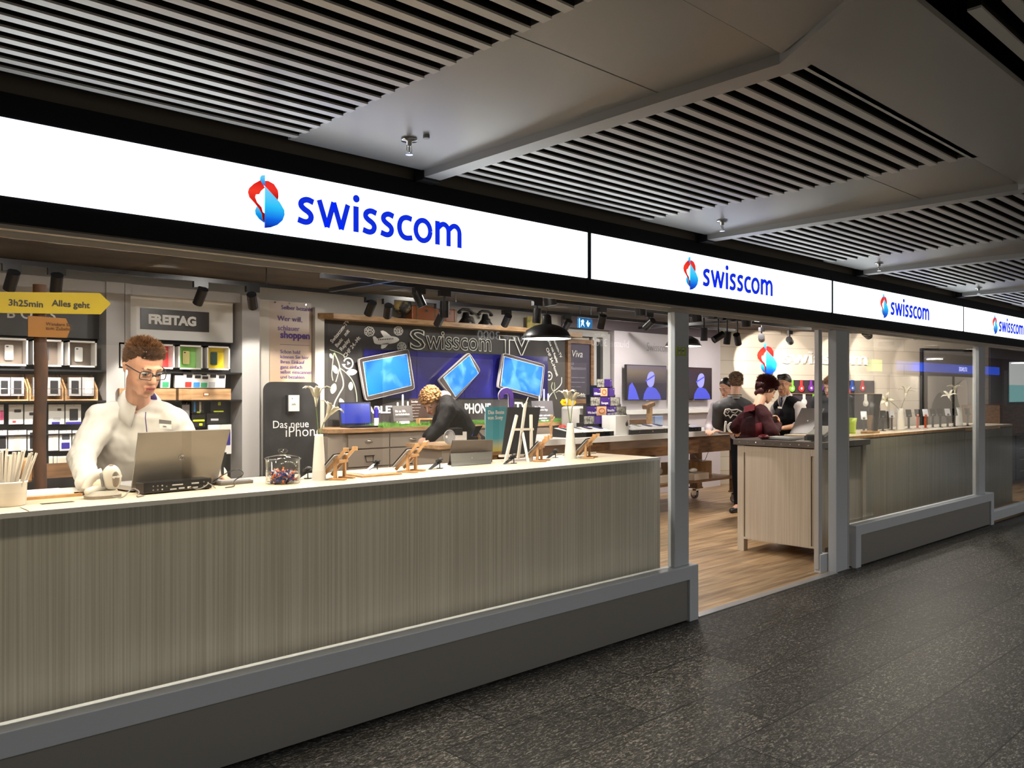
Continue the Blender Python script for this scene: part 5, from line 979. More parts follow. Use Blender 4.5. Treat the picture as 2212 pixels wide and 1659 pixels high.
o = word_mb(-.02, .02, white2).build('lettering', t); sz_ = hh / .172; sx3 = (B - A).length / (2.71 - 1.776); o.scale = (sx3, 1, sz_); o.location = (-1.776 * sx3, 0, A.z - 2.299 * sz_)
t = thing('strap_display', 'dark wall rack of coloured watch straps on the plank wall', 'display rack', (C0.x, C0.y, 0), rz=-RA)
l0, z0 = wl(1700, 821); l1, z1 = wl(1884, 905); mb(mat('rack_dark', (.045, .035, .045), .5)).box(l0, l1, -.05, 0, .9, z0).build('back_panel', t); zb = wl(1790, 850)[1]
mb(oak).box(l0, l1, -.08, -.05, zb - .01, zb).build('rail', t)
cols = {'green': (.2, .6, .05), 'red': (.7, .05, .05), 'purple': (.22, .04, .4), 'blue': (.02, .12, .7), 'white': (.7, .7, .7), 'dark red': (.35, .02, .03)}
for i, (x, y0, y1, c) in enumerate([(1711, 821, 843, 'green'), (1731, 821, 843, 'red'), (1752, 821, 842, 'purple'), (1773, 821, 842, 'dark purple'), (1841, 821, 842, 'blue'), (1863, 821, 842, 'dark red'), (1832, 823, 850, 'red narrow'), (1737, 850, 873, 'white'), (1758, 850, 875, 'green low'), (1777, 850, 868, 'blue low'), (1870, 850, 876, 'pale single')]):
    key = [k for k in cols if k in c]; rgb = cols[key[-1]] if key else (.6, .58, .5); m = mat('strap_' + c.replace(' ', '_'), rgb, .4); q = atw(x, y0, .07); zl = atw(x, y1, .07).z; h_ = q.z - zl
    k = thing('watch_strap', c + ' watch strap hanging on the dark wall rack', 'watch strap', (q.x, q.y, q.z), rz=-RA); mb(m).box(-.028, .028, -.006, .006, -h_ * .75, 0, .002).use(m).cyl((0, -.008, -h_ * .82), (0, .006, -h_ * .82), .06, n=20).build('strap', k); mb(white2).cyl((0, -.011, -h_ * .82), (0, -.008, -h_ * .82), .022, n=14).build('watch_disc', k)
p0 = wl(1989, 757); p1 = wl(2114, 755); pg = gradient('portrait_ground', [(0, (.16, .14, .12)), (.6, (.28, .25, .225)), (1, (.34, .31, .28))], 'Z', .3, 2.3, 0, .3)
t = thing('portrait_poster', 'large black-framed portrait poster on the plank wall', 'poster', (C0.x, C0.y, 0), rz=-RA)
mb(pg).box(p0[0], p1[0], -.04, -.01, .1, p0[1]).build('poster_sheet', t); mb(black).box(p0[0] - .03, p0[0], -.06, 0, .08, p0[1] + .04).box(p0[0], p1[0], -.06, 0, p0[1], p0[1] + .04).build('frame', t)
def wp(l): return [wl(1820 + a * .17722, 720 + b * .17722) for a, b in l]
mb(mat('portrait_hair', (.09, .075, .068), .5)).prism(smooth2(wp([(1040, 980), (1090, 800), (1160, 700), (1230, 780), (1300, 700), (1360, 620), (1440, 560), (1500, 600), (1500, 900), (1400, 1080), (1060, 1080)]), 2), -.044, -.041).build('pictured_hair', t)
mb(mat('portrait_face', (.62, .52, .46), .5)).prism(smooth2(wp([(1380, 640), (1440, 570), (1500, 560), (1500, 960), (1430, 960), (1390, 850), (1370, 740)]), 2), -.047, -.044).build('pictured_face', t)
mb(mat('portrait_cloth', (.3, .3, .28), .5)).prism(smooth2(wp([(1040, 990), (1120, 980), (1220, 1000), (1260, 1080), (1200, 1200), (1040, 1200)]), 2), -.047, -.044).build('pictured_dress', t)
mb(mat('portrait_lips', (.2, .08, .07), .5)).prism(smooth2(wp([(1430, 905), (1470, 895), (1500, 900), (1500, 920), (1450, 925)]), 2), -.049, -.047).build('pictured_mouth', t)
# far right behind the last glass
tb_ = mat('far_drawers', (.045, .05, .06), .35); t = thing('drawer_cabinet', 'dark drawer cabinet behind the last glass at the picture edge', 'cabinet', (0, 0, 0)); A = atz(2160, 1086, 0); A = at(2160, 1060, 1.3)
mb(oakd).box(A.x, A.x + 3, 1.3, 1.9, .85, 1.35).build('upper_panel', t); mb(tb_).box(A.x, A.x + 3, 1.3, 1.9, 0, .85).build('body', t)
for i in range(3):
    for j in range(4): d = mb(tb_).box(A.x + .05 + i * .75, A.x + .75 + i * .75, 1.28, 1.3, .03 + j * .2, .21 + j * .2).build('drawer', t); mb(alul).box(A.x + .25 + i * .75, A.x + .55 + i * .75, 1.27, 1.28, .17 + j * .2, .18 + j * .2).build('handle', d)
t = thing('turquoise_display', 'turquoise lit display above the dark drawer cabinet', 'screen', (0, 0, 0)); A2 = at(2180, 850, 1.35); mb(black).box(A2.x - .1, A2.x + 2, 1.35, 1.4, 1.35, 1.95).build('frame', t); mb(mat('turquoise_screen', (.2, .45, .45), .3, emit=.7)).box(A2.x, A2.x + 1.9, 1.34, 1.35, 1.4, 1.7).use(mat('pale_screen', (.6, .62, .6), .3, emit=.7)).box(A2.x, A2.x + 1.9, 1.34, 1.35, 1.7, 2.1).build('screen', t)
struct(mb(mat('far_wall_violet', (.32, .29, .34), .6)).box(18.5, 33, 2.36, 2.46, 0, CZ).build('wall_far_shop'))
# ------------------------------------------------------------------ people
CLD = bpy.data.textures.new('cloth_folds', 'CLOUDS'); CLD.noise_scale = .11; CLD.noise_depth = 2
def solid(s, name, parent, m, vox=.008, smooth=4, disp=0., smat=None):
    """union of the builder's volumes as one smooth surface"""
    o = bpy.data.objects.new(name, s.mesh(name)); COL.objects.link(o)
    r = o.modifiers.new('r', 'REMESH'); r.mode = 'VOXEL'; r.voxel_size = vox; r.use_smooth_shade = True
    q = o.modifiers.new('s', 'SMOOTH'); q.factor = .5; q.iterations = smooth
    if disp: d = o.modifiers.new('d', 'DISPLACE'); d.texture = CLD; d.strength = disp; d.mid_level = .5; d.texture_coords = 'LOCAL'
    bpy.context.view_layer.update(); me = bpy.data.meshes.new_from_object(o.evaluated_get(bpy.context.evaluated_depsgraph_get())); me.name = name
    bpy.data.objects.remove(o); me.materials.clear(); me.materials.append(m)
    me.polygons.foreach_set('use_smooth', [True] * len(me.polygons)); me.polygons.foreach_set('material_index', [0] * len(me.polygons))
    o = bpy.data.objects.new(name, me); COL.objects.link(o); o.parent = parent; return o
def loft(s, rings, n=20):
    """rings: (centre, half width vector, half depth vector)"""
    V = []
    for c, a, b in rings:
        c, a, b = Vector(c), Vector(a), Vector(b)
        for i in range(n): t = 2 * PI * i / n; ct, st = math.cos(t), math.sin(t); V.append(c + a * math.copysign(abs(ct) ** .8, ct) + b * math.copysign(abs(st) ** .8, st))
    k = len(rings); return s.raw(V, [(i * n + j, i * n + (j + 1) % n, (i + 1) * n + (j + 1) % n, (i + 1) * n + j) for i in range(k - 1) for j in range(n)] + [tuple(range(n - 1, -1, -1)), tuple(range((k - 1) * n, k * n))])
def hand(s, w, d, nrm, side=1, curl=.5, sc=1.):
    """palm, four fingers and a thumb from wrist w, pointing along d, palm facing nrm"""
    w, d, nrm = Vector(w), Vector(d).normalized(), Vector(nrm); nrm = (nrm - d * nrm.dot(d)).normalized(); x = d.cross(nrm).normalized() * side
    P = w + d * .085 * sc; s.hull([w + x * a * .024 * sc + nrm * b * .012 * sc for a in (-1, 1) for b in (-1, 1)] + [P + x * a * .038 * sc + nrm * b * .011 * sc for a in (-1, 1) for b in (-1, 1)] + [w + d * .05 * sc + x * a * .040 * sc + nrm * b * .013 * sc for a in (-1, 1) for b in (-1, 1)])
    for i, L_ in enumerate((.072, .080, .075, .058)):
        b = P + x * (.030 - i * .020) * sc - d * .004; ang = 0; p = b; r = .0088 * sc
        for seg, f in enumerate((.45, .32, .23)):
            ang += curl * (.5 + .1 * i + .25 * seg); q = p + (d * math.cos(ang) + nrm * math.sin(ang)) * L_ * f * sc; s.cap(p, q, r, r * .93); p = q; r *= .93
    b = w + d * .03 * sc + x * .026 * sc; q = b + (d * .55 + x * .75 + nrm * .35).normalized() * .038 * sc; s.cap(b, q, .013 * sc, .0105 * sc); s.cap(q, q + (d * .85 + x * .25 + nrm * .5 * (curl + .3)).normalized() * .034 * sc, .0105 * sc, .0085 * sc)
def headfr(c, yaw, pitch, roll=0, sc=1.): return Matrix.Translation(c) @ Euler((pitch, roll, yaw), 'XYZ').to_matrix().to_4x4() @ Matrix.Scale(sc, 4)
def head_vol(s, T_, fem=0):
    s.T = T_; s.ball((0, .018, .035), (.074, .094, .082), 20, 14); s.ball((0, -.010, -.022), (.0625 - .003 * fem, .076, .086), 20, 14)
    s.cap((-.018, -.050, -.088), (.018, -.050, -.088), .021 - .003 * fem); s.cap((0, -.062, -.098), (0, -.058, -.098), .017)
    s.cap((-.040, .0, -.060), (-.014, -.045, -.088), .017, .019); s.cap((.040, .0, -.060), (.014, -.045, -.088), .017, .019)
    s.cap((-.030, -.045, -.045), (-.012, -.054, -.085), .022, .021); s.cap((.030, -.045, -.045), (.012, -.054, -.085), .022, .021)
    s.cap((-.032, -.076, .028), (.032, -.076, .028), .0125)                       # brow
    s.cap((0, -.082, .02), (0, -.103, -.022), .0085, .0125); s.cap((-.011, -.090, -.026), (.011, -.090, -.026), .0085)   # nose
    s.cap((-.034, -.060, -.016), (-.042, -.048, -.026), .015, .013); s.cap((.034, -.060, -.016), (.042, -.048, -.026), .015, .013)  # cheeks
    s.cap((-.016, -.079, -.055), (.016, -.079, -.055), .0105); s.cap((-.013, -.078, -.067), (.013, -.078, -.067), .0105)  # mouth mound
    for e in (-1, 1):
        s.hull([(e * (.071 + a), .012 + b, c) for a, b, c in ((0, -.006, -.03), (.004, .014, -.028), (.014, .018, .0), (.016, .022, .018), (.008, .004, .028), (0, -.010, .015), (.0, .012, .02))])
    s.T = Matrix.Identity(4)
def face_parts(par, T_, lipc, browc, eyes=True):
    lips = mat('lips_' + lipc[0], lipc[1], .45); s = mb(lips); s.T = T_
    s.cap((-.019, -.085, -.055), (0, -.0905, -.0535), .0035, .005).cap((.019, -.085, -.055), (0, -.0905, -.0535), .0035, .005).cap((-.013, -.0865, -.0635), (.013, -.0865, -.0635), .0052); s.build('lips', par)
    s = mb(mat('mouth_line', (.12, .02, .02), .6)); s.T = T_; s.cap((-.017, -.0905, -.0585), (.017, -.0905, -.0585), .0016); s.build('mouth', par)
    for e in (-1, 1):
        s = mb(mat('hair_' + browc[0], browc[1], .7)); s.T = T_; s.tube([(e * .013, -.0868, .029), (e * .028, -.0862, .0335), (e * .048, -.0725, .030)], [.0026, .0030, .0014], 6); s.build('eyebrow', par)
        if eyes:
            s = mb(mat('eye_white', (.6, .56, .52), .3)); s.T = T_; s.ball((e * .031, -.0735, .008), (.013, .009, .0075), 12, 8); q = s.build('eye', par)
            s = mb(mat('iris', (.04, .03, .025), .2)); s.T = T_; s.ball((e * .031, -.0805, .0045), (.0052, .003, .0052), 10, 6); s.build('iris', q)
            s = mb(mat('eyelid_line', (.05, .025, .02), .6)); s.T = T_; s.tube([(e * .018, -.0825, .007), (e * .031, -.0845, .0125), (e * .044, -.0755, .006)], .0016, 6); s.build('eyelid', q)
def hair_mesh(par, T_, m, n=2600, ln=.012, hl=.062, back=-.055, lift=1., curl=0., seed=1, vol=(.078, .098, .088), fem=0):
    R = random.Random(seed); s = mb(m); s.T = T_
    b = MB(); 
    for i in range(n):
        z = R.uniform(-1, 1); a = R.uniform(0, 2 * PI); q = math.sqrt(1 - z * z); d = Vector((q * math.cos(a), q * math.sin(a), z)); p = Vector((d.x * vol[0], .018 + d.y * vol[1], .035 + d.z * vol[2]))
        front = -p.y
        lim = hl if front > .035 else (hl - (hl - .02) * (1 - max(0, front + .02) / .055) if front > -.02 else (.02 + (back - .02) * min(1, (-.02 - front) / .06)))
        if p.z < lim: continue
        nn = Vector((d.x / vol[0], d.y / vol[1], d.z / vol[2])).normalized(); L_ = ln * R.uniform(.6, 1.3) * (1.5 if p.z > .08 else .42 if p.z < .05 else .8)
        tip = p + (nn * lift + Vector((R.uniform(-.6, .6), R.uniform(-.6, .6), R.uniform(-.2, .6)))).normalized() * L_
        u = nn.orthogonal().normalized(); v_ = nn.cross(u); w_ = .0034 + curl * .004
        if curl: s.ball(tuple(p + nn * ln * R.uniform(.2, .9)), curl * R.uniform(.6, 1.2), 6, 4)
        else: s.raw([p - nn * .003 + u * w_, p - nn * .003 - u * w_ * .5 + v_ * w_ * .87, p - nn * .003 - u * w_ * .5 - v_ * w_ * .87, tip], [(0, 1, 3), (1, 2, 3), (2, 0, 3)])
    return s.build('hair', par)
def torso(s, J, g=1., w=.17, dpt=.105, add=0.):
    """J: neck, shl, shr, pel, fwd"""
    f = Vector(J['fwd']).normalized(); sh = (Vector(J['shr']) - Vector(J['shl'])); x = sh.normalized(); c = (Vector(J['shl']) + Vector(J['shr'])) / 2; p = Vector(J['pel']); up = (c - p).normalized(); fx = (f - up * f.dot(up)).normalized(); k = lambda u: p + (c - p) * u
    W = sh.length / 2
    loft(s, [(k(-.10), x * (w * .98 + add), fx * (dpt + add)), (k(.12), x * (w * .95 + add), fx * (dpt * 1.0 + add)), (k(.4), x * (w * .90 + add), fx * (dpt * .98 + add)), (k(.68) + fx * .01, x * (w * 1.02 + add), fx * (dpt * 1.12 + add)), (k(.9) + fx * .005, x * (W * .98 + add), fx * (dpt * .95 + add)), (k(1.03), x * (W * .85 + add), fx * (dpt * .7 + add)), (k(1.13), x * (W * .42 + add), fx * (dpt * .55 + add))])
def person(label, J, yaw, pitch, skm, hairf, cloth, vox=.008, lipc=('rose', (.42, .12, .10)), browc=('brown', (.06, .03, .015)), hs=1.0, roll=0, hands=None, fem=0, sleeve=1.0, folds=.012, rad=1.):
    t = thing('person', label, 'person', (Vector(J['pel']).x, Vector(J['pel']).y, 0)); O = Vector(t.location); J = {k: (Vector(v_) - O if k != 'fwd' else Vector(v_)) for k, v_ in J.items()}
    T_ = headfr(J['head'], yaw, pitch, roll, hs); s = MB(); head_vol(s, T_, fem)
    hb = T_ @ Vector((0, .03, -.06)); s.cap(hb, J['neck'], .055 * rad, .060 * rad); torso(s, J, w=.155 * rad, dpt=.095 * rad)
    for sd_ in 'lr':
        s.cap(J['neck'], J['sh' + sd_], .05, .055 * rad); s.cap(J['sh' + sd_], J['el' + sd_], .047 * rad, .038 * rad); s.cap(J['el' + sd_], J['wr' + sd_], .037 * rad, .026)
        hd = hands.get(sd_) if hands else None
        dd = (J['wr' + sd_] - J['el' + sd_]).normalized()
        if hd: hand(s, J['wr' + sd_], hd[0], hd[1], 1 if sd_ == 'r' else -1, hd[2], hd[3] if len(hd) > 3 else 1.)
        else: hand(s, J['wr' + sd_], dd, (0, 0, -1) if abs(dd.z) < .8 else (1, 0, 0), 1 if sd_ == 'r' else -1, .5)
    x = (J['shr'] - J['shl']).normalized(); f = Vector(J['fwd']).normalized()
    for sd_, e in (('l', -1), ('r', 1)):
        hp = J['pel'] + x * e * .09 - Vector((0, 0, .04)); kn = J.get('kn' + sd_, Vector((hp.x, hp.y, .50)) + f * .02); an = J.get('an' + sd_, Vector((kn.x, kn.y, .09)) - f * .03)
        s.cap(hp, kn, .085 * rad, .058); s.cap(kn, an, .055, .038); s.cap(an, an + f * .17 - Vector((0, 0, .055)), .036, .028); J['hp' + sd_], J['kn' + sd_], J['an' + sd_] = hp, kn, an
    solid(s, 'body', t, skm, vox * .62, 14 if vox < .006 else 6)
    face_parts(t, T_, lipc, browc); hairf(t, T_); cloth(t, J, T_, s); return t, J, T_
def sleeves(s, J, a=.014, end=1., rad=1.):
    for sd_ in 'lr':
        s.cap(J['neck'] + (J['sh' + sd_] - J['neck']) * .35, J['sh' + sd_], .055 * rad + a, .058 * rad + a); s.cap(J['sh' + sd_], J['el' + sd_], .053 * rad + a, .044 * rad + a); e = J['el' + sd_] + (J['wr' + sd_] - J['el' + sd_]) * end; s.cap(J['el' + sd_], e, .042 * rad + a, .034 + a * .7)
def trousers(t, J, m, vox=.012):
    s = MB(); 
    for sd_ in 'lr': s.cap(J['hp' + sd_], J['kn' + sd_], .10, .072); s.cap(J['kn' + sd_], J['an' + sd_] - Vector((0, 0, .02)), .070, .055)
    s.cap(J['hpl'], J['hpr'], .105); solid(s, 'trousers', t, m, vox, 4)
    for sd_ in 'lr': b = MB(); f = J['fwd'].normalized(); b.cap(J['an' + sd_] - f * .03 - Vector((0, 0, .045)), J['an' + sd_] + f * .18 - Vector((0, 0, .055)), .045, .036); solid(b, 'shoe', t, black, .008, 3)
shirtw = noisy(mat('shirt_white', rough=.75), (.54, .53, .51), (.60, .595, .58), (5, 5, 5), 4); bs(shirtw).inputs['Subsurface Weight'].default_value = 0
hairb = noisy(mat('hair_brown', rough=.6), (.065, .028, .010), (.20, .095, .038), (60, 60, 60), 3)

# ---- cashier in a white shirt
def P(x, y, Y): return at(x, y, Y)
Y1 = .92
J = dict(head=P(311, 797, .80), neck=P(298, 884, 1.0), shr=P(219, 908, 1.02), shl=P(372, 912, .90), elr=P(176, 985, .93), wrr=P(190, 1044, .56), ell=P(430, 1000, .93), wrl=P(470, 1030, .66), pel=Vector((1.42, 1.16, .98)), fwd=(.25, -1, -.1))
navy = mat('collar_navy', (.04, .02, .13), .6)
def man_hair(t, T_): 
    hair_mesh(t, T_, hairb, 9000, .015, .070, -.05, 1.2, seed=4, vol=(.077, .097, .088))
    s = MB(); s.T = T_; s.ball((0, .026, .052), (.0735, .089, .074), 20, 14); s.T = Matrix.Identity(4)
def man_cloth(t, J, T_, sb):
    s = MB(); torso(s, J, w=.185, dpt=.118, add=.008); sleeves(s, J, .022, .97, 1.05); s.cap(J['neck'] - Vector((0, 0, .045)), J['shr'], .060, .07); s.cap(J['neck'] - Vector((0, 0, .045)), J['shl'], .060, .07)
    s.cap(J['wrr'] + (J['elr'] - J['wrr']) * .25, J['elr'], .048, .066); s.cap(J['pel'] - Vector((0, 0, .1)), J['pel'] + Vector((0, 0, .1)), .17, .16)
    solid(s, 'shirt', t, shirtw, .009, 5, .030)
    O = Vector(t.location)
    def q(x, y, Y): return at(x, y, Y) - O
    n = J['neck'] + Vector((.004, -.012, .030)); f = Vector((.10, -1, -.35)).normalized(); rr = f.cross(Vector((0, 0, 1))).normalized(); uu = rr.cross(f).normalized()
    def ring(m, nm, rows):
        V = []; k = 25
        for row in rows:
            for i in range(k): a = math.radians(-147 + 294 * i / (k - 1)); fr = max(0, (abs(a) - 1.2) / 1.5); rad, z = row(fr); c_ = n - f * rad * math.cos(a) * 1.0 + rr * rad * math.sin(a) + uu * z; V.append(c_)
        o = mb(m).raw(V, [(r_ * k + i, r_ * k + i + 1, r_ * k + k + i + 1, r_ * k + k + i) for r_ in range(len(rows) - 1) for i in range(k - 1)], True).build(nm, t); mo = o.modifiers.new('s', 'SOLIDIFY'); mo.thickness = .003; return o
    ring(shirtw, 'collar', [lambda u: (.074 + .008 * u, .058 - .045 * u), lambda u: (.087 + .028 * u, .046 - .05 * u), lambda u: (.108 + .052 * u, .000 - .085 * u)])
    ring(navy, 'collar_lining', [lambda u: (.0705 + .009 * u, .060 - .045 * u), lambda u: (.064 + .012 * u, .03 - .05 * u), lambda u: (.060 + .014 * u, -.005 - .06 * u)])
    mb(navy).tube([q(315, 890, .755), q(314, 903, .748), q(316, 920, .755), q(318, 945, .76)], .0022, 6).build('placket_piping', t)
    b = mb(mat('badge_grey', (.16, .15, .15), .4)); b.raw([q(344, 906, .735), q(370, 909, .735), q(370, 917, .737), q(344, 915, .737)], [(0, 1, 2, 3)]).use(white2).raw([q(344, 915, .737), q(370, 917, .737), q(370, 927, .74), q(344, 925, .74)], [(0, 1, 2, 3)]); o = b.build('name_badge', t); m = o.modifiers.new('s', 'SOLIDIFY'); m.thickness = .003
    text('badge_lettering', 'Sales', .009, cbl, o, q(352, 922, .733), (PI / 2, .05, .1))
    trousers(t, J, mat('trousers_dark', (.008, .008, .012), .85, spec=.15))
    # glasses
    fm = mat('spectacle_frame', (.012, .02, .035), .2); s = mb(fm); s.T = T_
    for e in (-1, 1):
        s.tube([(e * .0325 + u, -.0985 + abs(u + e * .0325) * .22, .004 + v_) for u, v_ in rrect(-.0255, .0255, -.0185, .0165, .009, 4)], .0019, 6, True); s.tube([(e * .058, -.0845, .014), (e * .071, -.05, .016), (e * .077, .01, .014), (e * .077, .03, .002)], .0023, 6)
    s.tube([(-.008, -.099, .008), (0, -.102, .011), (.008, -.099, .008)], .0019, 6); g = s.build('glasses', t)
    s = mb(clear); s.T = T_
    for e in (-1, 1): s.raw([(e * .0325 + u, -.0985 + abs(u + e * .0325) * .22, .004 + v_) for u, v_ in rrect(-.024, .024, -.017, .015, .008, 4)], [tuple(range(20))])
    s.build('lens', g)
man, JM, TM = person('man in a white shirt and dark glasses working at a laptop', J, .13, .40, noisy(mat('skin_man', rough=.5), (.52, .27, .18), (.62, .35, .24), (14, 14, 14), 3), man_hair, man_cloth, vox=.0055, hs=1.10, hands={'r': ((.32, -.6, -.10), (.2, -.1, -1), .45, 1.0), 'l': ((.4, -.5, -.35), (-.5, -.3, -.6), .7, 1.)})
# stubble-short sides
# ---- person bending over the display
tb = 7.75
def Q(x, y, t_): return atd(x, y, t_)
J = dict(head=Q(931, 868, 7.7), neck=Q(962, 858, 7.75), shl=Q(968, 888, 7.45), shr=Q(962, 872, 8.0), ell=Q(952, 925, 7.35), wrl=Q(928, 948, 7.3), elr=Q(945, 920, 8.1), wrr=Q(920, 945, 7.9), pel=Q(1022, 945, 7.9), fwd=(-.75, .2, -.9))
J['pel'].z = 1.02; J['fwd'] = (-.72, .55, -.8)
hbl = noisy(mat('hair_blond', rough=.5), (.17, .07, .02), (.50, .27, .09), (40, 40, 40), 3)
jk = noisy(mat('jacket_black', rough=.8, spec=.15), (.002, .002, .003), (.012, .010, .010), (30, 30, 30), 4)
def bend_cloth(t, J, T_, sb):
    s = MB(); torso(s, J, w=.18, dpt=.12, add=.02); sleeves(s, J, .02, .95); s.cap(J['pel'], J['pel'] + Vector((0, 0, -.12)), .17); solid(s, 'jacket', t, jk, .012, 5, .02)
    s = MB(); n = J['neck']; h = T_ @ Vector((0, .06, -.055)); s.cap(n + (h - n) * .15, n + (h - n) * .75, .072, .070); solid(s, 'shirt_collar', t, shirtw, .01, 2); trousers(t, J, mat('trousers_dark', (.008, .008, .012), .85, spec=.15))
ya = math.atan2(-.85, -(.35)) 
person('person with curly blond hair in a black jacket bending over the counter', J, -1.15, .75, skin, lambda t, T_: hair_mesh(t, T_, hbl, 1500, .020, .055, -.075, 1., .012, 3), bend_cloth, browc=('blond', (.3, .16, .06)), roll=0, hs=1.02)
# ---- woman in a pale blouse
vd = Vector((math.cos(CA), math.sin(CA), 0)); rt = Vector((math.sin(CA), -math.cos(CA), 0))
def stand(x, ytop, tt, h, fa, sw=.19):
    """joints of a standing figure: fa = facing angle measured from 'towards the camera', positive to picture right"""
    ft = Q(x, 850, tt); ft.z = 0; f = (-vd * math.cos(fa) + rt * math.sin(fa)); r = Vector((-f.y, f.x, 0)) * -1   # r: the figure's own right hand
    r = f.cross(Vector((0, 0, 1)))
    b = lambda fx, rx, z: ft + f * fx + r * rx + Vector((0, 0, z * h / 1.75))
    return dict(head=b(.03, 0, 1.63), neck=b(0, 0, 1.45), shr=b(0, sw, 1.41), shl=b(0, -sw, 1.41), pel=b(0, 0, .97), elr=b(.0, sw + .05, 1.13), ell=b(.0, -sw - .05, 1.13), wrr=b(.18, sw + .0, .98), wrl=b(.18, -sw, .98), fwd=f), b, f, r
def yawof(f): return math.atan2(f.x, -f.y)
J, b, f, r = stand(1571, 812, 10.7, 1.72, -.75, .17); J['elr'] = b(.12, .2, 1.12); J['wrr'] = b(.34, .08, 1.1); J['ell'] = b(.12, -.2, 1.12); J['wrl'] = b(.34, -.08, 1.1); J['head'] = Q(1568, 838, 10.6); J['pel'] = Q(1608, 950, 10.75); J['pel'].z = .98
blouse = mat('blouse_pale', (.55, .50, .55), .7); hbk = mat('hair_black', (.010, .007, .006), .35)
def wcloth(m, dark_=None, jacket=None):
    def fn(t, J, T_, sb):
        s = MB(); torso(s, J, w=.165, dpt=.11, add=.012); sleeves(s, J, .016, .95); solid(s, 'blouse', t, m, .012, 4, .015); trousers(t, J, mat('trousers_dark', (.008, .008, .012), .85, spec=.15))
        c = mb(black); n = J['neck']; f_ = J['fwd']; c.tube([n + f_ * .06 + Vector((0, 0, .05)) + f_.cross(Vector((0, 0, 1))) * -.05, n + f_ * .12 - Vector((0, 0, .02)), n + f_ * .13 - Vector((0, 0, .14))], .012, 6).build('scarf', t)
    return fn
def hair_tied(t, T_):
    s = MB(); s.T = T_; s.ball((0, .026, .045), (.080, .093, .085), 20, 14); s.ball((0, .10, .02), (.04, .045, .045)); solid(s, 'hair', t, hbk, .007, 3)
person('woman with black tied-back hair in a pale blouse behind the jacketed man', J, yawof(f) - .1, .45, skin, hair_tied, wcloth(blouse), fem=1, hs=1.0)
# ---- man in a varsity jacket, back to the camera
J, b, f, r = stand(1600, 809, 9.8, 1.80, PI - .25, .205); J['head'] = Q(1590, 829, 9.85); J['neck'] = Q(1587, 866, 9.75); c = Q(1583, 880, 9.70); J['shl'] = c - rt * .155 ; J['shr'] = c + rt * .155; J['pel'] = Q(1622, 955, 9.80); J['pel'].z = .99
J['ell'] = Q(1551, 915, 9.80); J['wrl'] = Q(1570, 926, 10.05); J['elr'] = Q(1618, 925, 9.80); J['wrr'] = Q(1612, 935, 10.10)
grj = noisy(mat('jacket_grey', rough=.85, spec=.15), (.020, .019, .021), (.035, .034, .037), (20, 20, 20), 3); grs = mat('sleeve_grey', (.06, .06, .066), .6); hgr = noisy(mat('hair_greying', rough=.5), (.08, .045, .025), (.38, .28, .2), (40, 40, 40), 3)
def varsity(t, J, T_, sb):
    s = MB(); torso(s, J, w=.165, dpt=.125, add=.015); s.cap(J['neck'] - Vector((0, 0, .02)), J['shl'], .06, .065); s.cap(J['neck'] - Vector((0, 0, .02)), J['shr'], .06, .065); solid(s, 'jacket', t, grj, .012, 4, .015)
    s = MB(); sleeves(s, J, .026, .9, 1.1); solid(s, 'sleeves', t, grs, .012, 4, .012)
    n = J['neck']; up_ = Vector((0, 0, 1))
    for i, m in enumerate((grj, white2, grj, white2, grj)): mb(m).tube([n + up_ * (.025 + i * .011) - vd * .0 + rt * .078 * math.cos(a) + vd * .075 * math.sin(a) for a in [k * PI / 8 for k in range(16)]], .0062, 6, True).build('collar_stripe' if i % 2 else 'collar_band', t)
    R3 = Matrix((rt, vd, Vector((0, 0, 1)))).transposed().to_euler(); O = Vector(t.location)
    p = Q(1562, 932, 9.56) - O; text('back_lettering', 'IOW', .17, white2, t, p, (R3.x + PI / 2, .12, R3.z), outline=.006, sx=.85)
    l = mb(white2).at(Q(1583, 893, 9.54) - O, (R3.x, 0, R3.z)); k = [(-.10, .0), (-.085, .045), (-.04, .05), (-.02, .035), (.05, .045), (.10, .02), (.12, -.03), (.09, -.02), (.07, -.055), (.04, -.02), (.0, -.015), (-.03, -.055), (-.05, -.02), (-.08, -.03)]
    l.tube([(a, 0, c_) for a, c_ in k], .008, 6, True).tube([(-.09, 0, .02), (-.06, 0, .0), (-.04, 0, .03), (-.06, 0, .035)], .005, 6, True).tube([(-.02, 0, .02), (.03, 0, .0), (.06, 0, .03)], .005, 6).build('back_emblem', t)
    trousers(t, J, mat('trousers_navy', (.005, .006, .014), .85, spec=.15))
    s = mb(blackm); s.T = T_
    for e in (-1, 1): s.tube([(e * .062, -.085, .014), (e * .075, -.04, .016), (e * .08, .02, .012), (e * .08, .035, -.01)], .003, 6)
    s.build('glasses', t)
person('man in a grey varsity jacket with white print on its back', J, yawof(f), .1, skin, lambda t, T_: hair_mesh(t, T_, hgr, 5200, .02, .07, -.075, .5, 0, 6, vol=(.08, .099, .09)), varsity, browc=('grey', (.2, .15, .1)), hs=1.0)
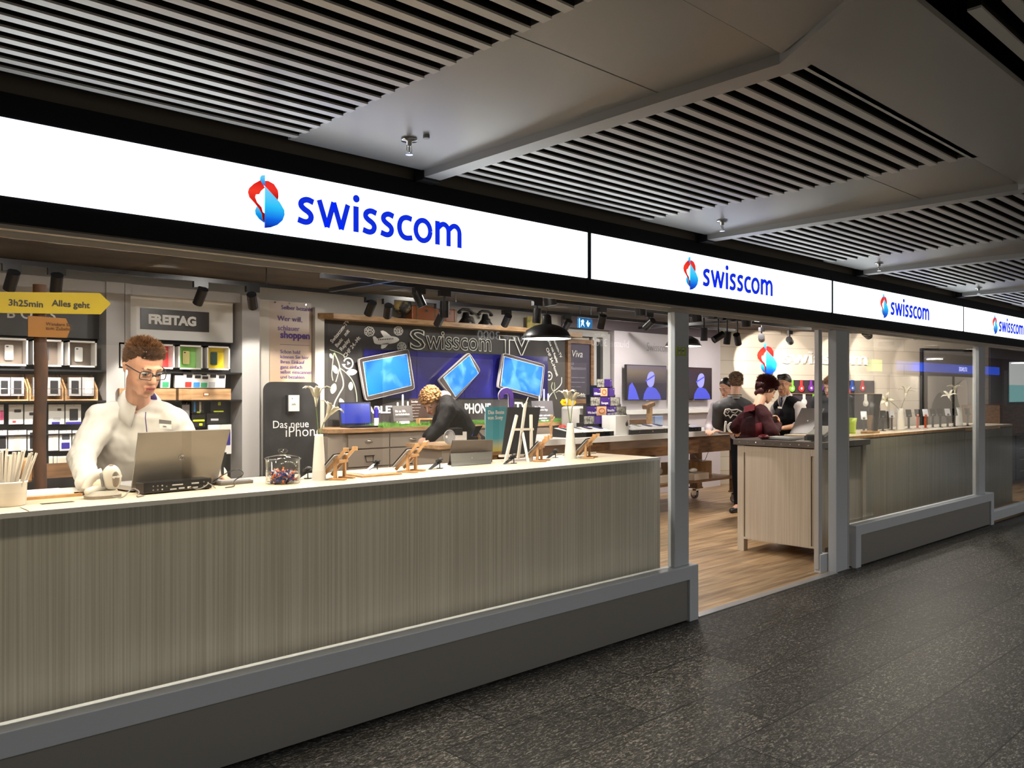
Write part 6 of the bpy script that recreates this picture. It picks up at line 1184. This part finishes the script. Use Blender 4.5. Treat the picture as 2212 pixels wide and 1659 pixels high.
# ---- woman in a dark red coat, turned to the right
J, b, f, r = stand(1645, 818, 9.06, 1.72, 2.2, .20); J['head'] = Q(1655, 845, 9.11); J['neck'] = Q(1637, 880, 9.06); c = Q(1630, 897, 9.06); J['shl'] = c + (-vd * .12 - rt * .17) * 1.0; J['shr'] = c + (vd * .02 + rt * .12) * 1.0; J['shl'] = Q(1607, 905, 9.16); J['shr'] = Q(1652, 903, 8.90)
J['pel'] = Q(1640, 975, 9.11); J['pel'].z = .98; J['fwd'] = (rt * .75 + vd * .65) ; J['elr'] = Q(1668, 935, 8.75); J['wrr'] = Q(1681, 918, 9.06); J['ell'] = Q(1588, 922, 9.21); J['wrl'] = Q(1590, 930, 9.42)
redc = noisy(mat('coat_dark_red', rough=.75, spec=.2), (.016, .001, .003), (.034, .002, .005), (8, 8, 8), 4); redl = mat('coat_red', (.07, .002, .007), .7, spec=.2); hrd = noisy(mat('hair_dark_red', rough=.5), (.018, .002, .003), (.07, .010, .010), (40, 40, 40), 3)
def redhair(t, T_):
    s = MB(); s.T = T_; s.ball((0, .03, .042), (.086, .100, .092), 20, 14); s.cap((-.03, .07, -.02), (.03, .07, -.05), .04, .036); solid(s, 'hair_mass', t, hrd, .009, 3, .012)
def redcoat(t, J, T_, sb):
    s = MB(); torso(s, J, w=.18, dpt=.13, add=.015); sleeves(s, J, .022, .95, 1.05); k = J['pel']; loft(s, [(k + Vector((0, 0, .1)), rt * .21, vd * .17), (k - Vector((0, 0, .16)), rt * .21, vd * .17)]); s.cap(J['neck'] - Vector((0, 0, .03)), J['shl'], .075, .085); s.cap(J['neck'] - Vector((0, 0, .03)), J['shr'], .075, .085); solid(s, 'coat', t, redc, .012, 5, .03)
    O = Vector(t.location); s = MB(); s.hull([Q(x, y, d_ * 1.035) - O for x, y, d_ in ((1606, 878, 8.72), (1632, 872, 8.7), (1630, 888, 8.55), (1606, 893, 8.6), (1610, 880, 8.9), (1632, 875, 8.9))]); solid(s, 'hood', t, redl, .01, 5)
    mb(redl).hull([Q(x, y, d_ * 1.035) - O for x, y, d_ in ((1632, 915, 8.50), (1645, 912, 8.50), (1650, 945, 8.48), (1632, 948, 8.5), (1640, 930, 8.6))]).build('bag', t)
    trousers(t, J, mat('trousers_dark', (.008, .008, .012), .85, spec=.15))
tr, _, _ = person('woman with short dark red hair in a dark red coat beside the cabinet', J, yawof(rt * .8 + vd * .25), .42, skin, lambda t, T_: (hair_mesh(t, T_, hrd, 15000, .032, .05, -.12, 1., 0, 9, vol=(.086, .104, .098)), redhair(t, T_)), redcoat, fem=1, hs=1.06, hands={'r': (rt * -.2 + Vector((0, 0, .9)) - vd * .1, -rt - vd * .3, .8, .95)})
t = thing('pencil', 'yellow pencil held by the woman in the dark red coat', 'pencil', Q(1664, 905, 8.90)); mb(mat('pencil_yellow', (.75, .6, .03), .4)).cyl((0, 0, 0), Q(1678, 936 - 1, 8.80) * 0 + (Q(1677, 934, 8.80) - Q(1664, 905, 8.90)) * .9, .006, n=8).build('pencil_body', t)
# ---- salesman in a black waistcoat
J, b, f, r = stand(1706, 802, 9.7, 1.84, -.75, .21); J['head'] = Q(1693, 833, 9.6); J['neck'] = Q(1700, 862, 9.65); J['shr'] = Q(1679, 884, 9.85) ; J['shl'] = Q(1727, 883, 9.5); J['elr'] = Q(1674, 914, 9.9); J['wrr'] = Q(1672, 930, 9.6); J['ell'] = Q(1733, 918, 9.35); J['wrl'] = Q(1690, 925, 9.15)
vest = mat('waistcoat_black', (.004, .004, .006), .8, spec=.15); shg = mat('shirt_grey_white', (.50, .47, .48), .7)
def waist(t, J, T_, sb):
    s = MB(); torso(s, J, w=.17, dpt=.115, add=.012); sleeves(s, J, .018, .35, 1.1); s.cap(J['neck'], J['neck'] + Vector((0, 0, .02)), .072); solid(s, 'shirt', t, shg, .011, 4, .012)
    s = MB(); torso(s, dict(J, shl=J['shl'] + (J['neck'] - J['shl']) * .12, shr=J['shr'] + (J['neck'] - J['shr']) * .12), w=.19, dpt=.135, add=.034); s.cap(J['neck'] - Vector((0, 0, .01)), J['neck'] + (J['shl'] - J['neck']) * .6 - Vector((0, 0, .01)), .078, .094); s.cap(J['neck'] - Vector((0, 0, .01)), J['neck'] + (J['shr'] - J['neck']) * .6 - Vector((0, 0, .01)), .078, .094); solid(s, 'waistcoat', t, vest, .011, 4)
    n = J['neck']; f_ = Vector(J['fwd']).normalized(); r_ = f_.cross(Vector((0, 0, 1)))
    mb(shg).raw([n + f_ * .08 + r_ * a + Vector((0, 0, z)) + f_ * d_ for a, z, d_ in ((-.05, .05, .02), (.05, .05, .02), (.045, -.02, .075), (0, -.13, .085), (-.045, -.02, .075))], [(0, 1, 2, 3, 4)]).build('shirt_front', t)
    mb(mat('tie_navy', (.012, .012, .035), .5)).hull([n + f_ * .14 + r_ * a + Vector((0, 0, z)) + f_ * d_ for a, z, d_ in ((-.015, .02, 0), (.015, .02, 0), (.025, -.2, .02), (-.025, -.2, .02), (0, -.1, .0), (0, -.1, .03))]).build('tie', t)
    O = Vector(t.location); mb(white2).raw([Q(x, y, 9.42) - O for x, y in ((1680, 878), (1689, 879), (1689, 883), (1680, 882))], [(0, 1, 2, 3)]).build('name_badge', t); trousers(t, J, mat('trousers_dark', (.008, .008, .012), .85, spec=.15))
def hair_man2(t, T_):
    s = MB(); s.T = T_; s.ball((0, .024, .052), (.0775, .093, .080), 20, 14); s.cap((-.035, -.03, .105), (.035, -.03, .108), .026); solid(s, 'hair', t, mat('hair_near_black', (.012, .009, .008), .4), .007, 3)
person('salesman in a black waistcoat and rolled pale sleeves beside the counter', J, yawof(f) + .05, .12, skind, hair_man2, waist, browc=('black', (.01, .008, .006)), hs=1.05)
# ---- dark figure between the door posts
J, b, f, r = stand(1797, 808, 10.3, 1.82, -.9, .2)
J['head'] = Q(1795, 838, 10.2)
def darkc(t, J, T_, sb):
    s = MB(); torso(s, J, w=.18, dpt=.12, add=.02); sleeves(s, J, .02, .95); solid(s, 'jacket', t, mat('jacket_navy', (.006, .008, .016), .5), .013, 4, .015); trousers(t, J, mat('trousers_dark', (.008, .008, .012), .85, spec=.15))
person('blond person in a dark jacket seen between the two door posts', J, yawof(f), .2, skin, lambda t, T_: hair_mesh(t, T_, hbl, 4200, .02, .06, -.07, .6, 0, 12, vol=(.08, .098, .09)), darkc, browc=('blond', (.3, .16, .06)), hs=1.05)
# ------------------------------------------------------------------ ceiling tracks and spotlights of the shop
def track(p, q, lab):
    p, q = Vector(p), Vector(q); t = thing('light_track', lab, 'track', (p + q) / 2); h = (q - p) / 2
    ax = Vector((0, 1, 0)) if abs(h.x) > abs(h.y) else Vector((1, 0, 0)); w_ = ax * .018; z = Vector((0, 0, .018))
    mb(blackm).raw([-h - w_ - z, -h + w_ - z, -h + w_ + z, -h - w_ + z, h - w_ - z, h + w_ - z, h + w_ + z, h - w_ + z], [(0, 1, 2, 3), (7, 6, 5, 4), (0, 4, 5, 1), (1, 5, 6, 2), (2, 6, 7, 3), (3, 7, 4, 0)]).build('rail', t)
    n = max(2, int(h.length)); 
    for i in range(n): c = -h + 2 * h * (i + .5) / n; mb(blackm).cyl(c, (c.x, c.y, CZ - ((p + q) / 2).z), .006, n=6).build('hanger', t)
TZ = 2.50
track((-2, 3.5, TZ), (10.9, 3.5, TZ), 'long black light track in front of the back wall')
track((3.4, 2.6, TZ), (11.5, 2.6, TZ), 'long black light track above the shop floor')
track((2, 1.4, TZ), (9.6, 1.4, TZ), 'black light track just behind the shop front')
track((3.9, 1.0, TZ - .01), (3.9, 3.3, TZ - .01), 'short black cross track above the cash counter')
track((9.5, .6, TZ), (9.5, 4.2, TZ), 'black cross track above the white table end')
track((9.6, 2.2, TZ), (16, .2, TZ), 'black track along the plank wall')
track((7.6, 2.2, TZ), (9.6, 2.2, TZ), 'short black track carrying the cluster of spotlights inside the entrance')
wl_ = (1, .90, .80); cool = (.86, .84, 1)
lens = mat('spot_lens', (1, .93, .85), .4, emit=9)
def head(x, y, Y, aim, power, lab, size=1., spread=1.0, col=wl_, blend=.35):
    p = at(x, y, Y); d = Vector(aim).normalized(); t = thing('spotlight', lab, 'spotlight', (p.x, p.y, 0))
    z = p.z; top = TZ - .018; L_ = .075 * size; r = .042 * size; c = Vector((0, 0, z))
    mb(blackm).box(-.06, .06, -.02, .02, top - .05, top).build('adapter', t)
    mb(blackm).cyl((0, 0, top - .04), (0, 0, z), .010, n=8).build('stem', t)
    mb(blackm).cyl(c - d * L_, c + d * L_, r, n=20, cap=False).cyl(c - d * L_, c - d * (L_ - .002), r, n=20).build('lamp_can', t)
    mb(lens if power else black).cyl(c + d * (L_ - .012), c + d * (L_ - .008), r * .9, n=20).build('lens', t)
    if power: lamp('SPOT', 'spot_light', p + d * (L_ + .005), power * .62, col, target=p + d * 2, spot_size=spread, spot_blend=blend, shadow_soft_size=.035)
D = (0, 0, -1)
head(25, 606, 3.5, (-.1, .75, -.9), 160, 'black spotlight at the picture edge above the yellow arrow')
head(122, 612, 3.5, (.1, .75, -.9), 160, 'black spotlight above the yellow arrow tip')
head(433, 640, 3.5, (-.1, .7, -.9), 170, 'black spotlight above the white bold header sign')
head(545, 650, 3.5, (.45, .7, -.75), 150, 'black spotlight just left of the tan poster')
head(800, 666, 3.5, (.1, .75, -.75), 190, 'black spotlight above the chalk drawing of an aeroplane')
head(838, 672, 3.5, (.4, .75, -.75), 170, 'black spotlight beside the globe')
head(905, 646, 2.6, (.35, -.2, -.9), 120, 'black spotlight with glowing lens above brown case')
head(960, 668, 2.6, (.05, .1, -1), 150, 'black spotlight in front of the brown case')
head(950, 690, 3.5, (.1, .8, -.75), 190, 'black spotlight low against the brown case')
head(1094, 692, 3.5, (.25, .8, -.75), 200, 'black spotlight above the chalk letters TV')
head(1160, 682, 2.6, (0, .1, -1), 150, 'black spotlight beside the pendant lamp stem')
head(1224, 703, 3.5, (.1, .75, -.75), 170, 'black spotlight left of the blue exit sign', col=cool)
head(1300, 695, 2.6, (.25, .5, -1), 150, 'black spotlight right of the blue exit sign')
head(1185, 636, 1.4, (.15, -.1, -1), 60, 'large black spotlight high above the pendant lamp', 1.25)
head(1383, 660, 1.4, (.1, .0, -1), 60, 'large black spotlight left of the shop door post', 1.25)
head(1505, 674, 1.4, (.12, .0, -1), 90, 'large black spotlight just right of the door post', 1.25)
head(1613, 686, 1.4, (.15, .1, -1), 90, 'large black spotlight in the middle of the entrance', 1.25)
head(1402, 700, 2.6, (.15, .85, -.5), 200, 'black spotlight aimed at the white television wall', spread=.9)
head(1521, 722, 2.2, (.1, .1, -1), 80, 'first black spotlight of the cluster inside the entrance')
head(1552, 728, 2.2, (-.6, .3, -.4), 0, 'sideways black spotlight of the cluster inside the entrance')
head(1571, 730, 2.2, (.1, .2, -1), 80, 'middle black spotlight of the cluster inside the entrance')
head(1593, 733, 2.2, (.6, .2, -.7), 0, 'last black spotlight of the cluster inside the entrance')
# spots washing the plank wall
def wallspot(x, y, tx, ty, off, power, lab, spread=.75, size=1.):
    p = atw(x, y, off); p = atd(x, y, (Vector(p) - Vector((0, -CD, CH))).dot(Vector((math.cos(CA), math.sin(CA), 0)))); q = atw(tx, ty, 0); d = (q - p).normalized()
    t = thing('spotlight', lab, 'spotlight', (p.x, p.y, 0)); z = p.z; c = Vector((0, 0, z)); L_ = .085 * size; r = .05 * size
    mb(blackm).box(-.06, .06, -.02, .02, z + .1, z + .16).build('adapter', t); mb(blackm).cyl((0, 0, z + .13), (0, 0, z), .012, n=8).cyl((0, 0, z + .14), (0, 0, CZ), .006, n=6).build('stem', t)
    mb(blackm).cyl(c - d * L_, c + d * L_, r, n=20, cap=False).cyl(c - d * L_, c - d * (L_ - .002), r, n=20).build('lamp_can', t); mb(lens).cyl(c + d * (L_ - .012), c + d * (L_ - .008), r * .9, n=20).build('lens', t)
    lamp('SPOT', 'wall_light', p + d * (L_ + .01), power, (1, .88, .76), target=q, spot_size=spread, spot_blend=.12, shadow_soft_size=.03)
wallspot(1645, 730, 1650, 790, 1.3, 190, 'black spotlight lighting the round wall emblem')
wallspot(1706, 736, 1745, 800, 1.3, 190, 'black spotlight hidden behind the sliding door edge')
wallspot(1800, 728, 1830, 800, 1.2, 210, 'black spotlight between the two door posts')
wallspot(1873, 722, 1965, 805, 1.3, 260, 'black spotlight at the top behind the right-hand glass', 1.0, 1.25)
wallspot(1976, 722, 2040, 830, 1.3, 60, 'black spotlight cut by the sign above right-hand glass', .9, 1.25)
# fill for the general light: round downlights added to the shop ceiling
dl = mat('added_downlight_face', (1, .95, .9), .4, emit=4)
for i, (x, y, e) in enumerate([(1.2, 2.4, 24), (3.2, 2.4, 22), (5.2, 3.1, 22), (7.2, 3.6, 20), (9.2, 3.6, 20), (11.4, 3.4, 22), (13.5, 1.6, 24), (1.2, .62, 9), (2.2, .62, 10), (3.2, .62, 10), (3.95, .62, 9), (9.4, .9, 14), (11.2, .9, 10)]):
    t = thing('added_downlight', 'small round downlight added to the shop ceiling', 'downlight', (x, y, CZ), group='added downlights in the shop ceiling')
    mb(blackm).lathe([(.07, 0), (.085, -.004), (.085, 0)], n=24).build('ring', t); mb(dl).cyl((0, 0, -.003), (0, 0, -.001), .07, n=24).build('lens', t)
    lamp('AREA', 'downlight', (x, y, CZ - .012), e * 1.45, (1, .93, .85), shape='DISK', size=.16)
# pendant lamps
def pend(x, y, Y, lab, sc=1.):
    p = at(x, y, Y); t = thing('pendant_lamp', lab, 'pendant lamp', (p.x, p.y, p.z)); 
    mb(black).lathe([(.245, 0), (.235, .03), (.2, .085), (.12, .13), (.05, .145), (.045, .22), (.03, .24), (.0, .245)], n=40, close=False).build('shade', t).modifiers.new('s', 'SOLIDIFY').thickness = .003
    mb(mat('shade_inside', (.9, .88, .82), .5, emit=1.2)).lathe([(.24, .001), (.228, .03), (.19, .08), (.11, .12), (0, .13)], n=40, close=False).build('shade_lining', t)
    mb(blackm).tube([(0, 0, .24), (0, 0, CZ - p.z)], .004, 6).build('cord', t); mb(mat('bulb', (1, .9, .75), .3, emit=8)).ball((0, 0, .06), .035).build('bulb', t)
    for k in (t,): k.scale = (sc,) * 3 if False else (1, 1, 1)
    lamp('POINT', 'bulb_light', p + Vector((0, 0, .01)), 18, (1, .9, .78), shadow_soft_size=.05)
pend(1181, 732, 2.4, 'black dome pendant lamp in front of the chalkboard'); pend(1476, 748, 3.3, 'black dome pendant lamp crossed by the door post')

# light strip hidden in the soffit behind the glass
for x0, x1 in ((-2.5, 1.2), (1.2, 4.15), (7.5, 9.9)):
    o = lamp('AREA', 'soffit_light', ((x0 + x1) / 2, .092, 2.12), 58 * (x1 - x0) / 3.4, (1, .84, .62), rot=(0, 0, 0), shape='RECTANGLE', size=x1 - x0); o.data.size_y = .012
# ------------------------------------------------------------------ shops across the passage (behind the camera, seen in the glass)
shopw = mat('lit_shop_window', (1, .86, .68), .3, emit=.5)
for i in range(7):
    X = -3.5 + i * 5
    t = thing('shop_window', 'warm lit shop window across the passage behind the camera', 'window', (X, -6.62, 0), group='lit shop windows across the passage')
    mb(shopw).box(.2, 4.6, 0, .02, .5, 2.10).build('lit_pane', t); mb(dark).box(0, 4.8, .0, .05, .4, .5).box(0, 4.8, 0, .05, 2.10, 2.17).box(0, .2, 0, .06, .0, 2.15).box(2.35, 2.45, 0, .06, .5, 2.12).build('window_frame', t)

sw = mat('opposite_sign_white', (1, 1, 1), .4, emit=3.0); sb_ = mat('opposite_sign_blue', (.02, .10, .85), .4, emit=1.5); sgl = mat('opposite_sign_lime', (.45, .75, .05), .4, emit=3)
def opp(x, y): p = at(x, y, 6.6); return Vector((p.x, -6.58, min(2.56, p.z)))
for x0, x1, yb, n in ((1283, 1365, 742, 'nearer'), (1037, 1152, 722, 'farther left')):
    a, b = opp(x0, yb), opp(x1, yb); t = thing('shop_sign', 'white flower shop lettering across the passage, mirrored in the glass, ' + n, 'sign', (max(a.x, b.x), -6.60, 2.42)); o = text('lettering', 'blume 3000', .2, sw, t, (0, 0, 0), rot=(PI / 2, 0, PI)); xs = [v.co.x for v in o.data.vertices]; o.scale = (abs(b.x - a.x) / max(xs), 1, 1)
    text('lettering', 'alles frisch', .07, sw, t, (-abs(b.x - a.x) * .65, 0, .19), rot=(PI / 2, 0, PI)); mb(dimw).box(-abs(b.x - a.x), 0, -.03, -.012, -.05, .3).build('sign_board', t)
t = thing('blue_sign_band', 'glowing blue sign band across the passage mirrored in the right-hand glass', 'sign', (0, 0, 0)); mb(sb_).box(24.5, 33.5, -6.62, -6.60, 2.22, 2.50).build('light_band', t); text('lettering', 'STUNDE', .2, sw, t, (30.2, -6.595, 2.29), rot=(PI / 2, 0, PI))
for x in (23.2,): t = thing('lime_sign', 'lime green square sign across the passage', 'sign', (x, -6.61, 2.3)); mb(sgl).box(-.3, .3, 0, .02, -.15, .2).build('sign_board', t)
# ------------------------------------------------------------------ passage lights: an added row near the camera, two mirrored in the glass
lampw = mat('lamp_diffuser', (1, .93, .82), .5, emit=5)
for i, (x, y) in enumerate([(-2.2 + 2.4 * k, -3.75) for k in range(11)] + [(26, -6.1), (31.5, -5.4)]):
    deep = y > -5  # near row is added to light the counter front without showing in the glass
    t = thing('ceiling_lamp', ('added round recessed ceiling lamp behind the camera' if deep else 'round flush ceiling lamp far down the passage mirrored in glass'), 'lamp', (x, y, 2.6), group='added passage lamps' if deep else 'flush passage lamps')
    if deep: mb(blackm).lathe([(.14, 0), (.15, 0), (.15, -.075), (.14, -.075), (.14, 0)], n=28, close=False).build('lamp_ring', t); mb(lampw).cyl((0, 0, -.004), (0, 0, 0), .12, n=28).build('diffuser', t)
    else: mb(alul).lathe([(.24, .0), (.27, .0), (.27, .06), (.2, .06)], n=32).build('lamp_ring', t); mb(lampw).cyl((0, 0, .0), (0, 0, .012), .24, n=32).build('diffuser', t)
    lamp('AREA', 'passage_light', (x, y, 2.59 if deep else 2.57), 34 if deep else 40, (.97, .97, .96), shape='DISK', size=.22 if deep else .45)

# sprinklers and sensor under the smooth ceiling panels
for x, y, n in ((884, 303, 'nearest smooth ceiling panel'), (1560, 478, 'second smooth ceiling panel'), (1899, 569, 'third smooth ceiling panel'), (2114, 622, 'fourth smooth ceiling panel')):
    p = atz(x, y, 2.63); t = thing('sprinkler', 'small chrome sprinkler head under the ' + n, 'sprinkler', p)
    mb(chrome).lathe([(.035, 0), (.034, -.004), (.012, -.006), (.012, -.022), (.006, -.026)], n=20).cyl((0, 0, -.024), (0, 0, -.052), .004, n=8).cyl((0, 0, -.06), (0, 0, -.062), .016, n=16).tube([(.011, 0, -.022), (.014, 0, -.042), (.003, 0, -.06)], .002, 6).tube([(-.011, 0, -.022), (-.014, 0, -.042), (-.003, 0, -.06)], .002, 6).build('sprinkler_head', t)
p = atz(921, 293, 2.634); t = thing('ceiling_sensor', 'tiny round sensor beside the nearest sprinkler', 'sensor', p); mb(steel).cyl((0, 0, 0), (0, 0, -.012), .014, n=16).build('sensor_body', t)
p = atz(758, 602, CZ - .002); t = thing('ceiling_vent', 'round grey air vent in the shop ceiling above the left counter', 'vent', p); mb(mat('vent_grey', (.09, .08, .07), .6)).lathe([(.0, -.012), (.12, -.012), (.20, -.004), (.24, 0)], n=36, close=False).build('vent_face', t)
# mirrored lime sign across the passage, painted as a sticker on the door post
a = at(1461, 768, -.004); b = at(1483, 750, -.004); t = thing('post_reflection', 'square lime green sticker painted on the slim grey door post', 'reflection', (a.x, -.003, a.z)); w_, h_ = b.x - a.x, b.z - a.z; mb(mat('reflection_lime', (.38, .50, .08), .4)).box(0, w_, 0, .003, 0, h_).build('reflection_sheet', t)
for i in (.3, .68): mb(mat('reflection_pale', (.6, .65, .5), .5)).cyl((w_ * i, -.001, h_ * .7), (w_ * i, 0, h_ * .7), .012, n=12).box(w_ * i - .008, w_ * i + .008, -.001, 0, h_ * .2, h_ * .62).build('figure_icon', t)
